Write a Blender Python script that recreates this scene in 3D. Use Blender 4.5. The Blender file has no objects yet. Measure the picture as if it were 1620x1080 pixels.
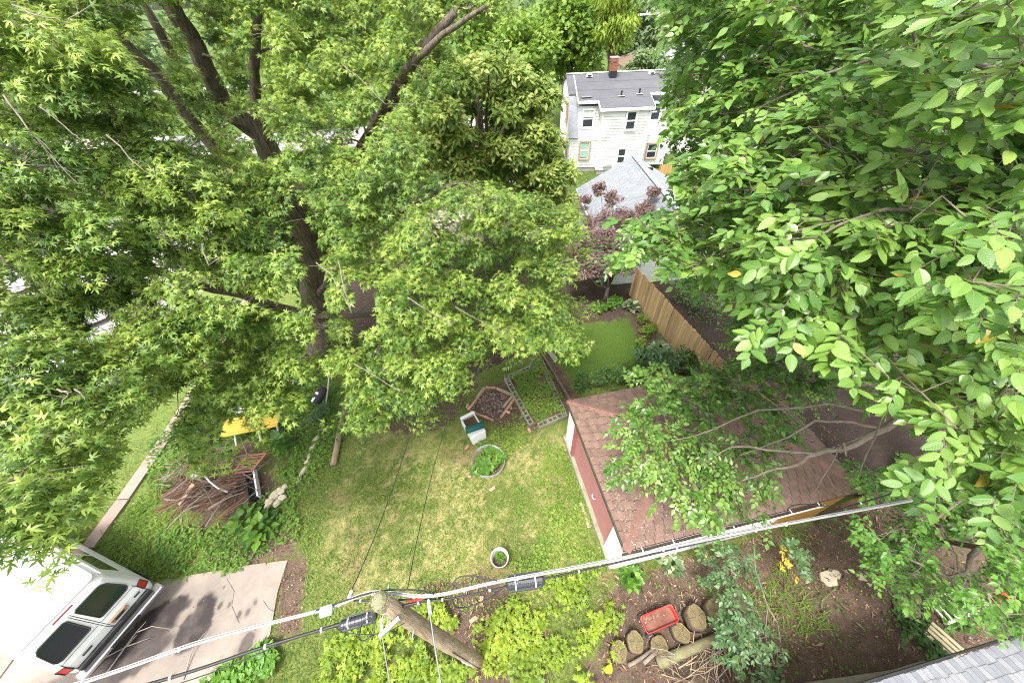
import bpy, bmesh, math, random
import numpy as np
from mathutils import Vector, Matrix

random.seed(7); rng = np.random.default_rng(11)
SC = bpy.context.scene
COL = SC.collection

# ------------------------------------------------------------------ camera
FPX, NADIR, CAMH = 560.0, (840.0, 1095.0), 12.0      # focal length in photo pixels, image of straight-down, eye height
_n = np.array([(NADIR[0]-810)/FPX, (NADIR[1]-540)/FPX, 1.0]); _n /= np.linalg.norm(_n)
_f = np.array([0, 0, 1.0]) - _n*_n[2]; _f /= np.linalg.norm(_f)
RW = np.array([np.cross(_n, _f), _f, -_n])            # camera axes (right, down, forward) -> world
EYE = np.array([0, 0, CAMH])
def ray(x, y): return RW @ np.array([(x-810)/FPX, (y-540)/FPX, 1.0])
def P(x, y, z=0.0):                                   # point at height z seen at photo pixel x, y
    d = ray(x, y); return EYE + d*((z-CAMH)/d[2])
def D(x, y, d): return EYE + ray(x, y)*d              # point at camera depth d
def PY(x, y, Y):                                      # point on the plane y = Y
    d = ray(x, y); return EYE + d*(Y/d[1])
def proj(p):
    c = (np.asarray(p)-EYE) @ RW
    return 810+FPX*c[..., 0]/c[..., 2], 540+FPX*c[..., 1]/c[..., 2], c[..., 2]
cam = bpy.data.cameras.new('camera'); cam.sensor_width = 36; cam.lens = 36*FPX/1620
cam.clip_start = 0.05; cam.clip_end = 2000
co = bpy.data.objects.new('camera', cam); COL.objects.link(co); SC.camera = co
M = Matrix.Identity(4)
for r in range(3):
    M[r][0] = RW[r][0]; M[r][1] = -RW[r][1]; M[r][2] = -RW[r][2]; M[r][3] = EYE[r]
co.matrix_world = M

# ------------------------------------------------------------------ sky, sun, exposure
SUN_EL, SUN_AZ = math.radians(66), math.radians(215)
w = bpy.data.worlds.new('World'); SC.world = w; w.use_nodes = True
nt = w.node_tree; bg = nt.nodes['Background']
sky = nt.nodes.new('ShaderNodeTexSky'); sky.sky_type = 'NISHITA'; sky.sun_disc = False
sky.sun_elevation = SUN_EL; sky.sun_rotation = SUN_AZ; sky.dust_density = 4; sky.air_density = 1.2; sky.ozone_density = 0.6
hs = nt.nodes.new('ShaderNodeHueSaturation'); hs.inputs['Saturation'].default_value = 0.28
nt.links.new(sky.outputs[0], hs.inputs['Color']); nt.links.new(hs.outputs[0], bg.inputs[0]); bg.inputs[1].default_value = 0.135
sl = bpy.data.lights.new('sun', 'SUN'); sl.energy = 1.5; sl.angle = math.radians(14); sl.color = (1, 0.96, 0.9)
so = bpy.data.objects.new('sun', sl); COL.objects.link(so)
sd = Vector((math.sin(SUN_AZ)*math.cos(SUN_EL), math.cos(SUN_AZ)*math.cos(SUN_EL), math.sin(SUN_EL)))
so.rotation_euler = sd.to_track_quat('Z', 'Y').to_euler(); so.location = (0, 0, 40)
SC.view_settings.view_transform = 'Standard'; SC.view_settings.look = 'None'
SC.view_settings.exposure = 1.72; SC.view_settings.gamma = 1.0
SC.cycles.filter_width = 1.0
SC.cycles.max_bounces = 6; SC.cycles.diffuse_bounces = 3; SC.cycles.transmission_bounces = 4
SC.cycles.transparent_max_bounces = 6; SC.cycles.glossy_bounces = 2

# ------------------------------------------------------------------ materials
MATS = {}
def srgb(r, g, b):
    f = lambda c: (c/255/12.92) if c/255 <= .04045 else ((c/255+.055)/1.055)**2.4
    return (f(r), f(g), f(b))
def newmat(name):
    m = bpy.data.materials.new(name); m.use_nodes = True
    return m, m.node_tree, m.node_tree.nodes['Principled BSDF']
def pmat(name, c1, c2=None, scale=4.0, rough=.75, bump=.0, bscale=None, metal=0.0, detail=6, stretch=None, c3=None, rand=0.0, spec=.35, bdist=.02):
    """noise-mottled surface: c1/c2 mixed by a noise, optional stains c3, optional per-object tint, fine relief"""
    if name in MATS: return MATS[name]
    m, t, b = newmat(name); MATS[name] = m
    N = t.nodes.new; L = t.links.new
    tc = N('ShaderNodeTexCoord'); src = tc.outputs['Object']
    if stretch:
        mp = N('ShaderNodeMapping'); mp.inputs['Scale'].default_value = stretch; L(src, mp.inputs[0]); src = mp.outputs[0]
    oi = N('ShaderNodeObjectInfo')
    ad = N('ShaderNodeVectorMath'); ad.operation = 'ADD'; L(src, ad.inputs[0])
    ml = N('ShaderNodeMath'); ml.operation = 'MULTIPLY'; ml.inputs[1].default_value = 37.0; L(oi.outputs['Random'], ml.inputs[0])
    L(ml.outputs[0], ad.inputs[1]); src = ad.outputs[0]
    nz = N('ShaderNodeTexNoise'); nz.inputs['Scale'].default_value = scale; nz.inputs['Detail'].default_value = detail; nz.inputs['Roughness'].default_value = .65
    L(src, nz.inputs['Vector'])
    cr = N('ShaderNodeValToRGB'); cr.color_ramp.elements[0].position = .32; cr.color_ramp.elements[1].position = .68
    c2 = c2 or tuple(x*.75 for x in c1)
    cr.color_ramp.elements[0].color = (*c2, 1); cr.color_ramp.elements[1].color = (*c1, 1)
    L(nz.outputs[0], cr.inputs[0]); out = cr.outputs[0]
    if c3:
        n2 = N('ShaderNodeTexNoise'); n2.inputs['Scale'].default_value = scale*.45; n2.inputs['Detail'].default_value = 8; n2.inputs['Roughness'].default_value = .7; L(src, n2.inputs['Vector'])
        r2 = N('ShaderNodeValToRGB'); r2.color_ramp.elements[0].position = .55; r2.color_ramp.elements[1].position = .66
        L(n2.outputs[0], r2.inputs[0]); mx = N('ShaderNodeMix'); mx.data_type = 'RGBA'
        L(r2.outputs[0], mx.inputs[0]); L(out, mx.inputs[6]); mx.inputs[7].default_value = (*c3, 1); out = mx.outputs[2]
    if rand:
        hsn = N('ShaderNodeHueSaturation'); mr = N('ShaderNodeMapRange'); mr.inputs[3].default_value = 1-rand; mr.inputs[4].default_value = 1+rand
        L(oi.outputs['Random'], mr.inputs[0]); L(mr.outputs[0], hsn.inputs['Value']); L(out, hsn.inputs['Color']); out = hsn.outputs[0]
    L(out, b.inputs['Base Color']); b.inputs['Roughness'].default_value = rough; b.inputs['Metallic'].default_value = metal
    b.inputs['Specular IOR Level'].default_value = spec
    if bump:
        n3 = N('ShaderNodeTexNoise'); n3.inputs['Scale'].default_value = bscale or scale*5; n3.inputs['Detail'].default_value = 5; L(src, n3.inputs['Vector'])
        bp = N('ShaderNodeBump'); bp.inputs['Strength'].default_value = bump; bp.inputs['Distance'].default_value = bdist
        L(n3.outputs[0], bp.inputs['Height']); L(bp.outputs[0], b.inputs['Normal'])
    return m
def leafmat(name, dark, mid, bright, rough=.42, trans=.35, rand_obj=False, accent=None, spec=.4, veins=0.0):
    """leaf: colour from the per-leaf value 'var' (0..1); light passes through"""
    if name in MATS: return MATS[name]
    m, t, b = newmat(name); MATS[name] = m
    N = t.nodes.new; L = t.links.new
    if rand_obj: v = N('ShaderNodeObjectInfo').outputs['Random']
    else:
        a = N('ShaderNodeAttribute'); a.attribute_name = 'var'; v = a.outputs['Fac']
    cr = N('ShaderNodeValToRGB'); e = cr.color_ramp.elements
    e[0].color = (*dark, 1); e[1].color = (*bright, 1); e[1].position = .988 if accent else 1.0
    k = e.new(.5); k.color = (*mid, 1)
    if accent:
        k = e.new(.9965); k.color = (*accent, 1)
    L(v, cr.inputs[0]); L(cr.outputs[0], b.inputs['Base Color'])
    b.inputs['Roughness'].default_value = rough; b.inputs['Specular IOR Level'].default_value = spec
    if veins:      # pale midrib and slanting side veins, drawn in leaf coordinates
        la = N('ShaderNodeAttribute'); la.attribute_name = 'leafco'; sx = N('ShaderNodeSeparateXYZ'); L(la.outputs['Vector'], sx.inputs[0])
        def mth(op, a, b_=None):
            q = N('ShaderNodeMath'); q.operation = op
            for i_, z_ in enumerate((a, b_)):
                if z_ is None: continue
                if isinstance(z_, (int, float)): q.inputs[i_].default_value = z_
                else: L(z_, q.inputs[i_])
            return q.outputs[0]
        ab = mth('ABSOLUTE', sx.outputs[0]); lat = mth('SUBTRACT', sx.outputs[1], mth('MULTIPLY', ab, .8)); wv = mth('POWER', mth('ABSOLUTE', mth('SINE', mth('MULTIPLY', lat, 25.0))), 6.0)
        lat_v = mth('SUBTRACT', 1.0, mth('MINIMUM', mth('MULTIPLY', mth('ABSOLUTE', mth('SINE', mth('MULTIPLY', lat, 25.0))), 4.0), 1.0)); rib = mth('SUBTRACT', 1.0, mth('MINIMUM', mth('MULTIPLY', ab, 45.0), 1.0))
        vn = mth('MAXIMUM', mth('MULTIPLY', lat_v, .45), rib); mxv = N('ShaderNodeMix'); mxv.data_type = 'RGBA'; L(mth('MULTIPLY', vn, veins), mxv.inputs[0]); L(cr.outputs[0], mxv.inputs[6]); mxv.inputs[7].default_value = (.34, .46, .16, 1)
        L(mxv.outputs[2], b.inputs['Base Color']); bpv = N('ShaderNodeBump'); bpv.inputs['Strength'].default_value = .35; bpv.inputs['Distance'].default_value = .004; L(mth('SUBTRACT', wv, vn), bpv.inputs['Height']); L(bpv.outputs[0], b.inputs['Normal'])
    tr = N('ShaderNodeBsdfTranslucent'); hsn = N('ShaderNodeHueSaturation'); hsn.inputs['Value'].default_value = 1.5; hsn.inputs['Hue'].default_value = .485
    L(cr.outputs[0], hsn.inputs['Color']); L(hsn.outputs[0], tr.inputs[0])
    mx = N('ShaderNodeMixShader'); mx.inputs[0].default_value = trans
    L(b.outputs[0], mx.inputs[1]); L(tr.outputs[0], mx.inputs[2]); L(mx.outputs[0], t.nodes['Material Output'].inputs[0])
    return m
def glassmat(name, c, rough=.06):
    if name in MATS: return MATS[name]
    m, t, b = newmat(name); MATS[name] = m
    b.inputs['Base Color'].default_value = (*c, 1); b.inputs['Roughness'].default_value = rough; b.inputs['Specular IOR Level'].default_value = .8
    return m

# ------------------------------------------------------------------ objects and meshes
def tag(o, label, cat=None, group=None, kind=None):
    if label: o['label'] = label
    if cat: o['category'] = cat
    if group: o['group'] = group
    if kind: o['kind'] = kind
    return o
def thing(name, label, cat, loc=(0, 0, 0), rz=0.0, group=None):
    o = bpy.data.objects.new(name, None); COL.objects.link(o); o.empty_display_size = .2
    o.location = tuple(float(v) for v in loc); o.rotation_euler = (0, 0, rz)
    return tag(o, label, cat, group)
def link(name, me, parent=None, loc=None, rot=None):
    o = bpy.data.objects.new(name, me); COL.objects.link(o)
    if parent: o.parent = parent
    if loc is not None: o.location = tuple(float(v) for v in loc)
    if rot is not None: o.rotation_euler = rot
    return o
def copy_tree(o, parent=None):
    c = o.copy(); COL.objects.link(c); c.parent = parent
    for ch in list(o.children): copy_tree(ch, c)
    return c
def frame(d, up=(0, 0, 1)):
    d = np.asarray(d, float); d = d/np.linalg.norm(d); up = np.asarray(up, float)
    if abs(d @ up) > .98*np.linalg.norm(up): up = np.array([1., 0, 0])
    s = np.cross(d, up); s /= np.linalg.norm(s); n = np.cross(s, d); return d, s, n
class MB:
    def __init__(s): s.v = []; s.f = []
    def add(s, vs, fs):
        o = len(s.v); s.v += [tuple(float(c) for c in p) for p in vs]; s.f += [tuple(i+o for i in f) for f in fs]; return s
    def box(s, c, size, ax=None, taper=1.0):
        c = np.asarray(c, float); hx, hy, hz = [v/2 for v in size]
        A = np.eye(3) if ax is None else np.asarray(ax, float)
        vs = []
        for dz, k in ((-hz, 1.0), (hz, taper)):
            for dx, dy in ((-hx, -hy), (hx, -hy), (hx, hy), (-hx, hy)): vs.append(c+A[0]*dx*k+A[1]*dy*k+A[2]*dz)
        return s.add(vs, [(3, 2, 1, 0), (4, 5, 6, 7), (0, 1, 5, 4), (1, 2, 6, 5), (2, 3, 7, 6), (3, 0, 4, 7)])
    def beam(s, a, b, w, h, up=(0, 0, 1)):
        a = np.asarray(a, float); b = np.asarray(b, float); d, sd_, n = frame(b-a, up)
        return s.box((a+b)/2, (np.linalg.norm(b-a), w, h), (d, -sd_, n))
    def tube(s, pts, rad, n=8, cap=True, jit=0.0):
        pts = [np.asarray(p, float) for p in pts]; k = len(pts)
        rad = [rad]*k if np.isscalar(rad) else list(rad)
        o = len(s.v); up = None
        for i, p in enumerate(pts):
            d = pts[min(i+1, k-1)]-pts[max(i-1, 0)]
            if np.linalg.norm(d) < 1e-9: d = np.array([0, 0, 1.])
            d = d/np.linalg.norm(d)
            if up is None: _, a, b = frame(d)
            else:
                a = up-d*(up@d); a /= max(np.linalg.norm(a), 1e-9); b = np.cross(a, d)
            up = a
            for j in range(n):
                t = 2*math.pi*j/n; r = rad[i]*(1+(random.uniform(-jit, jit) if jit else 0))
                q = p+a*math.cos(t)*r+b*math.sin(t)*r; s.v.append((float(q[0]), float(q[1]), float(q[2])))
        for i in range(k-1):
            for j in range(n):
                j2 = (j+1) % n; s.f.append((o+i*n+j, o+(i+1)*n+j, o+(i+1)*n+j2, o+i*n+j2))
        if cap:
            s.f.append(tuple(o+j for j in range(n))); s.f.append(tuple(o+(k-1)*n+j for j in reversed(range(n))))
        return s
    def lathe(s, prof, c=(0, 0, 0), n=16, ax=None, closed=False):
        c = np.asarray(c, float); A = np.eye(3) if ax is None else np.asarray(ax, float); o = len(s.v)
        for r, z in prof:
            for j in range(n):
                t = 2*math.pi*j/n; q = c+A[0]*r*math.cos(t)+A[1]*r*math.sin(t)+A[2]*z; s.v.append(tuple(float(x) for x in q))
        for i in range(len(prof)-1):
            for j in range(n):
                j2 = (j+1) % n; s.f.append((o+i*n+j, o+i*n+j2, o+(i+1)*n+j2, o+(i+1)*n+j))
        if not closed:
            if prof[0][0] > 1e-4: s.f.append(tuple(o+j for j in reversed(range(n))))
            if prof[-1][0] > 1e-4: s.f.append(tuple(o+(len(prof)-1)*n+j for j in range(n)))
        return s
    def prism(s, poly, z0, z1):
        k = len(poly); vs = [(p[0], p[1], z0) for p in poly]+[(p[0], p[1], z1) for p in poly]
        return s.add(vs, [tuple(reversed(range(k))), tuple(range(k, 2*k))]+[(i, (i+1) % k, k+(i+1) % k, k+i) for i in range(k)])
    def plate(s, poly3, nrm, th):
        """flat polygon in space with thickness th against nrm"""
        nrm = np.asarray(nrm, float); k = len(poly3); a = [np.asarray(p, float) for p in poly3]
        vs = a+[p-nrm*th for p in a]
        return s.add(vs, [tuple(range(k)), tuple(reversed(range(k, 2*k)))]+[(i, k+i, k+(i+1) % k, (i+1) % k) for i in range(k)])
    def stone(s, c, size, seed=0, rot=0.0, sub=2, rough=.18):
        bm = bmesh.new(); bmesh.ops.create_icosphere(bm, subdivisions=sub, radius=1)
        r = random.Random(seed); ph = [r.uniform(0, 6) for _ in range(6)]; cr, sr = math.cos(rot), math.sin(rot); vs = []
        for v in bm.verts:
            x, y, z = v.co; k = 1+rough*(math.sin(3*x+ph[0])*math.sin(2.6*y+ph[1])+.6*math.sin(5*z+ph[2]+2*x)+.4*math.sin(7*y+ph[3]))
            z = max(min(z, .75), -.8); x, y, z = x*k*size[0], y*k*size[1], z*k*size[2]
            vs.append((c[0]+x*cr-y*sr, c[1]+x*sr+y*cr, c[2]+z))
        s.add(vs, [tuple(l.index for l in f.verts) for f in bm.faces]); bm.free(); return s
    def build(s, name, mat, parent=None, org=None, smooth=False, bevel=0.0):
        """link as one mesh object; org = the point the vertices are measured from (world for a top-level mesh)"""
        me = bpy.data.meshes.new(name); v = s.v
        if org is not None: v = [(x-float(org[0]), y-float(org[1]), z-float(org[2])) for x, y, z in v]
        me.from_pydata(v, [], s.f)
        if mat: me.materials.append(mat)
        if smooth:
            me.polygons.foreach_set('use_smooth', [True]*len(me.polygons))
        me.update()
        o = link(name, me, parent, None if parent else org)
        if bevel:
            bv = o.modifiers.new('bevel', 'BEVEL'); bv.width = bevel; bv.segments = 1; bv.limit_method = 'ANGLE'
        return o
def wt(o): return tuple(o.location)

# ---- leaves in numbers: template triangles copied with numpy
def tmpl(vs, fs): return np.array(vs, float), np.array(fs, int)
MAPLE = tmpl([(0, .0, 0), (.07, .24, .03), (-.07, .24, .03), (.06, .44, .03), (-.06, .44, .03),
              (.36, .02, -.06), (-.36, .02, -.06), (.50, .70, -.12), (-.50, .70, -.12), (0, 1.08, -.20), (.30, .38, -.03), (-.30, .38, -.03), (.12, .66, -.02), (-.12, .66, -.02)],
             [(0, 5, 1), (0, 2, 6), (0, 1, 2), (1, 3, 2), (3, 4, 2), (1, 10, 3), (10, 7, 3), (2, 4, 11), (11, 4, 8), (3, 12, 4), (12, 9, 13), (12, 13, 4)])
OVATE = tmpl([(0, 0, 0), (.27, .28, .06), (-.27, .28, .06), (.30, .52, .06), (-.30, .52, .06), (.15, .82, .0), (-.15, .82, .0), (0, 1.08, -.10), (0, .45, -.02)],
             [(0, 1, 8), (0, 8, 2), (1, 3, 8), (2, 8, 4), (3, 5, 8), (4, 8, 6), (5, 7, 8), (6, 8, 7)])
LANCE = tmpl([(0, 0, 0), (.17, .45, .03), (-.17, .45, .03), (0, 1, -.12), (0, .45, -.02)], [(0, 1, 4), (0, 4, 2), (1, 3, 4), (2, 4, 3)])
DIAM = tmpl([(0, 0, 0), (.32, .5, .06), (-.32, .5, .06), (0, 1, -.06)], [(0, 1, 3), (0, 3, 2)])
BLADE = tmpl([(-.05, 0, 0), (.05, 0, 0), (0, 1, 0)], [(0, 1, 2)])
HEART = tmpl([(0, 0, 0), (.36, .12, .05), (-.36, .12, .05), (.42, .45, .05), (-.42, .45, .05), (.2, .8, 0), (-.2, .8, 0), (0, 1.05, -.1), (0, .45, -.05)],
             [(0, 1, 8), (0, 8, 2), (1, 3, 8), (2, 8, 4), (3, 5, 8), (4, 8, 6), (5, 7, 8), (6, 8, 7)])
def unit(a): return a/np.maximum(np.linalg.norm(a, axis=-1, keepdims=True), 1e-9)
class LF:
    """a bag of leaves: position, direction (base to tip), rough normal, size, colour value"""
    def __init__(s): s.p, s.d, s.n, s.s, s.c = [], [], [], [], []
    def add(s, p, d, n, sz, c):
        k = len(p); s.p.append(np.asarray(p, float)); s.d.append(np.asarray(d, float)); s.n.append(np.asarray(n, float))
        s.s.append(np.broadcast_to(np.asarray(sz, float), (k,)).copy()); s.c.append(np.broadcast_to(np.asarray(c, float), (k,)).copy())
    def cat(s):
        s.p, s.d, s.n, s.s, s.c = [[np.concatenate(a)] for a in (s.p, s.d, s.n, s.s, s.c)]
        return s.p[0], s.d[0], s.n[0], s.s[0], s.c[0]
    def keep(s, m):
        a = s.cat(); s.p, s.d, s.n, s.s, s.c = [[x[m]] for x in a]
    def build(s, name, T, mat, parent=None, org=None, wid=1.0, co_=False):
        p, d, n, sz, c = s.cat(); V, F = T; k = len(p)
        y = unit(d); x = unit(np.cross(y, n)); z = np.cross(x, y)
        R = np.stack([x*wid, y, z], 1)                        # k,3(axis),3
        vv = p[:, None, :]+sz[:, None, None]*np.einsum('vi,kij->kvj', V, R)
        if org is not None: vv = vv-np.array(org, float)
        nv = len(V); ff = (F[None]+(np.arange(k)*nv)[:, None, None]).reshape(-1, 3)
        return tri_mesh(name, vv.reshape(-1, 3), ff, mat, parent, org, np.repeat(c, nv), np.tile(V, (k, 1)) if co_ else None)
def tri_mesh(name, vv, ff, mat, parent=None, org=None, var=None, lco=None):
    me = bpy.data.meshes.new(name); me.vertices.add(len(vv)); me.vertices.foreach_set('co', np.ascontiguousarray(vv, np.float32).ravel())
    nf = len(ff); me.loops.add(nf*3); me.loops.foreach_set('vertex_index', np.ascontiguousarray(ff, np.int32).ravel())
    me.polygons.add(nf); me.polygons.foreach_set('loop_start', np.arange(0, nf*3, 3, dtype=np.int32))
    me.update(calc_edges=True)
    if var is not None:
        a = me.attributes.new('var', 'FLOAT', 'POINT'); a.data.foreach_set('value', np.ascontiguousarray(np.clip(var, 0, 1), np.float32))
    if lco is not None:
        a = me.attributes.new('leafco', 'FLOAT_VECTOR', 'POINT'); a.data.foreach_set('vector', np.ascontiguousarray(lco, np.float32).ravel())
    me.materials.append(mat)
    return link(name, me, parent, None if parent else org)
def leaf_objects(name, picks, T, mat, parent, org):
    """single leaves as objects sharing one mesh"""
    V, F = T; me = bpy.data.meshes.new(name); me.from_pydata([tuple(v) for v in V], [], [tuple(f) for f in F]); me.materials.append(mat); me.update(); la = me.attributes.new('leafco', 'FLOAT_VECTOR', 'POINT'); la.data.foreach_set('vector', np.ascontiguousarray(V, np.float32).ravel())
    p, d, n, sz = picks; y = unit(d); x = unit(np.cross(y, n)); z = np.cross(x, y)
    for i in range(len(p)):
        o = bpy.data.objects.new(name, me); COL.objects.link(o); o.parent = parent
        m = Matrix.Identity(4); k = float(sz[i])
        for r in range(3):
            m[r][0] = x[i][r]*k; m[r][1] = y[i][r]*k; m[r][2] = z[i][r]*k; m[r][3] = float(p[i][r]-org[r])
        o.matrix_local = m

# ---- noise and polygons in the plane
def vnoise(x, y, seed=0):
    ix = np.floor(x); iy = np.floor(y); fx = x-ix; fy = y-iy; fx = fx*fx*(3-2*fx); fy = fy*fy*(3-2*fy)
    h = lambda a, b: np.modf(np.abs(np.sin(a*127.1+b*311.7+seed*17.3)*43758.5453))[0]
    return (h(ix, iy)*(1-fx)+h(ix+1, iy)*fx)*(1-fy)+(h(ix, iy+1)*(1-fx)+h(ix+1, iy+1)*fx)*fy
def fbm(x, y, seed=0, o=4):
    s = 0; a = .5; t = 0
    for i in range(o): s = s+a*vnoise(x*2**i, y*2**i, seed+i); t += a; a *= .55
    return s/t
def sdf(x, y, poly):
    """signed distance to polygon, negative inside"""
    d = np.full(x.shape, 1e9); ins = np.zeros(x.shape, bool); k = len(poly)
    for i in range(k):
        ax, ay = poly[i][:2]; bx, by = poly[(i+1) % k][:2]; ex, ey = bx-ax, by-ay
        t = np.clip(((x-ax)*ex+(y-ay)*ey)/(ex*ex+ey*ey+1e-12), 0, 1)
        d = np.minimum(d, np.hypot(x-ax-t*ex, y-ay-t*ey))
        c = ((ay > y) != (by > y)) & (x < (bx-ax)*(y-ay)/(by-ay+1e-12)+ax); ins ^= c
    return np.where(ins, -d, d)
def G(*pts): return [tuple(P(a, b, 0)[:2]) for a, b in pts]     # photo points -> ground polygon
def sm(a, b, x):
    t = np.clip((x-a)/(b-a), 0, 1); return t*t*(3-2*t)

# ================================================================== the ground
SOIL = [  # (polygon on the ground, edge noise, soil tone 0 = brown chips, 1 = dark soil)
    (G((1010, 905), (1120, 880), (1200, 850), (1330, 815), (1400, 795), (1640, 860), (1640, 1100), (1240, 1100), (1240, 1000), (1160, 930), (1070, 945)), .25, .35),
    (G((640, 935), (760, 905), (820, 960), (870, 1010), (860, 1090), (770, 1090), (700, 1030), (610, 990)), .3, .45),
    (G((262, 775), (330, 722), (408, 695), (428, 785), (385, 825), (300, 838)), .8, .55),
    (G((385, 850), (470, 825), (480, 880), (390, 900), (330, 890)), .45, .15),
    (G((446, 878), (488, 882), (474, 1000), (432, 1012)), .12, .3),
    (G((545, 605), (640, 590), (760, 590), (740, 640), (690, 680), (620, 690), (560, 650)), .5, .5),
    (G((520, 560), (560, 380), (920, 380), (870, 470), (830, 520), (800, 570), (700, 610), (600, 600)), .6, .9),
    (G((822, 512), (850, 512), (915, 630), (900, 655)), .12, .25),
    (G((885, 435), (1005, 430), (1000, 480), (985, 505), (930, 510), (870, 530)), .3, .8),
    (G((985, 485), (1012, 490), (1050, 545), (1105, 595), (1060, 600), (1020, 550)), .2, .55),
    (G((1015, 445), (1090, 430), (1640, 380), (1640, 830), (1420, 800), (1250, 760), (1120, 590)), .3, 1.0),
    (G((905, 690), (960, 870), (985, 925), (1030, 905), (975, 860), (925, 680)), .2, .35),
    (G((960, 920), (1010, 905), (1090, 930), (1200, 930), (1260, 1000), (1260, 1100), (930, 1100), (930, 1060), (960, 1010), (950, 960)), .35, .45),
    (G((770, 610), (800, 600), (850, 680), (800, 680), (745, 650)), .2, .3),
]
BED = G((803, 600), (845, 675), (892, 655), (858, 573)); PENT = G((740, 650), (770, 612), (815, 622), (808, 650), (784, 668))
RINGC = P(773, 732, 0); HALO = G((872, 520), (1000, 500), (1035, 560), (1000, 595), (920, 612), (885, 580))
def ground_masks(x, y):
    n1 = fbm(x*.9, y*.9, 3); n2 = fbm(x*3.1, y*3.1, 9); nd = n2-.5
    soil = np.zeros(x.shape); tone = np.full(x.shape, .4)
    for poly, e, tn in SOIL:
        m = 1-sm(-.12, .12, sdf(x, y, poly)+(n2-.5)*2*e+(n1-.5)*e)
        tone = np.where(m > soil, tn, tone); soil = np.maximum(soil, m)
    for poly in (BED, PENT): soil = np.maximum(soil, 1-sm(-.05, .05, sdf(x, y, poly)))
    soil = np.maximum(soil, 1-sm(.45, .62, np.hypot(x-RINGC[0], y-RINGC[1])))
    tan_ = G((560, 690), (760, 660), (900, 690), (960, 860), (900, 930), (560, 960), (500, 900))
    lawn = 1-sm(-.8, .8, sdf(x, y, tan_)); n4 = fbm(x*.55+3, y*.55, 5)
    hf = fbm(x*11, y*11, 77); dry = lawn*sm(.30, .74, n1*.45+n4*.55+nd*.55+(hf-.5)*.6)+(.15+.25*lawn)*sm(.45, .75, n2*.6+hf*.4)
    lush = (1-sm(-.5, .5, sdf(x, y, HALO)+(n2-.5)*.9+(n1-.5)*.8))*(.6+.6*n2); dry = dry*(1-lush)*.8
    bare = sm(.60, .72, fbm(x*.8+9, y*.8, 14))*(1-lush)*.55*sm(-14, -8, x)
    return soil, tone, np.clip(dry, 0, 1), lush, bare, n1, n2
def ground_sheet():
    def ax(a, b, st, lo, hi):
        inner = np.arange(a, b+1e-6, st); g1 = a-np.geomspace(.5, a-lo, 22)[::-1]; g2 = b+np.geomspace(.5, hi-b, 22)
        return np.concatenate([g1, inner, g2])
    X = ax(-23, 12.5, .095, -900, 900); Y = ax(-3, 17.5, .09, -300, 1200)
    xx, yy = np.meshgrid(X, Y); soil, tone, dry, lush, bare, n1, n2 = ground_masks(xx, yy)
    n3 = fbm(xx*9, yy*9, 21); far = np.maximum(-xx-23, 0)+np.maximum(xx-13, 0)+np.maximum(yy-18, 0)
    zz = (n1-.5)*.07+(n3-.5)*.03*(1+soil); zz = zz*np.exp(-far*.3)-.02
    c = lambda *a: np.array(a)[None, None, :]
    g = c(.105, .15, .034)*(1-n3[..., None]*.5)+c(.10, .11, .03)*n3[..., None]
    g = g*(1-lush[..., None])+c(.085, .145, .024)*lush[..., None]
    left = sm(-9.5, -11.5, xx)[..., None]; g = g*(1-left)+c(.15, .20, .05)*left
    g = g*(1-dry[..., None])+c(.35, .31, .135)*dry[..., None]
    g = g*(1-bare[..., None])+c(.22, .15, .085)*bare[..., None]
    fd = np.exp(-np.maximum(far-1, 0)*.35)[..., None]; g = g*fd+c(.095, .145, .036)*(1-fd)
    s = c(.15, .105, .074)*(1-tone[..., None])+c(.048, .036, .029)*tone[..., None]
    s = s*(.65+.8*n3[..., None]); g = g*(1-soil[..., None])+s*soil[..., None]
    ny, nx = xx.shape; me = bpy.data.meshes.new('ground'); me.vertices.add(nx*ny)
    me.vertices.foreach_set('co', np.stack([xx, yy, zz], -1).astype(np.float32).ravel())
    i = (np.arange(ny-1)[:, None]*nx+np.arange(nx-1)[None]).ravel(); q = np.stack([i, i+1, i+nx+1, i+nx], 1).astype(np.int32)
    me.loops.add(q.size); me.loops.foreach_set('vertex_index', q.ravel()); me.polygons.add(len(q)); me.polygons.foreach_set('loop_start', np.arange(0, q.size, 4, dtype=np.int32))
    me.polygons.foreach_set('use_smooth', np.ones(len(q), bool)); me.update(calc_edges=True)
    a = me.attributes.new('tint', 'FLOAT_COLOR', 'POINT'); a.data.foreach_set('color', np.concatenate([g, np.ones((*g.shape[:2], 1))], -1).astype(np.float32).ravel())
    m, t, b = newmat('ground earth and turf'); N = t.nodes.new; L = t.links.new
    at = N('ShaderNodeAttribute'); at.attribute_name = 'tint'; tc = N('ShaderNodeTexCoord')
    nz = N('ShaderNodeTexNoise'); nz.inputs['Scale'].default_value = 26; nz.inputs['Detail'].default_value = 9; nz.inputs['Roughness'].default_value = .8; L(tc.outputs['Object'], nz.inputs['Vector'])
    mr = N('ShaderNodeMapRange'); mr.inputs[1].default_value = .3; mr.inputs[2].default_value = .7; mr.inputs[3].default_value = .38; mr.inputs[4].default_value = 1.62; L(nz.outputs[0], mr.inputs[0])
    hsn = N('ShaderNodeHueSaturation'); L(at.outputs['Color'], hsn.inputs['Color']); L(mr.outputs[0], hsn.inputs['Value']); L(hsn.outputs[0], b.inputs['Base Color'])
    b.inputs['Roughness'].default_value = .95; b.inputs['Specular IOR Level'].default_value = .15
    bp = N('ShaderNodeBump'); bp.inputs['Strength'].default_value = .6; bp.inputs['Distance'].default_value = .03; L(nz.outputs[0], bp.inputs['Height']); L(bp.outputs[0], b.inputs['Normal'])
    me.materials.append(m); o = link('ground', me); o['kind'] = 'structure'; return o
ground_sheet()

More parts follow.
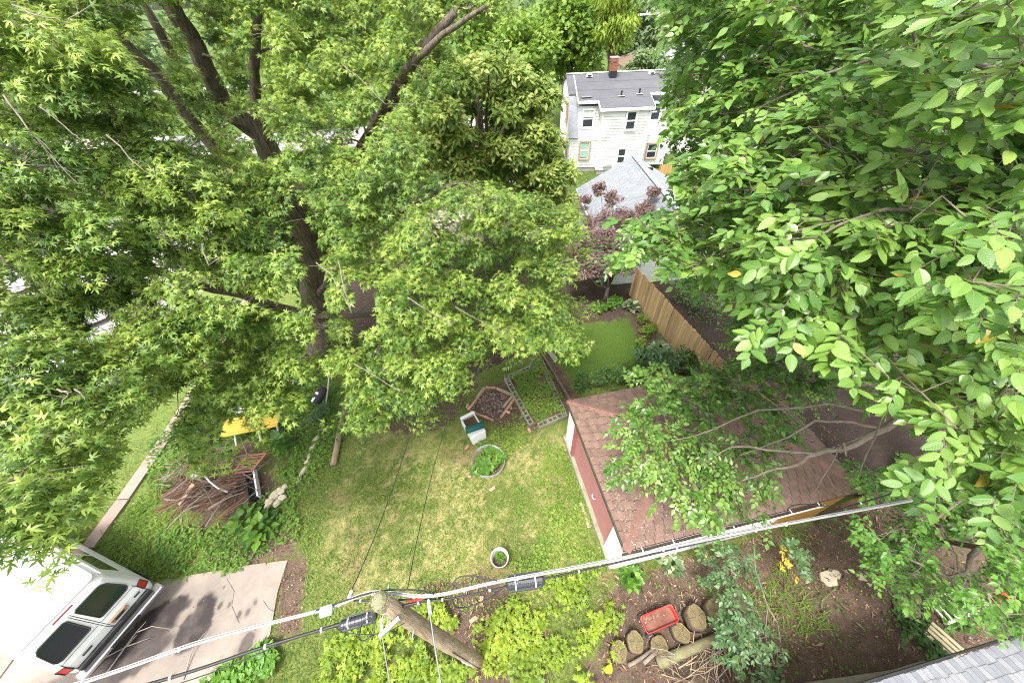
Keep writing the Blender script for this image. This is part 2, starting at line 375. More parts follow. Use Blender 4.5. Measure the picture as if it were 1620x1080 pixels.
# ---- driveway slab, path, far street and pavements
M_CONC = pmat('driveway concrete', (.40, .31, .25), (.30, .235, .19), 1.6, .9, .35, 30, c3=(.24, .18, .145))
M_PATH = pmat('path concrete', (.36, .27, .225), (.27, .205, .17), 2.2, .9, .3, 30)
M_PALE = pmat('pale street concrete', (.42, .39, .375), (.34, .32, .30), .6, .9)
def structure(mb, name, mat, **k):
    o = mb.build(name, mat, **k); o['kind'] = 'structure'; return o
dv = G((456, 886), (440, 935), (428, 1003), (370, 1100), (-200, 1250), (-260, 1060), (180, 935), (255, 918), (330, 905), (400, 893))
mb = MB(); mb.prism(dv, -.12, .035); structure(mb, 'driveway', M_CONC)
# weathered top of the slab: pale pinkish concrete with soaked-in oil marks that have their own outlines
M_STAIN = pmat('oil soaked concrete', (.085, .06, .055), (.055, .04, .04), 3, .8)
DRV = bpy.data.objects['driveway']
def slab_top():
    a = np.array(dv); X = np.arange(max(a[:, 0].min(), -15), a[:, 0].max()+.05, .035); Y = np.arange(-2.5, a[:, 1].max()+.05, .035); xx, yy = np.meshgrid(X, Y)
    n1 = fbm(xx*1.3, yy*1.3, 61); n2 = fbm(xx*4.5, yy*4.5, 63); n3 = fbm(xx*14, yy*14, 65); wx, wy = (n2-.5)*.36+(n3-.5)*.12, (fbm(xx*4.5+7, yy*4.5, 69)-.5)*.36
    col = np.array([.31, .258, .218])*(.62+.6*n1[..., None])*(.88+.24*n3[..., None]); mask = np.zeros(xx.shape); brown = np.zeros(xx.shape)
    for px, py, rx, ry, ro, st in ((322, 975, .34, .62, .25, 1.0), (300, 1000, .34, .5, .3, .9), (258, 972, .75, .34, .45, 1.0), (228, 1005, .9, .40, .5, 1.0), (190, 1055, 1.3, .42, .5, .9), (392, 1016, .17, .26, 0, .7), (350, 958, .06, .1, 0, .7), (364, 956, .05, .08, 0, .7), (380, 972, .06, .09, .3, .7), (393, 968, .06, .09, 0, .6), (405, 953, .05, .07, 0, .5), (356, 929, .03, .05, 0, .6), (170, 1075, 1.2, .3, .45, .6), (60, 1110, 1.5, .4, .4, .6)):
        c = P(px, py); dx, dy = xx-c[0]+wx*min(rx*1.6, .5), yy-c[1]+wy*min(ry*1.6, .5); u = (dx*math.cos(ro)+dy*math.sin(ro))/rx; v = (-dx*math.sin(ro)+dy*math.cos(ro))/ry; r_ = np.hypot(u, v)
        mask = np.maximum(mask, st*(1-sm(.80, 1.08, r_))*(.9+.5*(n2-.4))); brown = np.maximum(brown, .55*(1-sm(.9, 2.4, r_)))
    col = col*(1-.55*np.clip(brown, 0, 1)[..., None]*n1[..., None]*1.6); mask = np.clip(mask, 0, 1)[..., None]; col = col*(1-mask)+np.array([.030, .021, .021])*mask
    rim = 1-sm(-.35, .0, sdf(xx, yy, dv)); 
    ny, nx = xx.shape; ins = sdf(xx, yy, dv)+(n2-.5)*.06 < -.01; i0 = (np.arange(ny-1)[:, None]*nx+np.arange(nx-1)[None]); q = np.stack([i0, i0+1, i0+nx+1, i0+nx], -1).reshape(-1, 4); ok = ins.ravel()[q].all(1); q = q[ok].astype(np.int32)
    me = bpy.data.meshes.new('slab_surface'); me.vertices.add(nx*ny); me.vertices.foreach_set('co', np.stack([xx, yy, .040+(n2-.5)*.004], -1).astype(np.float32).ravel()); me.loops.add(q.size); me.loops.foreach_set('vertex_index', q.ravel()); me.polygons.add(len(q)); me.polygons.foreach_set('loop_start', np.arange(0, q.size, 4, dtype=np.int32)); me.update(calc_edges=True)
    at = me.attributes.new('tint', 'FLOAT_COLOR', 'POINT'); at.data.foreach_set('color', np.concatenate([col, np.ones((ny, nx, 1))], -1).astype(np.float32).ravel())
    m, t, b = newmat('stained driveway concrete'); a_ = t.nodes.new('ShaderNodeAttribute'); a_.attribute_name = 'tint'; t.links.new(a_.outputs['Color'], b.inputs['Base Color']); b.inputs['Roughness'].default_value = .85
    nz = t.nodes.new('ShaderNodeTexNoise'); nz.inputs['Scale'].default_value = 60; nz.inputs['Detail'].default_value = 6; tc = t.nodes.new('ShaderNodeTexCoord'); t.links.new(tc.outputs['Object'], nz.inputs['Vector']); bp = t.nodes.new('ShaderNodeBump'); bp.inputs['Strength'].default_value = .4; bp.inputs['Distance'].default_value = .01; t.links.new(nz.outputs[0], bp.inputs['Height']); t.links.new(bp.outputs[0], b.inputs['Normal'])
    me.materials.append(m); link('slab_surface', me, DRV)
slab_top()
# slab edge cracks
mb = MB()
for pts in (((452, 905), (446, 925), (449, 945), (440, 975)), ((360, 915), (372, 935), (368, 958), (380, 985)), ((418, 950), (426, 962), (437, 968))):
    q = [P(a, b, .0) for a, b in pts]
    for a, b in zip(q, q[1:]): a = a.copy(); b = b.copy(); a[2] = b[2] = .044; mb.beam(a, b, .010, .002)
mb.build('crack', M_STAIN, DRV)
# path: separate slabs with joints
pl = [P(140, 868), P(215, 765), P(292, 650), P(352, 542), P(400, 460), P(450, 380)]
path = thing('path', None, None, tuple(pl[0])); path['kind'] = 'structure'
L_ = [0]
for a, b in zip(pl, pl[1:]): L_.append(L_[-1]+np.linalg.norm(b-a))
def along(s):
    for i in range(len(pl)-1):
        if s <= L_[i+1] or i == len(pl)-2:
            t = (s-L_[i])/(L_[i+1]-L_[i]); return pl[i]+(pl[i+1]-pl[i])*t
s0 = -3.0; k = 0
while s0 < L_[-1]:
    a, b = along(s0+.02), along(s0+1.48); c = (a+b)/2; c[2] = .03+random.uniform(-.008, .01)
    d, sd_, n = frame(b-a); mb = MB(); mb.box((0, 0, 0), (np.linalg.norm(b-a), .42, .10), (d, -sd_, n))
    o = mb.build('slab', M_PATH, path); o.location = tuple(c-pl[0]); o.rotation_euler = (random.uniform(-.01, .01), random.uniform(-.012, .012), random.uniform(-.01, .01)); s0 += 1.5; k += 1
# pale paved yard and streets beyond the trees on the left and behind
mb = MB(); mb.prism([(-40, 9), (-17.5, 10.5), (-18.5, 26), (-40, 30)], -.1, .02); structure(mb, 'paved_yard', M_PALE)
mb = MB(); mb.prism([(-160, 50), (-25, 43), (3, 45), (3, 53), (-25, 51), (-160, 58)], -.1, .015); structure(mb, 'street', M_PALE)
mb = MB(); mb.prism([(-160, 84), (-40, 84), (-40, 86.5), (-160, 86.5)], -.1, .02); structure(mb, 'pavement', M_PALE)
mb = MB(); mb.prism([(15.5, 36), (60, 34), (60, 40), (15.5, 40.5)], -.1, .02); structure(mb, 'side_street', M_PALE)
mb = MB(); mb.prism([(-6, 21), (3.2, 21), (3.2, 29), (-6, 29)], -.1, .02); structure(mb, 'back_patio', pmat('patio paving', (.5, .42, .36), (.4, .33, .28), 1.2, .9))

rnd = lambda *s: rng.random(s)
def gauss(*s): return rng.normal(size=s)
# ================================================================== buildings
M_WHITE = pmat('white painted clapboard', (.80, .79, .78), (.74, .73, .72), 1.2, .6, c3=(.66, .64, .62), stretch=(.6, .6, 3))
M_TRIM = pmat('white trim paint', (.82, .82, .80), (.76, .76, .74), 3, .5)
M_FLAT = pmat('charcoal roll roofing', (.125, .125, .138), (.10, .10, .112), .8, .85, .2, 40)
M_GSHIN = pmat('grey roof shingles', (.30, .315, .34), (.22, .235, .26), 2.5, .9, .4, 60)
M_GLASS = glassmat('window glass', (.03, .04, .05)); M_BRICKR = pmat('chimney brick', (.34, .15, .095), (.26, .11, .07), 6, .9, .3)
M_WOODT = pmat('tan bare window casing', (.50, .31, .20), (.42, .26, .17), 5, .8)
M_BLIND = pmat('pale window blind', (.62, .66, .62), (.55, .6, .56), 4, .7); M_SEAF = pmat('sea green blind', (.35, .52, .43), (.30, .47, .39), 4, .7)
M_DARKM = pmat('black painted metal', (.02, .02, .022), (.03, .03, .03), 6, .5); M_FOUND = pmat('grey foundation', (.4, .38, .35), (.32, .3, .28), 3, .9)

def clapboards(mb, a, b, z0, z1, nrm, pitch=.21):
    """lapped boards on the wall from a to b (xy), facing nrm"""
    a = np.array([*a, 0.]); b = np.array([*b, 0.]); nrm = np.array([*nrm, 0.]); z = z0
    while z < z1-.02:
        zt = min(z+pitch, z1)
        lo, hi = .055, .012
        q = [a+nrm*lo+[0, 0, z], b+nrm*lo+[0, 0, z], b+nrm*hi+[0, 0, zt], a+nrm*hi+[0, 0, zt], a+[0, 0, z], b+[0, 0, z], b+[0, 0, zt], a+[0, 0, zt]]
        mb.add(q, [(0, 1, 2, 3), (4, 5, 1, 0), (4, 0, 3, 7), (1, 5, 6, 2)]); z += pitch
def window(par, org, c, ex, nrm, w, h, casing, blind=None, panes=1, blind_h=.5):
    """sash window: casing, sill, two sashes, glass; par gets part 'window' with sub-parts"""
    c = np.array(c, float); ex = np.array([*ex, 0.]); nn = np.array([*nrm, 0.]); c = c+nn*.06; up = np.array([0, 0, 1.]); A = (ex, nn, up)
    m = MB(); t = .1
    for s in (-1, 1): m.box(c+ex*s*(w/2+t/2)+nn*.05, (t, .08, h+2*t), A)
    m.box(c+up*(h/2+t/2)+nn*.05, (w, .08, t), A); m.box(c-up*(h/2+t/2)+nn*.06, (w, .10, t), A)
    o = m.build('window', casing, par, org)
    m = MB(); f = .05
    for zc in (-h/4, h/4):
        for s in (-1, 1): m.box(c+ex*s*(w/2-f/2)+up*zc+nn*(.03 if zc > 0 else .02), (f, .03, h/2), A)
        for s in (-1, 1): m.box(c+up*(zc+s*(h/4-f/2))+nn*(.032 if zc > 0 else .022), (w-2*f, .03, f), A)
    m.build('sash', M_TRIM, o)
    for ch in o.children: ch.data.transform(Matrix.Translation((-org[0], -org[1], -org[2])))
    for k, zc in enumerate((-h/4, h/4)):
        m = MB(); m.box(c+up*zc+nn*.012, (w-f, .012, h/2-f), A); g = m.build('pane', M_GLASS, o, org)
    if blind:
        m = MB(); m.box(c+up*(h/2-h*blind_h/2)-nn*.01+nn*.033, (w-2.4*f, .006, h*blind_h-.08), A); m.build('blind', blind, o, org)
    return o
def white_house():
    a = P(955, 172.7, 4.9)[:2]; b = P(1031, 169.7, 4.9)[:2]; ex = (b-a)/np.linalg.norm(b-a); ey = np.array([-ex[1], ex[0]])
    org = np.array([a[0], a[1], 0.0]); W = lambda u, v, z=0.0: np.array([*(a+ex*u+ey*v), z])
    h = thing('white_house', 'two storey white clapboard house with charcoal roof and brick chimney', 'house', org)
    uL, uR, wB = -2.35, 6.0, np.linalg.norm(b-a)
    # walls (solid core) then boards
    core = MB()
    core.prism([W(-2.3, .8)[:2], W(0, .8)[:2], W(0, 0)[:2], W(wB, 0)[:2], W(wB, .9)[:2], W(uR-.1, .9)[:2], W(uR-.1, 10)[:2], W(-2.3, 10)[:2]], .35, 2.95)
    core.prism([W(-1.75, 1.25)[:2], W(0, 1.25)[:2], W(0, .003)[:2], W(wB, .003)[:2], W(wB, 2.2)[:2], W(uR-.1, 2.2)[:2], W(uR-.1, 8.5)[:2], W(-1.75, 8.5)[:2]], 2.95, 4.85)
    core.build('wall', M_WHITE, h, org)
    sd_ = MB()
    clapboards(sd_, W(0, 0)[:2], W(wB, 0)[:2], .4, 4.8, -ey); clapboards(sd_, W(0, .8)[:2], W(0, 0)[:2], .4, 4.8, -ex)
    clapboards(sd_, W(-2.3, .8)[:2], W(-.04, .8)[:2], .4, 2.9, -ey); clapboards(sd_, W(-1.75, 1.25)[:2], W(-.04, 1.25)[:2], 2.9, 4.85, -ey)
    clapboards(sd_, W(wB+.04, .9)[:2], W(uR-.1, .9)[:2], .4, 2.9, -ey); clapboards(sd_, W(wB+.04, 2.2)[:2], W(uR-.1, 2.2)[:2], 2.9, 4.85, -ey)
    o = sd_.build('siding', M_WHITE, h, org); o['kind'] = 'stuff'
    # west gable end: gambrel outline
    prof = [(.75, .3), (.75, 2.95), (2.5, 5.45), (5.5, 6.25), (8.4, 5.45), (10.05, 2.95), (10.05, .3)]
    g = MB(); g.plate([W(-2.36, v, z) for v, z in prof], -np.array([*ex, 0]), .12); g.build('gable_wall', M_WHITE, h, org)
    gs = MB(); z = .4
    while z < 6.1:
        def lim(z):
            vs = []
            for (v0, z0), (v1, z1) in zip(prof, prof[1:]):
                if (z0-z)*(z1-z) <= 0 and z0 != z1: vs.append(v0+(v1-v0)*(z-z0)/(z1-z0))
            return (min(vs), max(vs)) if len(vs) > 1 else None
        q = lim(z+.09)
        if q: clapboards(gs, W(-2.36, q[1])[:2], W(-2.36, q[0])[:2], z, z+.18, -ex, .19)
        z += .19
    o = gs.build('gable_siding', M_WHITE, h, org); o['kind'] = 'stuff'
    # steep lower roof strips and charcoal upper roof
    r = MB(); st = np.array([0, 0, 0])
    for (v0, z0), (v1, z1) in (((.55, 2.78), (2.5, 5.5)),):
        n = np.cross(np.array([*ex, 0]), W(0, v1, z1)-W(0, v0, z0)); n /= np.linalg.norm(n)
        r.plate([W(-2.5, v0, z0), W(-1.72, v0, z0), W(-1.72, v1, z1), W(-2.5, v1, z1)], n, .1)
        r.plate([W(uR-.2, v0, z0), W(uR+.15, v0, z0), W(uR+.15, v1, z1), W(uR-.2, v1, z1)], n, .1)
    r.plate([W(uR, 9.9, 2.9), W(-2.5, 9.9, 2.9), W(-2.5, 8.4, 5.5), W(uR, 8.4, 5.5)], (0, .86, .5), .1)
    r.build('lower_roof', M_GSHIN, h, org)
    zr = 6.28; f = MB()
    def slope(v): return 4.95+(zr-4.95)*(v+.25)/(5.75)
    secs = [(-1.85, -.25, 1.0), (-.25, wB+.2, -.25), (wB+.2, uR+.15, 1.95)]
    for i, (u0, u1, v0) in enumerate(secs):
        n = np.array([0, 0, 1.]); f.plate([W(u0, v0, slope(v0)+.07), W(u1, v0, slope(v0)+.07), W(u1, 5.5, zr+.07), W(u0, 5.5, zr+.07)], n, .12)
    f.plate([W(-2.5, 2.4, 5.5), W(-1.85, 2.4, 5.5), W(-1.85, 5.5, zr+.068), W(-2.5, 5.5, zr+.068)], (0, 0, 1), .1)
    f.plate([W(-2.5, 5.5, zr+.06), W(uR+.15, 5.5, zr+.06), W(uR+.15, 8.5, 5.5), W(-2.5, 8.5, 5.5)], (0, 0, 1), .1)
    f.build('roof', M_FLAT, h, org)
    roof = [c for c in h.children if c.name.startswith('roof')][0]
    # lap lines of the roll roofing
    for v in (1.2, 2.6, 4.0):
        m = MB(); m.plate([W(-.2 if v < 1.3 else -1.8, v, slope(v)+.084), W(uR+.1 if v > 2 else wB+.1, v, slope(v)+.084), W(uR+.1 if v > 2 else wB+.1, v+.05, slope(v+.05)+.084), W(-.2 if v < 1.3 else -1.8, v+.05, slope(v+.05)+.084)], (0, 0, 1), .01); m.build('roofing_lap', M_FLAT, roof, org)
    # white fascia and ridge strip
    m = MB()
    for u0, u1, v0 in secs: m.beam(W(u0, v0-.03, slope(v0)-.06), W(u1, v0-.03, slope(v0)-.06), .05, .2)
    m.beam(W(-.28, -.28, slope(-.28)-.06), W(-.28, 1.0, slope(1.0)-.06), .05, .2); m.beam(W(wB+.23, -.28, slope(-.28)-.06), W(wB+.23, 1.95, slope(1.95)-.06), .05, .2)
    m.beam(W(-1.88, .97, slope(1.0)-.06), W(-1.88, 5.3, zr-.06), .06, .22); m.build('fascia', M_TRIM, h, org)
    m = MB(); m.beam(W(-2.5, 5.52, zr+.12), W(uR+.1, 5.52, zr+.12), .22, .05); m.build('ridge_strip', M_TRIM, roof, org)
    for u, v, z0, z1 in ((0, 0, .4, 4.8), (wB, 0, .4, 4.8), (-2.3, .8, .4, 2.9)):
        m = MB(); m.box(W(u, v, (z0+z1)/2)-np.array([*ey, 0])*.02, (.14, .14, z1-z0), (np.array([*ex, 0]), np.array([*ey, 0]), np.array([0, 0, 1]))); m.build('corner_board', M_TRIM, h, org)
    m = MB(); m.prism([W(-2.28, .82)[:2], W(.02, .82)[:2], W(.02, .02)[:2], W(wB-.02, .02)[:2], W(wB-.02, 9.9)[:2], W(-2.28, 9.9)[:2]], -.1, .36); m.build('foundation', M_FOUND, h, org)
    for u, v in ((-.6, 4.9), (4.6, 4.9)):
        m = MB(); m.box(W(u, v, slope(v)+.17), (.5, .42, .18), taper=.8); m.build('roof_vent', M_TRIM, roof, org); m = MB(); m.box(W(u, v-.2, slope(v)+.17), (.3, .08, .1)); m.build('vent_mouth', M_DARKM, roof, org)
    for u, v in ((1.55, 1.5), (3.0, 1.7)):
        m = MB(); m.box(W(u, v, slope(v)+.085), (.5, .5, .02)); m.build('flashing', M_FOUND, roof, org); m = MB(); m.tube([W(u, v, slope(v)), W(u, v, slope(v)+.42)], .07); m.build('vent_pipe', M_DARKM, roof, org)
    m = MB(); m.box(W(-1.2, 1.6, slope(1.6)+.085), (.8, .7, .02)); m.build('roof_patch', pmat('grey roof patch', (.2, .2, .21), (.17, .17, .18)), roof, org)
    # chimney: courses of brick under a cap
    cu, cv = 1.3, 4.75; z = slope(cv)
    ch = MB(); ch.box(W(cu, cv, z+.25), (.56, .56, .5)); c_ = ch.build('chimney', M_DARKM, roof, org)
    bk = bpy.data.meshes.new('brick'); t = MB(); t.box((0, 0, 0), (.2, .1, .075)); bk.from_pydata(t.v, [], t.f); bk.materials.append(M_BRICKR)
    for r_ in range(9):
        zz = z+.54+r_*.085
        s_ = .23 if r_ < 7 else .265
        for k in range(3):
            off = (k-1)*.17+(.03 if r_ % 2 else -.03)
            for (dx, dy, rz) in ((off, -s_, 0), (off, s_, 0), (-s_, off, math.pi/2), (s_, off, math.pi/2)):
                q = W(cu, cv, zz)+np.array([dx, dy, 0])-org; o = link('brick', bk, roof, q, (0, 0, rz))
    m = MB(); m.box(W(cu, cv, z+.54+.33), (.4, .4, .76)); m.build('chimney_mortar', M_FOUND, roof, org)
    m = MB(); m.box(W(cu, cv, z+1.36), (.66, .66, .08)); m.build('chimney_cap', pmat('pinkish cap stone', (.5, .36, .3), (.42, .3, .25)), roof, org)
    # windows
    S = (ex, -ey)
    window(h, org, W(-.95, 1.25, 4.0), *S, .86, 1.25, M_TRIM, M_BLIND, blind_h=.45)
    window(h, org, W(2.25, 0, 4.05), *S, .72, 1.25, M_TRIM, None)
    window(h, org, W(4.75, 2.2, 4.1), *S, .75, 1.2, M_TRIM, None)
    window(h, org, W(-1.05, .8, 1.75), *S, .75, 1.3, M_WOODT, M_SEAF, blind_h=.95)
    window(h, org, W(1.95, 0, 1.45), *S, .62, 1.15, M_TRIM, None)
    window(h, org, W(4.7, .9, 1.5), *S, .8, 1.1, M_WOODT, None)
    for v in (3.5, 5.0): window(h, org, W(-2.36, v, 4.0), -ey, -ex, .6, 1.35, M_WOODT if v < 4 else M_TRIM, None)
    window(h, org, W(-2.36, 2.2, 1.6), -ey, -ex, .6, 1.2, M_WOODT, M_SEAF, blind_h=.9)
    m = MB(); m.box(W(.9, -.1, .72), (.75, .2, .14)); m.build('sill_ledge', M_FOUND, h, org)
    return h
white_house()

# ---- shingle helper: tabs on a convex sloping polygon (3-D points), butt edges towards 'down'
def clip(poly, a, n):
    out = []; k = len(poly)
    for i in range(k):
        p, q = poly[i], poly[(i+1) % k]; dp, dq = (p-a)@n, (q-a)@n
        if dp >= 0: out.append(p)
        if dp*dq < 0: out.append(p+(q-p)*(dp/(dp-dq)))
    return out
def shingles(par, org, poly, down, mats, tw=.30, ex_=.14, limit=300, gap=.008, th=.014, name='shingle', jitter=0.0, skip=None):
    """limit = how many nearest whole tabs become objects; the rest are joined"""
    poly = [np.asarray(p, float) for p in poly]; nrm = np.cross(poly[1]-poly[0], poly[2]-poly[0]); nrm /= np.linalg.norm(nrm)
    if nrm[2] < 0: nrm = -nrm
    dn = np.asarray(down, float); dn = dn-nrm*(dn@nrm); dn /= np.linalg.norm(dn); ac = np.cross(nrm, dn)
    cen = sum(poly)/len(poly); us = [(p-cen)@ac for p in poly]; vs = [(p-cen)@dn for p in poly]
    full = []; rest = [MB() for _ in mats]; r = random.Random(len(poly)*13+int(tw*100)); v = max(vs); row = 0
    while v > min(vs)-ex_:
        u = min(us)-tw*(1+.5*(row % 2))-.07*(row % 3)
        while u < max(us)+tw:
            j = r.uniform(-jitter, jitter); q = [(u+gap, v+j), (u+tw-gap, v+j), (u+tw-gap, v-ex_-.01), (u+gap, v-ex_-.01)]
            pts = [cen+ac*a+dn*b+nrm*(th*(1.25 if i < 2 else .25)) for i, (a, b) in enumerate(q)]
            cl = pts
            for i in range(len(poly)):
                e = poly[(i+1) % len(poly)]-poly[i]; n_ = np.cross(nrm, e); n_ = n_ if (cen-poly[i])@n_ > 0 else -n_
                cl = clip(cl, poly[i], n_/np.linalg.norm(n_))
                if len(cl) < 3: break
            mi = r.randrange(len(mats))
            if len(cl) >= 3:
                c_ = sum(cl)/len(cl)
                if not (skip and skip(c_)):
                    if len(cl) == 4 and max(np.linalg.norm(cl[i]-pts[i]) for i in range(4)) < 1e-6: full.append((np.linalg.norm(c_-EYE), cl, mi))
                    else: rest[mi].plate(cl, nrm, th)
            u += tw
        v -= ex_; row += 1
    full.sort(key=lambda t: t[0]); shared = {}
    for i, (d_, cl, mi) in enumerate(full):
        if i >= limit: rest[mi].plate(cl, nrm, th); continue
        c_ = cl[3]
        if mi not in shared or jitter:
            m = MB(); m.plate([p-c_ for p in cl], nrm, th); me = bpy.data.meshes.new(name); me.from_pydata(m.v, [], m.f); me.materials.append(mats[mi]); shared[mi] = me
        link(name, shared[mi], par, c_-np.asarray(org))
    for i, m in enumerate(rest):
        if m.f: o = m.build('shingle_field', mats[i], par, org); o['kind'] = 'stuff'
# ---- grey garage behind the wooden fence
def grey_garage():
    x0, x1, y0, y1, ze, zr = 5.15, 11.3, 16.0, 23.3, 2.45, 4.15; xm = (x0+x1)/2; org = np.array([xm, y0, 0])
    g = thing('grey_garage', 'garage with pale grey shingle roof beside the white house', 'garage', org)
    M_SID = pmat('pale green grey siding', (.52, .55, .50), (.46, .49, .45), 2, .7)
    m = MB(); m.prism([(x0, y0), (x1, y0), (x1, y1), (x0, y1)], -.05, ze); m.add([(x0, y0, ze), (x1, y0, ze), (xm, y0, zr-.12), (x0, y1, ze), (x1, y1, ze), (xm, y1, zr-.12)], [(0, 1, 2), (4, 3, 5)]); m.build('wall', M_SID, g, org)
    m = MB(); clapboards(m, (x0, y0), (x1, y0), .1, ze, (0, -1), .16); clapboards(m, (x0, y1), (x0, y0), .1, ze, (-1, 0), .16); o = m.build('siding', M_SID, g, org); o['kind'] = 'stuff'
    M2 = pmat('light grey shingles', (.27, .283, .305), (.21, .222, .245), 3, .9, .3, 60, rand=.12); M3 = pmat('paler grey shingles', (.31, .323, .345), (.245, .257, .28), 3, .9, .3, 60, rand=.12)
    ov = .3; k = (zr-ze)/(xm-x0); rf = MB()
    for s in (-1, 1):
        xe = xm+s*((x1-x0)/2+ov); zz = ze-k*ov
        q = [(xe, y0-ov, zz), (xe, y1+ov, zz), (xm, y1+ov, zr), (xm, y0-ov, zr)]; n = np.array([s*k, 0, 1]); n /= np.linalg.norm(n)
        rf.plate(q if s < 0 else q[::-1], n, .1)
    rfo = rf.build('roof', M2, g, org)
    shingles(g, org, [(xm-(x1-x0)/2-ov, y0-ov, ze-k*ov), (xm-(x1-x0)/2-ov, y1+ov, ze-k*ov), (xm, y1+ov, zr), (xm, y0-ov, zr)], (-1, 0, -k), [M2, M3], .42, .2, 0)
    shingles(g, org, [(xm+(x1-x0)/2+ov, y0-ov, ze-k*ov), (xm+(x1-x0)/2+ov, y1+ov, ze-k*ov), (xm, y1+ov, zr), (xm, y0-ov, zr)], (1, 0, -k), [M2, M3], .42, .2, 0)
    m = MB(); m.beam((xm, y0-ov, zr+.03), (xm, y1+ov, zr+.03), .26, .04); m.build('ridge_cap', M3, g, org)
    v = P(1028, 268, 3.7); m = MB(); m.box((v[0], v[1], 3.72), (.34, .2, .16)); m.build('roof_vent', M_DARKM, g, org)
    m = MB()
    for s in (-1, 1): m.beam((xm+s*((x1-x0)/2+ov), y0-ov-.02, ze-k*ov-.06), (xm, y0-ov-.02, zr-.06), .04, .16)
    m.beam((x0-ov-.02, y0-ov, ze-k*ov-.07), (x0-ov-.02, y1+ov, ze-k*ov-.07), .04, .15); m.build('fascia', M_TRIM, g, org)
grey_garage()

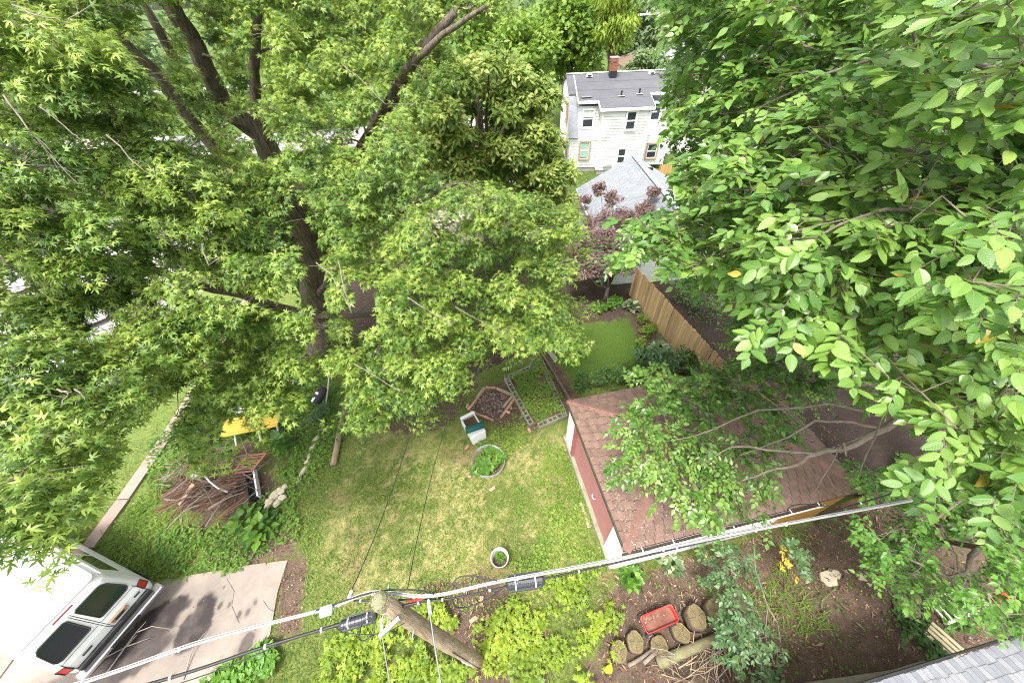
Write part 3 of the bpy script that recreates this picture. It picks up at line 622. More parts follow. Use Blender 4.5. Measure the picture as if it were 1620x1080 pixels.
# ---- the low red-roofed garage
M_RS = [pmat('red brown shingle %s' % s, c, tuple(x*.72 for x in c), 5, .92, .5, 70, c3=tuple(x*.66 for x in c), rand=.16) for s, c in (('a', (.22, .142, .112)), ('b', (.21, .136, .108)), ('c', (.23, .147, .115)))]
M_RIDGE = pmat('weathered red ridge cap', (.235, .125, .098), (.185, .10, .08), 4, .9, .4, 60, rand=.14)
M_PINK = pmat('faded pink paint', (.44, .20, .19), (.38, .165, .16), 3, .7, .15, c3=(.36, .17, .16)); M_MOSSC = pmat('mossy footing', (.30, .29, .20), (.21, .21, .14), 4, .95, .4)
def red_garage():
    A, B, Cc = P(898, 634, 2.4), P(990, 871, 2.4), P(1368, 775, 2.4)
    vx = (Cc-B)[:2]; lx = np.linalg.norm(vx); vx /= lx; vy = np.array([-vx[1], vx[0]]); ly = (A-B)[:2]@vy
    org = np.array([B[0], B[1], 0.0]); W = lambda u, v, z=0.0: np.array([*(B[:2]+vx*u+vy*v), z])
    X3, Y3 = np.array([*vx, 0]), np.array([*vy, 0]); U3 = np.array([0, 0, 1.])
    g = thing('red_garage', 'low garage with red brown hipped shingle roof and pink side wall', 'garage', org)
    ov = .12; zw = 2.35; rise = .95; ri = ly/2
    m = MB(); m.prism([W(ov, ov)[:2], W(lx-ov, ov)[:2], W(lx-ov, ly-ov)[:2], W(ov, ly-ov)[:2]], .18, zw); m.build('wall', M_PINK, g, org)
    m = MB(); m.prism([W(ov-.13, ov-.02)[:2], W(lx-ov+.1, ov-.02)[:2], W(lx-ov+.1, ly-ov+.1)[:2], W(ov-.13, ly-ov+.1)[:2]], -.1, .2); m.build('footing', M_MOSSC, g, org)
    # white corner boards, white front boards under the eave, pink post
    m = MB(); m.box(W(ov-.03, ly-ov-.28, 1.3), (.05, .6, 2.2), (X3, Y3, U3)); m.build('corner_panel', M_TRIM, g, org)
    m = MB(); m.box(W(ov-.05, ly-ov-.66, 1.3), (.09, .13, 2.2), (X3, Y3, U3)); m.build('door_post', pmat('dark pink post', (.36, .14, .13), (.3, .11, .11)), g, org)
    m = MB(); m.box(W(ov-.03, ov+.28, 1.3), (.05, .6, 2.2), (X3, Y3, U3)); m.build('corner_panel', M_TRIM, g, org)
    for k in range(6):     # lapped white boards of the front wall
        m = MB(); z = .25+k*.345; m.plate([W(ov-.02, ov-.045, z), W(lx-ov, ov-.045, z), W(lx-ov, ov-.012, z+.355), W(ov-.02, ov-.012, z+.355)], -Y3, .02); m.build('front_board', M_TRIM, g, org)
    m = MB(); m.box(W(lx-ov-.9, ov-.06, 1.2), (1.5, .04, 2.0), (X3, Y3, U3)); m.build('side_door', pmat('ochre plank door', (.42, .23, .05), (.34, .18, .04), 4, .7), g, org)
    m = MB(); q = W(ov-.02, 1.75, 1.0); m.tube([q, q-X3*.05+Y3*.02, q-X3*.06+Y3*.12, q-X3*.02+Y3*.16], .012, 6); m.build('door_handle', M_TRIM, g, org)
    # roof deck and gutters
    ze = 2.4; pk = ze+rise; r0, r1 = W(ri, ly/2, pk), W(lx-ri, ly/2, pk)
    c = [W(0, 0, ze), W(lx, 0, ze), W(lx, ly, ze), W(0, ly, ze)]
    m = MB(); vs = c+[r0, r1]+[p-U3*.12 for p in c]
    m.add(vs, [(0, 1, 5, 4), (1, 2, 5), (2, 3, 4, 5), (3, 0, 4), (6, 9, 8, 7), (0, 6, 7, 1), (1, 7, 8, 2), (2, 8, 9, 3), (3, 9, 6, 0)]); rf = m.build('roof', pmat('dark roof felt', (.09, .055, .045), (.065, .04, .034), 6, .95), g, org)
    shingles(g, org, [c[3], c[0], r0], -X3-U3*.4, M_RS, .25, .125, 130, .008, .019)
    shingles(g, org, [c[0], c[1], r1, r0], -Y3-U3*.4, M_RS, .25, .125, 170, .008, .019)
    shingles(g, org, [c[1], c[2], r1], X3-U3*.4, M_RS, .31, .145, 0)
    shingles(g, org, [c[2], c[3], r0, r1], Y3-U3*.4, M_RS, .31, .145, 0)
    caps = 0
    for a, b in ((c[0], r0), (c[3], r0), (c[1], r1), (c[2], r1), (r0, r1)):
        n = int(np.linalg.norm(b-a)/.2); d = (b-a)/n
        for i in range(n):
            p = a+d*(i+.5); _, s_, nn = frame(d); mm = MB(); w_ = .115; e_ = d*.55
            dip = .03
            mm.add([p-e_+nn*.035, p-e_+s_*w_-nn*(dip-.02), p+e_+s_*w_-nn*dip, p+e_+nn*.02, p+e_-s_*w_-nn*dip, p-e_-s_*w_-nn*(dip-.02)], [(0, 1, 2, 3), (0, 3, 4, 5)]); mm.build('ridge_shingle', M_RIDGE, g, org)
    lf = LF(); k_ = 900; uu = lx*.5*rnd(k_)**1.7+.15; vv = (ly/2-.1)*rnd(k_)**1.4+.06; hh = ze+rise*np.minimum(uu, vv)/ri+.03; an = rnd(k_)*6.28
    lf.add(np.stack([B[0]+vx[0]*uu+vy[0]*vv, B[1]+vx[1]*uu+vy[1]*vv, hh], 1), np.stack([np.cos(an), np.sin(an), gauss(k_)*.1], 1), np.tile([0, 0, 1.], (k_, 1))+gauss(k_, 3)*.15, .015+.045*rnd(k_)**2, rnd(k_)); o = lf.build('roof_litter', DIAM, leafmat('pale roof litter', (.12, .07, .05), (.30, .22, .17), (.48, .42, .36), .85, .05), g, org); o['kind'] = 'stuff'
    m = MB(); m.beam(W(-.02, 0, ze-.04), W(-.02, ly, ze-.04), .05, .1); m.build('dark_drip_edge', pmat('mossy black drip edge', (.05, .045, .035), (.09, .08, .05), 8, .95), g, org)
    # white front gutter, open at the top, with straps and dark leaf muck inside
    m = MB(); g0, g1 = -.15, lx-1.25
    for a, b, w_, h_ in (((g0, -.105, ze-.07), (g1, -.105, ze-.07), .015, .11), ((g0, -.06, ze-.12), (g1, -.06, ze-.12), .1, .015)): m.beam(W(*a), W(*b), w_, h_)
    m.box(W(g0, -.06, ze-.08), (.02, .1, .1), (X3, Y3, U3)); m.build('gutter', M_TRIM, g, org)
    m = MB(); m.beam(W(g0+.05, -.06, ze-.075), W(g1-.05, -.06, ze-.075), .075, .05); m.build('gutter_muck', pmat('wet leaf muck', (.04, .03, .022), (.07, .05, .035), 20, .9), g, org)
    for k in range(7):
        m = MB(); m.box(W(.4+k*.8, -.06, ze-.008), (.025, .12, .012), (X3, Y3, U3)); m.build('gutter_strap', M_TRIM, g, org)
    m = MB(); q = W(.55, 2.05, ze+.27); m.box(q, (.12, .16, .09), (X3, Y3, U3), taper=.7); m.build('roof_bracket', M_TRIM, g, org)
    return W, lx, ly
RGW, RGX, RGY = red_garage()
# ---- grey shingled shed roof at the lower right corner
def corner_shed():
    a = P(1380, 1080, 2.6); b = P(1612, 1008, 2.6); e = (b-a)[:2]; L0 = np.linalg.norm(e); e /= L0; f = np.array([e[1], -e[0]])
    org = np.array([b[0], b[1], 0.]); W = lambda u, v, z: np.array([*(b[:2]-e*u+f*v), z])
    s = thing('shed', 'shed roof of pale grey shingles at the lower right corner', 'shed', org)
    ms = [pmat('pale slate shingle %d' % i, c, tuple(x*.85 for x in c), 6, .9, .3, 60, rand=.1) for i, c in enumerate(((.225, .23, .255), (.25, .255, .275), (.205, .21, .235), (.27, .27, .29)))]
    m = MB(); m.prism([W(.15, .2, 0)[:2], W(6, .2, 0)[:2], W(6, 3.5, 0)[:2], W(.15, 3.5, 0)[:2]], 0, 2.4); m.build('wall', M_FOUND, s, org)
    q = [W(0, 0, 2.6), W(6, 0, 2.6), W(6, 3.6, 3.7), W(0, 3.6, 3.7)]; n = np.cross(q[1]-q[0], q[2]-q[0]); n /= np.linalg.norm(n); n = n if n[2] > 0 else -n
    m = MB(); m.plate(q, n, .12); m.build('roof', ms[0], s, org)
    shingles(s, org, q, W(0, 0, 2.6)-W(0, 3.6, 3.7), ms, .12, .19, 300, .003, .012, jitter=.02)
    m = MB(); m.beam(W(.0, -.03, 2.53), W(6, -.03, 2.53), .03, .13); m.build('drip_edge', M_DARKM, s, org)
corner_shed()

# ================================================================== trees
M_BARK = pmat('grey brown furrowed bark', (.21, .17, .13), (.055, .042, .032), 14, .95, 1.0, 18, stretch=(1, 1, .16), c3=(.17, .145, .11), bdist=.07)
M_ETW = pmat('elm twig bark', (.17, .13, .10), (.11, .085, .065), 9, .9)
M_BARK2 = pmat('pale smooth bark', (.27, .225, .18), (.15, .12, .095), 9, .9, .7, 30, c3=(.24, .155, .105), bdist=.03)
M_TWIG = pmat('grey dead twig', (.30, .26, .225), (.20, .17, .15), 9, .9); M_BARKD = pmat('dark bark', (.10, .08, .065), (.06, .05, .04), 6, .95, .7, 20)
M_MAPLE = leafmat('silver maple leaf', (.045, .10, .016), (.15, .25, .036), (.34, .43, .085), .45, .30)
M_ELM = leafmat('elm leaf', (.045, .115, .022), (.105, .22, .04), (.24, .375, .075), .30, .30, accent=(.50, .34, .05), spec=.5)
M_ELMV = leafmat('elm leaf veined', (.045, .115, .022), (.105, .22, .04), (.24, .375, .075), .30, .30, accent=(.50, .34, .05), spec=.6, veins=.32)
M_ELMO = leafmat('elm leaf single', (.09, .19, .032), (.15, .275, .05), (.25, .39, .08), .28, .27, rand_obj=True, accent=(.50, .34, .05), spec=.65, veins=.32)
M_MAPO = leafmat('silver maple leaf single', (.10, .18, .03), (.19, .29, .045), (.35, .44, .09), .45, .30, rand_obj=True)

def depth_field(ctrl):
    c = np.array(ctrl, float)
    def f(x, y):
        d2 = (c[:, 0]-x)**2+(c[:, 1]-y)**2+400; wgt = 1/d2**1.5; return float((wgt*c[:, 2]).sum()/wgt.sum())
    return f
def inpoly(x, y, poly):
    c = False; x1, y1 = poly[-1]
    for x2, y2 in poly:
        if (y1 > y) != (y2 > y) and x < (x2-x1)*(y-y1)/(y2-y1)+x1: c = not c
        x1, y1 = x2, y2
    return c
def boughs(poly, df, step, dd, clear=(), tries=5000, seed=1):
    """bough centres spread through the part of the crown that the photo shows, step metres apart, dd = extra depth range"""
    r = random.Random(seed); xs = [p[0] for p in poly]; ys = [p[1] for p in poly]; out = []; px = []
    for _ in range(tries):
        x, y = r.uniform(min(xs), max(xs)), r.uniform(min(ys), max(ys))
        if not inpoly(x, y, poly): continue
        d = df(x, y)+r.uniform(*dd); sp = step*FPX/d
        if any((x-a)**2+(y-b)**2 < max(sp, s)**2*.8 for a, b, s in px): continue
        if any(inpoly(x, y, c) for c in clear): continue
        q = D(x, y, d)
        if q[2] < .8: continue
        px.append((x, y, sp)); out.append(q)
    return out
def limbs_to(mbr, limbs, targets, r_in=.035, r_out=.012, n=5, sag=.15, maxr=99, mind=0.0):
    """a branch from the nearest limb point to every bough centre; returns branch end directions"""
    pts = []
    for pl_, r0, r1 in limbs:
        for i in range(len(pl_)-1):
            for t in np.linspace(0, 1, 8): pts.append((pl_[i]+(pl_[i+1]-pl_[i])*t, r0+(r1-r0)*(i+t)/(len(pl_)-1)))
    pp = np.array([p for p, _ in pts]); rr = np.array([r for _, r in pts]); dirs = []
    order = sorted(range(len(targets)), key=lambda i: np.min(np.linalg.norm(pp-targets[i], axis=1)))
    dirs = [None]*len(targets)
    for i in order:
        q = targets[i]; dv_ = np.linalg.norm(pp-q, axis=1)+np.maximum(pp[:, 2]-q[2]-.2, 0)*1.5
        j = int(np.argmin(dv_)); a = pp[j]; L0 = np.linalg.norm(q-a); d = (q-a)/max(L0, 1e-6)
        m1 = a+(q-a)*.35+np.array([random.uniform(-.1, .1)*L0, random.uniform(-.1, .1)*L0, sag*L0]); m2 = a+(q-a)*.72+np.array([random.uniform(-.08, .08)*L0, random.uniform(-.08, .08)*L0, sag*.7*L0])
        ra = min(rr[j]*.75, r_in*(1+.35*L0)); mbr.tube([a, m1, m2, q], [ra, ra*.75, ra*.5+r_out*.3, r_out], n, False)
        e = q-m2; dirs[i] = e/max(np.linalg.norm(e), 1e-6)
        new = np.array([m1, (m1+m2)/2, m2, q]); pp = np.vstack([pp, new]); rr = np.concatenate([rr, [ra*.75, ra*.6, ra*.5, r_out*1.2]])
    return dirs

# ---------------- silver maple
LOBE3 = tmpl([(0, 0, 0), (.12, .36, .03), (-.12, .36, .03), (.46, .46, -.08), (-.46, .46, -.08), (0, 1, -.16)], [(0, 3, 1), (0, 2, 4), (0, 1, 2), (1, 5, 2)])
CHEST = tmpl([(0, 0, 0), (.22, .4, .03), (-.22, .4, .03), (.14, .75, 0), (-.14, .75, 0), (0, 1, -.14)], [(0, 1, 2), (1, 3, 2), (3, 4, 2), (3, 5, 4)])
MAPLE5 = tmpl([(0, 0, 0), (.11, .4, .03), (-.11, .4, .03), (.36, .12, -.04), (-.36, .12, -.04), (.48, .64, -.1), (-.48, .64, -.1), (0, 1, -.16)], [(0, 3, 1), (0, 2, 4), (0, 1, 2), (0, 5, 1), (0, 2, 6), (1, 7, 2)])
def rosettes(lf, tw, centres, radius, count, size, outdir, clear=(), flat=.45, leaves=9, bright=.5, twig_r=.005):
    for q, od in zip(centres, outdir):
        r = radius*random.uniform(.75, 1.3); k = int(count*random.uniform(.75, 1.25)*(r/radius)**1.6); hb = random.uniform(-.24, .24)
        u = unit(gauss(k, 3)); u[:, 2] = np.abs(u[:, 2])*.9-.15; rad = r*rnd(k)**.42
        p = q+u*rad[:, None]*np.array([1, 1, flat])+np.array([od[0], od[1], 0])*r*.3
        p[:, 2] -= .22*(np.linalg.norm(p[:, :2]-q[:2], axis=1)/r)**2*r      # tips droop
        if clear:
            x, y, _ = proj(p); ok = np.ones(k, bool)
            for c in clear: ok &= sdf(x, y, c) > 0
            p = p[ok]; u = u[ok]; k = len(p)
        if k == 0: continue
        ax = unit(np.array([0, 0, 1.0])+u*.6+gauss(k, 3)*.38)
        for i in range(0, k, 4):
            mid = (q+p[i])/2+np.array([0, 0, .05*r]); tw.tube([q, mid, p[i]], [twig_r*1.8, twig_r*1.2, twig_r*.6], 3, False)
        nl = leaves; a0 = rnd(k, 1)*6.28; ang = a0+np.arange(nl)[None]*(2*math.pi*.382*1.0)+gauss(k, nl)*.25
        t1 = unit(np.cross(ax, np.array([.31, .95, .05]))); t2 = np.cross(ax, t1)
        tilt = np.linspace(.15, 1.0, nl)[None]*.75+gauss(k, nl)*.18-.25   # outer ones droop
        rad_ = t1[:, None]*np.cos(ang)[..., None]+t2[:, None]*np.sin(ang)[..., None]
        d = unit(rad_*np.cos(tilt)[..., None]-ax[:, None]*np.sin(tilt)[..., None]); n_ = unit(ax[:, None]*np.cos(tilt)[..., None]+rad_*np.sin(tilt)[..., None]+gauss(k, nl, 3)*.25)
        s = size*(.5+.85*rnd(k, nl)); pos = p[:, None]+d*(s*.45)[..., None]-ax[:, None]*(np.linspace(0, .12, nl)[None]*1.0)[..., None]*size*2.5
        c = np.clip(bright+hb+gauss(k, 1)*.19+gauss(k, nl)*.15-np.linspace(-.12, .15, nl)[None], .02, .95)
        lf.add(pos.reshape(-1, 3), d.reshape(-1, 3), n_.reshape(-1, 3), s.ravel(), c.ravel())
def maple():
    base = P(505, 562, 0); org = base.copy(); org[2] = 0
    t = thing('silver_maple_tree', 'huge silver maple with many grey stems filling the left half', 'tree', org)
    L = lambda *q: [PY(x, y, Y) for x, y, Y in q]      # stems rise from the foot about 12 m out; each point on the plane y = Y
    limbs = [
        ([P(508, 574, 0)]+L((503, 520, 11.8), (492, 440, 12.0), (478, 370, 12.1), (455, 300, 12.3), (412, 215, 12.4), (352, 165, 12.2), (312, 75, 11.8), (267, 0, 11.5)), .50, .17),
        (L((495, 480, 11.9), (505, 420, 12.2), (490, 345, 12.4), (455, 280, 12.7), (408, 180, 13.0), (400, 110, 13.0), (408, 20, 13.0)), .28, .11),
        (L((505, 520, 11.9), (500, 440, 12.2), (520, 330, 12.4), (575, 230, 12.4), (620, 160, 12.2), (665, 80, 11.8), (720, 20, 11.5)), .26, .09),
        (L((575, 230, 12.4), (640, 110, 11.5), (700, 55, 11.0), (770, 10, 10.5)), .12, .04),
        (L((490, 470, 12.0), (405, 312, 12.8), (328, 220, 13.0), (250, 120, 12.8), (167, 37, 12.5)), .26, .13),
        (L((405, 312, 12.8), (340, 200, 13.3), (267, 77, 13.0), (230, 10, 12.8)), .17, .09),
        (L((497, 500, 11.8), (440, 487, 11.2), (380, 465, 10.6), (315, 452, 9.9), (220, 420, 9.2), (110, 400, 8.0)), .22, .07),
        (L((478, 370, 12.1), (380, 330, 11.2), (250, 300, 10.0), (130, 270, 9.0), (0, 232, 8.0)), .15, .06),
        (L((412, 215, 12.4), (330, 172, 11.5), (240, 158, 11.0)), .08, .03),
        (L((497, 470, 12.0), (560, 400, 10.8), (640, 330, 9.5), (720, 290, 8.6)), .14, .05),
        (L((500, 500, 11.8), (560, 500, 9.8), (640, 490, 8.2), (740, 470, 7.6)), .12, .04),
        (L((315, 452, 9.9), (240, 540, 7.6), (150, 600, 5.5), (60, 640, 4.0), (-40, 680, 3.2)), .10, .035),
    ]
    tr = MB()
    for pl_, r0, r1 in limbs:
        k = len(pl_); q = []
        for i in range(k-1):
            for s in np.linspace(0, 1, 4)[:-1]:
                p = pl_[i]+(pl_[i+1]-pl_[i])*s; q.append(p+np.array([random.uniform(-.04, .04), random.uniform(-.04, .04), 0]))
        q.append(pl_[-1]); tr.tube(q, list(np.linspace(r0, r1, len(q))), 12, True, .07)
    b0 = base
    for j in range(7):       # root flare
        a = j*.9; tr.tube([b0+np.array([0, 0, .55]), b0+np.array([.4*math.cos(a), .4*math.sin(a), .15]), b0+np.array([.85*math.cos(a), .85*math.sin(a), -.12])], [.2, .16, .05], 8, True, .1)
    tr.build('trunk', M_BARK, t, org, True)
    df = depth_field([(30, 60, 5.3), (30, 300, 5.2), (60, 680, 4.4), (20, 800, 4.0), (130, 740, 4.8), (200, 250, 6.3), (300, 500, 6.6), (280, 650, 7.2), (450, 450, 7.2), (400, 100, 8.6), (620, 620, 8.3), (700, 300, 7.6),
                      (850, 470, 9.0), (600, 100, 8.6), (640, 450, 7.8), (500, 0, 9), (560, 560, 7.8), (420, 560, 8.2), (780, 60, 9.5)])
    outline = [(-160, -90), (700, -90), (800, -20), (700, 70), (690, 140), (640, 210), (660, 280), (760, 300), (840, 330), (900, 350), (890, 400), (860, 450), (900, 490), (895, 540), (850, 540), (790, 540), (750, 545), (730, 570),
               (700, 570), (690, 610), (640, 640), (600, 610), (580, 660), (560, 640), (510, 540), (460, 560), (440, 650), (395, 685), (310, 712), (250, 700), (230, 640), (290, 580), (260, 560), (200, 620), (180, 700), (150, 770), (60, 830), (-160, 850)]
    clear = [[(205, 0), (265, 0), (255, 60), (275, 110), (235, 105)], [(300, 590), (312, 610), (258, 715), (170, 870), (100, 870), (195, 720), (242, 640)], [(495, 590), (545, 590), (545, 650), (490, 650)], [(343, 664), (378, 658), (392, 680), (400, 700), (345, 694)], [(418, 652), (448, 652), (448, 692), (412, 692)], [(364, 634), (392, 640), (388, 658), (366, 648)], 
             [(392, 160), (428, 205), (448, 255), (418, 255), (366, 185)], [(452, 300), (492, 332), (514, 420), (514, 475), (488, 475), (468, 390)], [(490, 440), (520, 440), (522, 560), (494, 560)], [(590, 170), (640, 90), (665, 95), (610, 185), (560, 240), (550, 225)], [(135, 490), (185, 495), (180, 525), (130, 525)], [(5, 425), (55, 450), (50, 475), (0, 460)], [(70, 690), (110, 690), (110, 735), (65, 730)],
             [(310, 445), (390, 458), (480, 480), (480, 500), (390, 482), (310, 470)], [(0, 225), (110, 275), (100, 295), (0, 245)], [(158, 40), (177, 30), (262, 112), (338, 216), (318, 230), (238, 126)], [(258, 0), (290, 0), (326, 62), (368, 160), (342, 174), (298, 78)], [(396, 20), (421, 20), (414, 150), (390, 150)], [(222, 15), (240, 10), (278, 75), (262, 82)],
             [(545, 440), (600, 450), (600, 520), (560, 530)]]
    near = boughs(outline, df, .56, (-.4, .5), clear, 9000, 3)
    deep = boughs(outline, df, .80, (1.1, 3.0), clear, 6000, 5)
    deep = [q for q in deep if q[2] > 2.6]
    br = MB(); tw = MB()
    d1 = limbs_to(br, limbs, near+deep, .03, .010, 5, .10)
    lf = LF(); ld = LF()
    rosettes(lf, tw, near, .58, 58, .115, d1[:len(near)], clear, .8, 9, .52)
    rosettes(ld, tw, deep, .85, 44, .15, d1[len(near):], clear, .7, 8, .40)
    # outer crown that leaves the frame, coarser
    far = [D(-400, 200, 6.5), D(-350, 500, 5.5), D(-300, 800, 5.0), D(100, -250, 8.5), D(450, -200, 10), D(-250, -150, 7.5)]
    d2 = limbs_to(br, limbs, far, .05, .015, 5, .1); rosettes(ld, tw, far, 1.3, 60, .15, d2, (), .6, 8, .45)
    o = br.build('branches', M_BARK, t, org, True); o['kind'] = 'stuff'; o = tw.build('twigs', M_TWIG, t, org); o['kind'] = 'stuff'
    # bare grey twigs standing clear of the leaves
    for pts in (((20, 8, 4.4), (60, 25, 4.4), (100, 36, 4.5), (118, 25, 4.5), (120, 0, 4.5)), ((5, 150, 4.6), (45, 205, 4.7), (80, 245, 4.9), (125, 292, 5.0)), ((62, 168, 5.0), (115, 212, 5.2), (128, 222, 5.2)), ((168, 213, 5.6), (228, 270, 5.8), (250, 275, 5.9)),
                ((0, 405, 4.5), (12, 420, 4.6), (38, 423, 4.8)), ((535, 412, 6.6), (545, 460, 6.6), (556, 492, 6.6)), ((500, 415, 6.6), (525, 435, 6.6), (556, 495, 6.6)), ((320, 385, 6), (330, 420, 6), (352, 405, 6.1)),
                ((540, 100, 7.6), (575, 130, 7.7), (610, 165, 7.7), (665, 165, 7.8)), ((645, 470, 7.2), (690, 500, 7.3), (720, 510, 7.4)), ((560, 575, 7.4), (620, 612, 7.5), (640, 620, 7.5)), ((720, 485, 7.6), (780, 520, 7.7)), ((90, 615, 4.2), (108, 622, 4.2), (97, 640, 4.3)), ((118, 615, 4.3), (135, 632, 4.3))):
        m = MB(); q0 = [D(*q) for q in pts]; q = []
        for a, b in zip(q0, q0[1:]):
            for s in (0, .33, .67): q.append(a+(b-a)*s+gauss(3)*.012*(1 if s else 0))
        q.append(q0[-1]); m.tube(q, list(np.linspace(.011, .003, len(q))), 5, True, .15)
        for k in range(1, len(q)-1):
            if random.random() < .45: e = unit(q[k+1]-q[k])*.12+gauss(3)*.07; m.tube([q[k], q[k]+e*.5+gauss(3)*.01, q[k]+e], [.006, .004, .002], 3, False)
        o = m.build('dead_twig', M_TWIG, t, org); o['kind'] = 'stuff'
    p, d, n, s, c = lf.cat(); x, y, z = proj(p); vis = (x > 10) & (x < 1610) & (y > 10) & (y < 1070) & (z > .5)
    size = np.where(vis, s/z, 0); pick = np.argsort(-size)[:300]; m = np.ones(len(p), bool); m[pick] = False
    leaf_objects('leaf', (p[pick], d[pick], n[pick], s[pick]), MAPLE, M_MAPO, t, org)
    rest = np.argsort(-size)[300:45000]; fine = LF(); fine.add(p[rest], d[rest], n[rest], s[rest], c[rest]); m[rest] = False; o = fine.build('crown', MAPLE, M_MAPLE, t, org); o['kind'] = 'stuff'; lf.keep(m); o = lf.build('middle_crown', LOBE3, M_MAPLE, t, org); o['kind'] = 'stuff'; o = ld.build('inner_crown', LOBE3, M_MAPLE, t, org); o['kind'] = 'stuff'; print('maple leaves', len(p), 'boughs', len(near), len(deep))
maple()

# ---------------- elm with large near leaves on the right
TOOTH = None
def toothed():
    """ovate leaf with a saw-toothed margin, folded along the midrib"""
    V = [(0, 0, 0)]; F = []; N_ = 9; mids = []; L_, R_ = [], []
    for i in range(N_+1):
        t = i/N_; wv = .275*math.sin(math.pi*min(t*1.0, 1)**.8)**.85*(1-.15*t) if 0 < t < 1 else 0
        y = t*1.06; cup = .20*wv; V.append((0, y, -.10*t*t)); mids.append(len(V)-1)
        for s, lst in ((1, R_), (-1, L_)):
            V.append((s*wv, y-.02, cup-.10*t*t)); lst.append(len(V)-1)
        if 0 < i < N_:
            for s, lst in ((1, R_), (-1, L_)): V.append((s*(wv+.018), y+.055, cup-.10*t*t)); lst.append(len(V)-1)
    def strip(side, flip):
        k = 0
        for i in range(N_):
            # side list holds point, tooth, point, tooth ...
            a = side[0] if i == 0 else side[2*i-1]; tt = None if i == 0 else side[2*i]; b = side[2*i+1] if i+1 < N_ else side[-1]
            tri = [(mids[i], a, mids[i+1]), (a, b, mids[i+1])]
            if tt is not None: tri = [(mids[i], a, mids[i+1]), (a, tt, b), (a, b, mids[i+1])]
            F.extend([t_[::-1] for t_ in tri] if flip else tri)
    strip(R_, False); strip(L_, True)
    return tmpl(V, F)
TOOTH = toothed()
def sprays(lf, tw, centres, outdir, radius, count, size, per=9, bright=.5, droop=.25, clear=(), flat=.5, accent=.012, twig_r=.004, tw_step=1):
    for q, od in zip(centres, outdir):
        k = max(2, int(count*random.uniform(.7, 1.3))); hb = random.uniform(-.18, .2)
        st = q+gauss(k, 3)*radius*.42*np.array([1, 1, flat])
        td = unit(np.asarray(od)[None]*np.array([1, 1, .5])*.9+gauss(k, 3)*np.array([.75, .75, .25])+np.array([0, 0, -.12]))
        ln = radius*(.55+.5*rnd(k)); up = unit(np.array([0, 0, 1.0])+gauss(k, 3)*.28+EYE*0)
        sd_ = unit(np.cross(td, up)); up = np.cross(sd_, td)
        f = (np.arange(per)+.6)/per; pos = st[:, None]+td[:, None]*(ln[:, None]*f[None])[..., None]; pos[..., 2] -= droop*(ln[:, None]*f[None]**2)
        if clear:
            x, y, _ = proj(pos[:, per//2]); ok = np.ones(k, bool)
            for c in clear: ok &= sdf(x, y, c) > 0
            st, td, ln, up, sd_, pos = [a[ok] for a in (st, td, ln, up, sd_, pos)]; k = len(st)
            if k == 0: continue
        for i in range(k):
            if i % tw_step: continue
            tw.tube([st[i], (st[i]+pos[i, per//2])/2, pos[i, per//2], pos[i, -1]], [twig_r*1.3, twig_r*1.1, twig_r*.9, twig_r*.5], 3, False)
            if i % (2*tw_step) == 0: tw.tube([q, (q+st[i])/2, st[i]], [twig_r*1.8, twig_r*1.5, twig_r*1.2], 3, False)
        sg = np.where(np.arange(per) % 2 == 0, 1.0, -1.0); sg[-1] = .15
        d = unit(td[:, None]*.62+sd_[:, None]*sg[None, :, None]*.8-up[:, None]*.18+gauss(k, per, 3)*.16)
        n = unit(up[:, None]+gauss(k, per, 3)*.36); s = size*(.5+.75*rnd(k, per))*(1-.25*np.abs(f-.55))[None]
        c = np.clip(bright+hb+gauss(k, 1)*.12+gauss(k, per)*.13, .02, .93); c = np.where(rnd(k, per) < accent*.6, .999, c)
        lf.add(pos.reshape(-1, 3), d.reshape(-1, 3), n.reshape(-1, 3), s.ravel(), c.ravel())
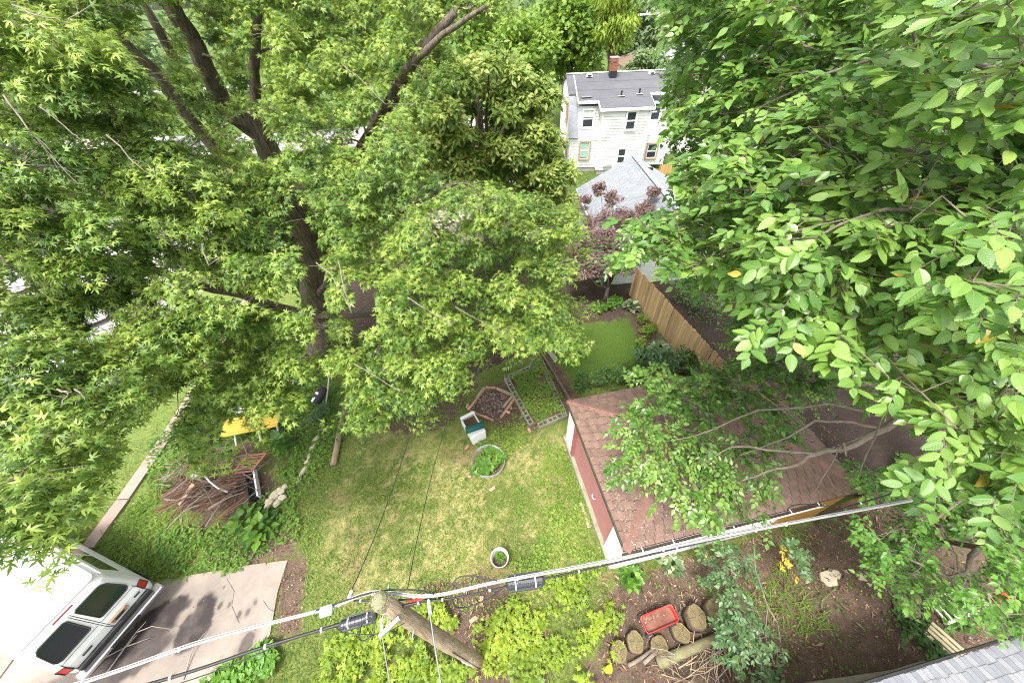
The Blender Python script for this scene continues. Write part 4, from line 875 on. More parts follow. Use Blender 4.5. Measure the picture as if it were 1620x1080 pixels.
def elm():
    base = np.array([12.6, 4.6, 0.]); org = base.copy()
    t = thing('elm_tree', 'large leafed elm overhanging the whole right side', 'tree', org)
    trunk = [base, base+[.05, .05, 2.5], base+[-.05, .1, 5.0], base+[-.2, .2, 7.5], base+[-.4, .3, 10], base+[-.3, .5, 13]]
    def lim(a, *q): return [np.asarray(a, float)]+[D(*p) for p in q]
    limbs = [(trunk, .30, .12),
             (lim(trunk[2], (1650, 610, 5.9), (1450, 650, 6.0), (1400, 677, 6.05), (1350, 705, 6.1), (1290, 718, 6.2), (1262, 735, 6.35), (1215, 745, 6.6), (1165, 765, 6.9)), .085, .012),
             (lim(trunk[2], (1450, 650, 6.0), (1380, 650, 6.3), (1310, 640, 6.6), (1200, 650, 6.9), (1100, 690, 7.2), (1040, 700, 7.4)), .04, .008),
             (lim(D(1400, 677, 6.05), (1350, 668, 6.2), (1290, 665, 6.4), (1250, 690, 6.6), (1170, 720, 6.9)), .035, .010),
             (lim(D(1290, 718, 6.2), (1240, 712, 6.4), (1160, 705, 6.8), (1110, 735, 7.0)), .03, .008),
             (lim(trunk[3], (1680, 280, 4.0), (1560, 110, 3.4), (1480, 60, 3.6), (1300, 120, 4.4), (1180, 180, 5.0)), .055, .010),
             (lim(trunk[3], (1640, 150, 3.6), (1570, 120, 3.3), (1540, 180, 3.3), (1440, 260, 3.4), (1330, 330, 3.6), (1200, 420, 4.2)), .045, .008),
             (lim(trunk[3], (1640, 420, 3.4), (1520, 330, 3.3), (1400, 330, 3.2), (1290, 370, 3.4), (1140, 400, 4.4)), .035, .006),
             (lim(trunk[2]+[0, 0, 1], (1650, 560, 4.2), (1600, 620, 3.8), (1540, 640, 3.5), (1500, 690, 3.4)), .05, .012),
             (lim(trunk[4], (1620, -40, 4.5), (1450, 0, 4.8), (1300, 30, 5.6), (1150, 60, 6.5)), .08, .015)]
    tr = MB()
    for i, (pl_, r0, r1) in enumerate(limbs):
        q = []
        for a, b in zip(pl_, pl_[1:]):
            for s in (0, .34, .67): q.append(a+(b-a)*s+gauss(3)*.015)
        q.append(pl_[-1]); tr.tube(q, list(np.linspace(r0, r1, len(q))), 10 if i < 2 else 7, True, .06)
    tr.build('trunk', M_BARK2, t, org, True)
    clear = [[(1360, 720), (1250, 660), (1290, 640), (1440, 630), (1490, 700), (1440, 745)], [(1030, 520), (1010, 395), (1080, 460), (1170, 575), (1090, 600)], [(1280, 600), (1290, 690), (1230, 740), (1300, 770), (1370, 765)],
             [(860, 100), (1050, 100), (1065, 250), (1062, 330), (1000, 350), (950, 340), (860, 280)], [(1540, 100), (1660, 20), (1660, 60), (1560, 125), (1450, 300), (1440, 290)], [(1370, 60), (1530, 20), (1525, 35), (1375, 75)], [(960, 0), (1052, 0), (1045, 130), (960, 120)], [(1000, 420), (1180, 565), (1160, 590), (990, 470)]]
    df = depth_field([(1150, 150, 5.2), (1100, 400, 4.6), (1250, 380, 3.3), (1350, 250, 3.3), (1500, 130, 2.8), (1560, 400, 2.6), (1600, 30, 2.2), (1550, 600, 3.0), (1560, 720, 3.0), (1080, 130, 6.4), (1400, 500, 3.1), (1200, 300, 4.2), (1300, 60, 4.6), (1250, 470, 3.6), (1040, 350, 4.8)])
    outline = [(1065, -80), (1075, 60), (1062, 150), (1085, 210), (1055, 290), (1010, 350), (1000, 395), (1060, 410), (1110, 440), (1190, 450), (1230, 500), (1320, 535), (1420, 560), (1400, 610), (1480, 660), (1500, 740), (1570, 770), (1760, 780), (1760, -80)]
    near = boughs(outline, df, .26, (-.25, .35), clear, 9000, 8); deep = boughs(outline, df, .42, (.8, 2.4), clear, 6000, 9); deep2 = boughs(outline, df, .75, (2.8, 5.0), clear, 4000, 19)
    low = boughs([(1010, 600), (1070, 600), (1165, 590), (1180, 500), (1330, 530), (1370, 610), (1260, 625), (1215, 690), (1210, 775), (1170, 800), (1125, 825), (1040, 760), (990, 740), (1010, 690), (990, 660)],
                 depth_field([(1050, 650, 7.6), (1250, 560, 8.6), (1100, 780, 7.2), (1200, 750, 6.8), (1150, 540, 9)]), .42, (-.3, .3), [clear[2], [(1000, 700), (1060, 690), (1040, 740)], [(890, 630), (980, 650), (1000, 800), (900, 780)], [(1120, 650), (1190, 640), (1180, 700), (1110, 690)]], 6000, 12)
    br, tw, lf, lo = MB(), MB(), LF(), LF()
    allc = near+deep+deep2+low; dr = limbs_to(br, limbs, allc, .018, .006, 4, .06)
    k1, k2, k3 = len(near), len(near)+len(deep), len(near)+len(deep)+len(deep2)
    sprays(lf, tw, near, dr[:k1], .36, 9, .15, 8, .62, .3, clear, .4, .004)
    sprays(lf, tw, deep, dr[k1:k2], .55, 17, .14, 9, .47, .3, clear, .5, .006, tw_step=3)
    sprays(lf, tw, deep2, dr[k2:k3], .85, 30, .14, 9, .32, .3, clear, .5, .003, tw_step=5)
    sprays(lo, tw, low, dr[k3:], .44, 22, .12, 9, .55, .15, (), .45, .001, tw_step=2)
    extra = [D(1800, 200, 4), D(1850, 500, 4), D(1800, -150, 5), D(1500, -200, 6)]; d2 = limbs_to(br, limbs, extra, .03, .01, 4, .05); sprays(lf, tw, extra, d2, .9, 40, .11, 9, .5)
    o = br.build('branches', M_ETW, t, org, True); o['kind'] = 'stuff'; o = tw.build('twigs', M_ETW, t, org); o['kind'] = 'stuff'
    for pts, r in ((((1395, 660, 5.6), (1385, 690, 5.4), (1370, 720, 5.3), (1357, 755, 5.2)), .018), (((1330, 705, 5.9), (1315, 735, 5.8), (1300, 758, 5.8), (1290, 778, 5.8)), .012), (((1308, 750, 5.8), (1320, 772, 5.8)), .006), (((1335, 700, 6), (1339, 722, 6)), .02),
                   (((1365, 690, 5.6), (1330, 705, 5.7)), .010), (((1620, 590, 3.6), (1600, 600, 3.6), (1572, 632, 3.6), (1555, 650, 3.7)), .012), (((1440, 330, 3.0), (1490, 240, 3.2), (1495, 200, 3.3)), .008), (((1530, 345, 2.8), (1490, 310, 2.9), (1440, 350, 2.9)), .008), (((1200, 620, 6.5), (1240, 650, 6.4), (1262, 675, 6.3)), .008)):
        m = MB(); m.tube([D(*q) for q in pts], list(np.linspace(r, r*.4, len(pts))), 6, True, .15); m.build('bare_twig', M_BARK2, t, org)
    p, d, n, s, c = lf.cat(); x, y, z = proj(p); vis = (x > 950) & (x < 1625) & (y > -10) & (y < 900) & (z > .4)
    near_ok = z > .9; lf.keep(near_ok); p, d, n, s, c = lf.cat(); vis = vis[near_ok]; z = z[near_ok]
    size = np.where(vis, s/z, 0); pick = np.argsort(-size)[:300]; m = np.ones(len(p), bool); m[pick] = False
    leaf_objects('leaf', (p[pick], d[pick], n[pick], s[pick]), TOOTH, M_ELMO, t, org)
    # the next nearest get the toothed shape too
    big = np.argsort(-size)[300:2600]; lb = LF(); lb.add(p[big], d[big], n[big], s[big], c[big]); m[big] = False
    o = lb.build('crown', TOOTH, M_ELMV, t, org, co_=True); o['kind'] = 'stuff'
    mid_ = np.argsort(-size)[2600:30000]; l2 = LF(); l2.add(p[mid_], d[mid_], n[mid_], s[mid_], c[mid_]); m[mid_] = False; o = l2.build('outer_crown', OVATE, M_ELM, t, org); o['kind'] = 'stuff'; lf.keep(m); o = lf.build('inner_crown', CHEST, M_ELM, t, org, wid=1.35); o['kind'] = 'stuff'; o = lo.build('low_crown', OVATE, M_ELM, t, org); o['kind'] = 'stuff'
    print('elm leaves', len(p), len(lo.p[0]) if len(lo.p) == 1 else '', len(near), len(deep), len(low))
elm()

# ================================================================== background trees and shrubs
M_OLIVE = leafmat('olive chestnut leaf', (.08, .15, .025), (.21, .30, .055), (.42, .48, .14), .45, .36)
M_LIME = leafmat('bright lime leaf', (.09, .17, .02), (.17, .28, .035), (.29, .40, .07), .5, .35)
M_MIDG = leafmat('mid green leaf', (.05, .11, .025), (.09, .18, .035), (.17, .28, .06), .5, .35)
M_PURP = leafmat('purple brown leaf', (.12, .075, .068), (.225, .145, .128), (.39, .28, .245), .5, .3)
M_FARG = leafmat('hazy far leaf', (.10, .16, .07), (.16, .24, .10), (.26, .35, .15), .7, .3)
M_HEDGE = leafmat('dark hedge leaf', (.035, .085, .02), (.075, .155, .032), (.15, .25, .055), .35, .25)
M_YELG = leafmat('yellow green leaf', (.10, .17, .02), (.23, .33, .03), (.42, .50, .06), .5, .35)
M_VARI = leafmat('variegated hosta leaf', (.08, .14, .05), (.20, .27, .13), (.50, .54, .36), .45, .3)
M_HOST = leafmat('green hosta leaf', (.06, .15, .02), (.11, .24, .03), (.18, .34, .05), .4, .3)
M_YELLOW = leafmat('yellowed leaf', (.50, .30, .02), (.65, .42, .03), (.72, .55, .08), .5, .3)
M_WEED = leafmat('weed leaf', (.05, .12, .02), (.10, .21, .03), (.20, .34, .05), .5, .35)
M_GRASS = leafmat('grass blade', (.085, .14, .025), (.165, .23, .048), (.42, .38, .17), .6, .35)
M_GRASSL = leafmat('lush grass blade', (.07, .15, .016), (.115, .23, .026), (.20, .31, .05), .6, .35)

def clumpy(lf, cen, rad, nclump, per, size, bright=.5, flat=.8, droop=0.0, shell=.75, seed=0, cl=.36, mind=.2):
    """leaves in clumps spread through an ellipsoid crown; returns clump centres"""
    rad = np.array(rad, float); u = unit(gauss(nclump, 3)); rr = shell+(1-shell)*rnd(nclump, 1)
    inner = rnd(nclump, 1) < .25; rr = np.where(inner, rr*.55, rr); cs = cen+u*rr*rad*.82
    for c in cs:
        r = cl*rad.mean()*random.uniform(.7, 1.25); k = int(per*random.uniform(.8, 1.2)); hb = random.uniform(-.2, .2)
        v = unit(gauss(k, 3)); v[:, 2] = v[:, 2]*.8+.15; p = c+v*(r*(.55+.45*rnd(k, 1)))*np.array([1, 1, flat])
        d = unit(v*np.array([1, 1, .3])+gauss(k, 3)*.5+np.array([0, 0, -.25-droop])); n = unit(v+np.array([0, 0, .9])+gauss(k, 3)*.4)
        lf.add(p, d, n, size*(.65+.7*rnd(k)), np.clip(bright+hb+gauss(k)*.15, .02, .95))
    return cs
def tree(name, label, base, cen, rad, mat, nclump=26, per=150, size=.22, T=DIAM, trunk_r=.2, bark=None, bright=.5, group=None, droop=0.0, lean=None, cl=.36, cat='tree', limbs_n=9, flat=.8):
    base = np.array(base, float); cen = np.array(cen, float); t = thing(name, label, cat, base, 0, group)
    lf = LF()
    if T is CHEST:      # whorled leaves on the ends of the twigs
        u = unit(gauss(nclump, 3)); u[:, 2] = u[:, 2]*.9+.1; cs = cen+u*(.45+.55*rnd(nclump, 1)**.5)*np.array(rad)*.9; tw_ = MB()
        rosettes(lf, tw_, list(cs), .17*float(np.mean(rad)), int(per*.28), size, list(u), (), .7, 8, bright-.1, .012)
    else: cs = clumpy(lf, cen, rad, nclump, per, size, bright, flat, droop, cl=cl)
    tr = MB(); fork = base+(cen-base)*.55+gauss(3)*.05; top = cen+np.array([0, 0, rad[2]*.4]); stem = [base-[0, 0, .1], base+(fork-base)*.5+gauss(3)*.06*trunk_r*3, fork, (fork+top)/2, top]
    tr.tube(stem, [trunk_r*1.15, trunk_r*.95, trunk_r*.8, trunk_r*.5, trunk_r*.15], 9, True, .06)
    tr.build('trunk', bark or M_BARK, t, base, True)
    br = MB()
    for c in cs[:limbs_n*2]: m = fork+(c-fork)*.5+np.array([0, 0, .12*np.linalg.norm(c-fork)]); br.tube([fork+(top-fork)*random.random()*.5, m, c], [trunk_r*.35, trunk_r*.22, trunk_r*.06], 5, False)
    o = br.build('branches', bark or M_BARK, t, base, True); o['kind'] = 'stuff'
    o = lf.build('crown', T, mat, t, base); o['kind'] = 'stuff'; return t
def at_plane(px, py, Y, rpx, ry_px):
    """crown centre and radii (metres) from the photo outline of a tree standing at distance Y"""
    c = PY(px, py, Y); z = proj(c)[2]; return c, rpx*z/FPX, ry_px*z/FPX
for (nm, lb, px, py, Y, rx, ry, mat, ncl, per, sz, T, br_, dr) in [
    ('chestnut_tree', 'olive green tree with drooping narrow leaves left of the white house', 760, 205, 20.5, 128, 112, M_OLIVE, 190, 95, .29, CHEST, .62, .1),
    ('chestnut_tree', 'smaller olive tree between the maple bough and the white house corner', 862, 292, 18.5, 50, 58, M_OLIVE, 70, 75, .22, CHEST, .66, .1),
    ('background_tree', 'fresh green tree between the olive tree and the round tree', 825, 100, 31, 62, 55, M_LIME, 50, 130, .34, DIAM, .5, .1),
    ('background_tree', 'green tree behind the forked maple limb', 680, 130, 30, 80, 70, M_MIDG, 50, 130, .36, DIAM, .55, .1),
    ('bright_tree', 'dense bright green round tree behind the white house', 905, 50, 47, 85, 70, M_LIME, 46, 170, .50, DIAM, .45, .1),
    ('weeping_tree', 'yellow green weeping tree at the top beside the round tree', 975, 25, 40, 42, 60, M_YELG, 30, 110, .42, LANCE, .45, 1.0),
    ('background_tree', 'leafy green tree at the top behind the maple limb', 745, 40, 38, 95, 75, M_LIME, 42, 140, .42, DIAM, .4, .3),
    ('background_tree', 'green tree at the top centre left behind maple stems', 560, 70, 40, 110, 80, M_MIDG, 40, 130, .45, DIAM, .45, .2),
    ('background_tree', 'light green tree behind the tallest maple stems', 450, 60, 52, 90, 60, M_LIME, 36, 130, .55, DIAM, .5, .2),
    ('background_tree', 'yellowish tree in the top left corner behind maple leaves', 90, 60, 44, 100, 70, M_YELG, 36, 130, .5, DIAM, .35, .2),
    ('background_tree', 'green tree at the left edge behind the dark maple limb', -30, 220, 27, 130, 100, M_MIDG, 36, 130, .34, DIAM, .4, .2),
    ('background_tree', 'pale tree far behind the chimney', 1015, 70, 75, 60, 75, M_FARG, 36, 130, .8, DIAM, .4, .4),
    ('background_tree', 'yellow green tree right of the far utility pole', 1120, 40, 62, 70, 90, M_YELG, 36, 130, .7, DIAM, .4, .2),
    ('background_tree', 'dark green tree at top right behind the elm leaves', 1260, 120, 40, 120, 110, M_MIDG, 40, 140, .5, DIAM, .3, .2),
    ('background_tree', 'tall green tree behind elm at the far right', 1480, 120, 34, 150, 130, M_MIDG, 40, 140, .45, DIAM, .25, .2),
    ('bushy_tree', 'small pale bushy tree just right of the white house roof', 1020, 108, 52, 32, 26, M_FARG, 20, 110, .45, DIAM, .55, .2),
]:
    c, ra, rb = at_plane(px, py, Y, rx, ry); b = c.copy(); b[2] = 0; c[2] = max(c[2], rb*.75)
    tree(nm, lb, b, c, (ra, ra*.85, rb), mat, ncl, per, sz, T, .18+.012*ra*4, None, br_, 'trees beyond the yard' if nm == 'background_tree' else None, dr)
def far_woods():
    lf = LF(); xs = np.linspace(-230, 170, 60)
    for x in xs:
        for row, (Y, h) in enumerate(((105, 9), (135, 13))):
            c = np.array([x+random.uniform(-3, 3), Y+random.uniform(-9, 9), h*.5*random.uniform(.7, 1.1)]); clumpy(lf, c, (5.5, 4, h*.6), 9, 22, 1.5, .45+random.uniform(-.15, .15))
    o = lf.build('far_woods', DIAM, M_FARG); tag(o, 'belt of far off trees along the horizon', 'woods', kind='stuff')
far_woods()

# purple leaved plum by the fence
def purple_tree():
    b = P(958, 474, 0); t = thing('purple_leaf_tree', 'small tree with purple brown leaves beside the wooden fence', 'tree', b)
    lf = LF(); tr = MB(); br = MB(); fork = b+np.array([.05, .1, .75])
    tr.tube([b-[0, 0, .1], b+[0, .02, .4], fork], [.13, .10, .09], 8, True, .1)
    for pts in (((946, 452, 1.0), (925, 430, 1.8), (915, 400, 2.7)), ((962, 440, 1.4), (965, 400, 2.4), (960, 350, 3.6)), ((975, 430, 1.6), (990, 400, 2.4), (1000, 350, 3.4)), ((940, 430, 1.6), (940, 380, 2.9), (935, 330, 3.9)), ((955, 350, 3.6), (965, 310, 4.4), (950, 285, 5.0)), ((1000, 350, 3.4), (1020, 320, 4.0), (1035, 300, 4.5))):
        q = [fork]+[P(*p) for p in pts]; tr.tube(q, list(np.linspace(.065, .018, len(q))), 6, True, .1)
    for px, py, z, r in ((920, 400, 2.7, .65), (945, 380, 3.1, .7), (975, 385, 2.9, .7), (935, 345, 3.6, .6), (965, 345, 3.6, .65), (992, 350, 3.3, .6), (905, 430, 2.2, .5), (985, 420, 2.3, .5), (950, 300, 4.6, .4), (970, 315, 4.3, .45), (1035, 303, 4.4, .35), (1020, 330, 3.8, .4), (940, 420, 2.3, .55), (925, 320, 4.1, .4), (955, 415, 2.6, .5), (1000, 390, 2.7, .4)):
        c = P(px, py, z); br.tube([fork, (fork+c)/2+[0, 0, .2], c], [.03, .02, .008], 4, False); kk = 1.4 if z < 3.5 else 1.0; clumpy(lf, c, (r*kk, r*kk, r*.95), 22 if z < 3.5 else 11, 115 if z < 3.5 else 80, .10, .5, cl=.42)
    tr.build('trunk', M_BARK2, t, b, True); o = br.build('branches', M_BARKD, t, b); o['kind'] = 'stuff'; o = lf.build('crown', CHEST, M_PURP, t, b, wid=1.3); o['kind'] = 'stuff'
purple_tree()

# lower right ash with leaflets in fans
def ash():
    b = np.array([10.4, 2.6, 0.]); t = thing('ash_tree', 'young tree with fresh green leaflets at the lower right below the cable', 'tree', b)
    df = depth_field([(1420, 760, 7.0), (1400, 900, 7.2), (1500, 800, 6.6), (1600, 900, 6.0), (1560, 960, 6.0)])
    poly = [(1372, 745), (1450, 752), (1530, 790), (1680, 780), (1700, 1010), (1610, 1000), (1560, 965), (1495, 930), (1420, 935), (1375, 850), (1400, 810)]
    clear = [[(1480, 850), (1560, 850), (1560, 905), (1470, 925)], [(1380, 790), (1420, 800), (1400, 850), (1370, 840)]]
    near = boughs(poly, df, .36, (-.3, .3), clear, 4000, 21); deep = boughs(poly, df, .6, (.6, 1.4), clear, 3000, 22)
    limbs = [([b, b+[-.1, -.1, 1.5], b+[-.4, -.1, 3.0], b+[-.6, .1, 5]], .09, .03), ([b+[-.1, -.1, 1.5], D(1550, 866, 7.0), D(1535, 880, 6.8), D(1530, 905, 6.8), D(1500, 912, 6.9), D(1430, 880, 7.1)], .06, .02), ([b+[-.3, -.1, 2.6], D(1520, 790, 6.6), D(1470, 830, 6.8), D(1440, 780, 7)], .04, .012)]
    tr = MB()
    for pl_, r0, r1 in limbs: tr.tube(pl_, list(np.linspace(r0, r1, len(pl_))), 8, True, .08)
    tr.build('trunk', M_BARK2, t, b, True); br, tw, lf = MB(), MB(), LF(); dr = limbs_to(br, limbs, near+deep, .012, .005, 4, .06)
    sprays(lf, tw, near, dr[:len(near)], .36, 13, .115, 7, .6, .12, clear, .4, 0); sprays(lf, tw, deep, dr[len(near):], .5, 16, .12, 7, .35, .12, clear, .4, 0)
    br.v += []; o = br.build('branches', M_BARK2, t, b); o['kind'] = 'stuff'; o = tw.build('twigs', M_BARK2, t, b); o['kind'] = 'stuff'
    o = lf.build('crown', OVATE, leafmat('ash leaflet', (.04, .12, .02), (.09, .22, .032), (.17, .34, .05), .4, .36), t, b); o['kind'] = 'stuff'
ash()

# saplings growing in the soil by the red wagon
def sapling(label, stems, clusters, mat=M_ELM, size=.085, accent=.010, top_yellow=None):
    b = P(*stems[0][0]); b[2] = 0; t = thing('sapling', label, 'sapling', b); m = MB()
    limbs = []
    for st in stems:
        q = [P(*p) for p in st]; m.tube(q, list(np.linspace(.018, .006, len(q))), 6, True, .1); limbs.append((q, .018, .006))
    m.build('stem', M_BARK2, t, b, True); br, tw, lf = MB(), MB(), LF(); cs = [P(*c[:3]) for c in clusters]; dr = limbs_to(br, limbs, cs, .008, .004, 4, .05)
    for c, d_, cl in zip(cs, dr, clusters): sprays(lf, tw, [c], [d_], cl[3], int(cl[4]*1.7), size*1.25, 8, .5, .1, (), .5, accent)
    o = br.build('branches', M_ETW, t, b); o['kind'] = 'stuff'; o = tw.build('twigs', M_ETW, t, b); o['kind'] = 'stuff'; o = lf.build('foliage', OVATE, mat, t, b); o['kind'] = 'stuff'
    if top_yellow:
        ly, tw2 = LF(), MB()
        for px, py, z in top_yellow: sprays(ly, tw2, [P(px, py, z)], [np.array([.2, -.6, -.3])], .2, 3, .09, 6, .6, .1, (), .5, 0)
        o = ly.build('yellow_leaves', OVATE, M_YELLOW, t, b); o['label'] = 'yellowed leaves'
M_SAP = leafmat('blue green sapling leaf', (.05, .115, .04), (.10, .19, .07), (.19, .30, .12), .35, .3, accent=(.6, .38, .03))
sapling('thin sapling with blue green leaves right of the red wagon', [[(1225, 1075, 0), (1210, 1000, 1.2), (1215, 960, 1.8), (1195, 900, 2.6), (1192, 850, 3.2)], [(1215, 960, 1.8), (1230, 985, 1.5), (1236, 1020, 1.2)]],
        [(1180, 960, 1.7, .35, 9), (1170, 1000, 1.4, .4, 11), (1200, 1010, 1.3, .4, 11), (1215, 1050, 1.0, .38, 9), (1165, 1040, 1.1, .32, 8), (1185, 985, 1.9, .35, 8), (1230, 1030, 1.1, .3, 6), (1145, 990, 1.4, .25, 4)], M_SAP, .095)
sapling('leafy sprig below the garage gutter at left of the yellow sprig', [[(1160, 935, 0), (1165, 900, .9), (1195, 870, 1.8)]], [(1120, 880, 1.5, .3, 8), (1150, 880, 1.7, .35, 9), (1175, 890, 1.6, .32, 9), (1140, 905, 1.3, .3, 7), (1125, 920, 1.1, .26, 5), (1185, 905, 1.4, .25, 5)], M_SAP, .09)
sapling('sprig with yellow and green leaves below the garage gutter', [[(1240, 930, 0), (1240, 905, .8), (1245, 880, 1.5)]], [(1262, 885, 1.5, .25, 6), (1250, 870, 1.7, .22, 5), (1268, 900, 1.2, .2, 4)], M_SAP, .09, .01, [(1236, 880, 1.5), (1242, 895, 1.3), (1232, 868, 1.6)])

# shrubs, hostas and weeds with single leaves
def bush(name, label, spots, mat, size, T=OVATE, per=60, cat='shrub', bright=.45, ncl=10):
    """spots: (px, py, height, radius) on the ground"""
    b = P(spots[0][0], spots[0][1], 0); t = thing(name, label, cat, b); lf = LF(); st = MB()
    for px, py, h, r in spots:
        g = P(px, py, 0); c = g+[0, 0, h*.55]; cs = clumpy(lf, c, (r, r, h*.5), ncl, per, size, bright, cl=.45)
        for q in cs[:6]: st.tube([g+gauss(3)*[.05, .05, 0], (g+q)/2+gauss(3)*.03, q], [.012, .009, .004], 4, False)
    o = lf.build('foliage', T, mat, t, b); o['kind'] = 'stuff'; o = st.build('stems', M_BARKD, t, b); o['kind'] = 'stuff'; return t
bush('hedge', 'dark green clipped hedge between the lush lawn and the red roof', [(925, 612, .8, .5), (955, 606, .9, .55), (985, 604, .9, .55), (1010, 600, .9, .5)], M_HEDGE, .085, per=75)
bush('shrub', 'blue green feathery shrub above the hedge by the red roof', [(1010, 585, 1.4, .5), (1030, 592, 1.6, .6), (1055, 598, 1.5, .55)], M_SAP, .11, per=60)
bush('shrub', 'dark shrub with pinkish tips against the fence foot', [(1075, 580, 1.0, .55), (1092, 590, .9, .45)], M_HEDGE, .09, per=70, bright=.6)
bush('shrub', 'small yellow green shrub at the fence middle', [(1013, 510, .45, .28), (1022, 530, .4, .3), (1012, 545, .35, .25), (1028, 522, .4, .25)], M_LIME, .08, per=26, bright=.6)
bush('shrub', 'low green mound at the foot of the purple tree', [(945, 492, .4, .4), (962, 488, .45, .45), (975, 480, .4, .35)], M_HOST, .10, HEART, per=34)
bush('shrub', 'dark shrub behind the fence under the elm', [(1085, 478, 1.2, .9), (1110, 500, 1.2, .9)], M_HEDGE, .10, per=60)
bush('shrub', 'tall dark shrub at the garage back under elm boughs', [(1180, 520, 2.2, 1.1), (1240, 540, 2.0, 1.1), (1290, 560, 1.8, 1.0)], M_HEDGE, .10, per=80, bright=.55)
bush('shrub', 'blue flecked shrub beside the black bag at the maple foot', [(505, 665, .5, .35), (520, 650, .5, .3)], M_SAP, .06, per=40)
def hosta(label, px, py, n, size, mat, rad=.12, h=.28):
    b = P(px, py, 0); t = thing('hosta', label, 'hosta', b, 0, 'hostas in the borders'); lf = []
    a = np.arange(n)*2.4; ti = .15+.75*np.arange(n)/n; d = np.stack([np.cos(a)*np.cos(.9-ti), np.sin(a)*np.cos(.9-ti), np.sin(.9-ti)*.6], 1); p = b+np.stack([np.cos(a)*rad*ti, np.sin(a)*rad*ti, h*(1.15-ti)], 1)
    nn = unit(np.stack([np.cos(a)*-.2, np.sin(a)*-.2, np.ones(n)], 1)+gauss(n, 3)*.35); s = size*(.75+.5*rnd(n)); leaf_objects('leaf', (p, d, nn, s), HEART, mat, t, b)
    m = MB()
    for i in range(n): m.tube([b, p[i]], [.006, .005], 3, False)
    o = m.build('stalks', M_HOST, t, b); o['kind'] = 'stuff'
M_VARO = leafmat('variegated hosta leaf single', (.08, .14, .05), (.20, .27, .13), (.50, .54, .36), .45, .3, True); M_HOSO = leafmat('green hosta leaf single', (.03, .09, .012), (.10, .22, .028), (.22, .38, .06), .4, .3, True)
hosta('variegated hosta beside the purple tree at the fence corner', 998, 487, 40, .26, M_VARO, .35, .3)
hosta('variegated hosta between the yellow shrub and the dark shrub', 1042, 556, 46, .30, M_VARO, .4, .35)
hosta('green hosta at the white corner of the red garage', 998, 912, 70, .15, M_HOSO, .34, .28)
hosta('pale variegated hosta under the garage gutter', 1062, 893, 34, .15, M_VARO, .3, .25)
hosta('broad leaved green plant below the brush pile', 415, 838, 30, .28, M_HOSO, .5, .35)
hosta('broad leaved green plant at the foot of the brush pile', 395, 822, 26, .26, M_HOSO, .45, .35)
hosta('tall bright green sprout right of the yellow table', 452, 705, 16, .34, M_HOSO, .15, .6)

# ---- ground cover that nobody could count
def scatter(n, x0, x1, y0, y1): return rng.uniform(x0, x1, n), rng.uniform(y0, y1, n)
def cover(name, label, polys, density, size, T, mat, h=(.02, .12), bright=.5, cat='ground cover', up=.8, hole=.45, nsc=2.2, wid=1.0):
    lf = LF()
    for poly in polys:
        a = np.array(poly); x0, y0 = a.min(0)-.3; x1, y1 = a.max(0)+.3; n = int((x1-x0)*(y1-y0)*density); x, y = scatter(n, x0, x1, y0, y1)
        k = (sdf(x, y, poly)+(fbm(x*2, y*2, 4)-.5)*.7 < 0) & (fbm(x*nsc, y*nsc, 8) > hole-.14*rnd(n)); x, y = x[k], y[k]; n = len(x)
        hh = fbm(x*1.7, y*1.7, 33); z = h[0]+(h[1]-h[0])*hh*(.4+.6*rnd(n)); a_ = rnd(n)*6.28
        d = unit(np.stack([np.cos(a_), np.sin(a_), gauss(n)*.25+.1], 1)); nn = unit(np.stack([gauss(n)*.35, gauss(n)*.35, np.full(n, up)], 1))
        lf.add(np.stack([x, y, z], 1), d, nn, size*(.6+.8*rnd(n)), np.clip(bright+(fbm(x*1.1, y*1.1, 41)-.5)*.9+gauss(n)*.14, .02, .95))
    o = lf.build(name, T, mat, wid=wid); tag(o, label, cat, kind='stuff'); return o
BR1 = G((500, 1095), (530, 1010), (575, 985), (640, 1000), (700, 1040), (745, 1060), (765, 1095)); BR1b = G((610, 985), (680, 950), (735, 985), (720, 1010), (690, 1005))
BR2 = G((790, 965), (850, 930), (935, 915), (985, 940), (985, 1000), (960, 1060), (915, 1095), (830, 1095), (770, 1050), (740, 1000))
cover('bramble_patch', 'yellow green bramble leaves around the utility pole foot', [BR1, BR1b], 480, .13, MAPLE5, M_YELG, (.08, .62), .48, 'bramble', .9, .49, 1.7, wid=1.15)
cover('bramble_patch', 'yellow green bramble leaves left of the stumps and wagon', [BR2], 400, .125, MAPLE5, M_YELG, (.06, .55), .45, 'bramble', .9, .53, 1.6, wid=1.15)
cover('vine_patch', 'heart shaped green leaves at the driveway edge', [G((335, 1095), (360, 1050), (430, 1015), (450, 1045), (420, 1095))], 420, .13, HEART, M_HOST, (.1, .45), .5, 'vine', .9, .4)
WEEDP = [G((235, 700), (300, 640), (420, 580), (520, 560), (545, 640), (520, 720), (490, 770), (440, 760), (420, 690), (330, 715), (270, 770), (240, 780)), G((150, 850), (250, 770), (290, 860), (380, 900), (250, 920), (180, 900)), G((390, 800), (470, 760), (490, 860), (420, 870)), G((255, 840), (300, 835), (400, 830), (440, 870), (380, 905), (290, 905), (240, 880)), G((300, 640), (430, 560), (480, 500), (380, 480), (330, 560))]
cover('verge_weeds', 'bright grassy weeds between the path and the driveway', [WEEDP[1]], 620, .12, LANCE, M_LIME, (.01, .14), .55, 'weeds', .5, .36, wid=.7)
cover('weed_patch', 'low green weeds between the path and the lawn', [WEEDP[0]]+WEEDP[2:], 330, .095, DIAM, M_WEED, (.03, .22), .6, 'weeds', .8, .36)
cover('clover_patch', 'small green weeds dotted over the lawn', [G((470, 700), (560, 640), (700, 600), (800, 560), (860, 600), (960, 880), (990, 960), (560, 1010), (480, 980))], 300, .055, DIAM, M_LIME, (.02, .08), .45, 'weeds', .9, .56, 1.5)
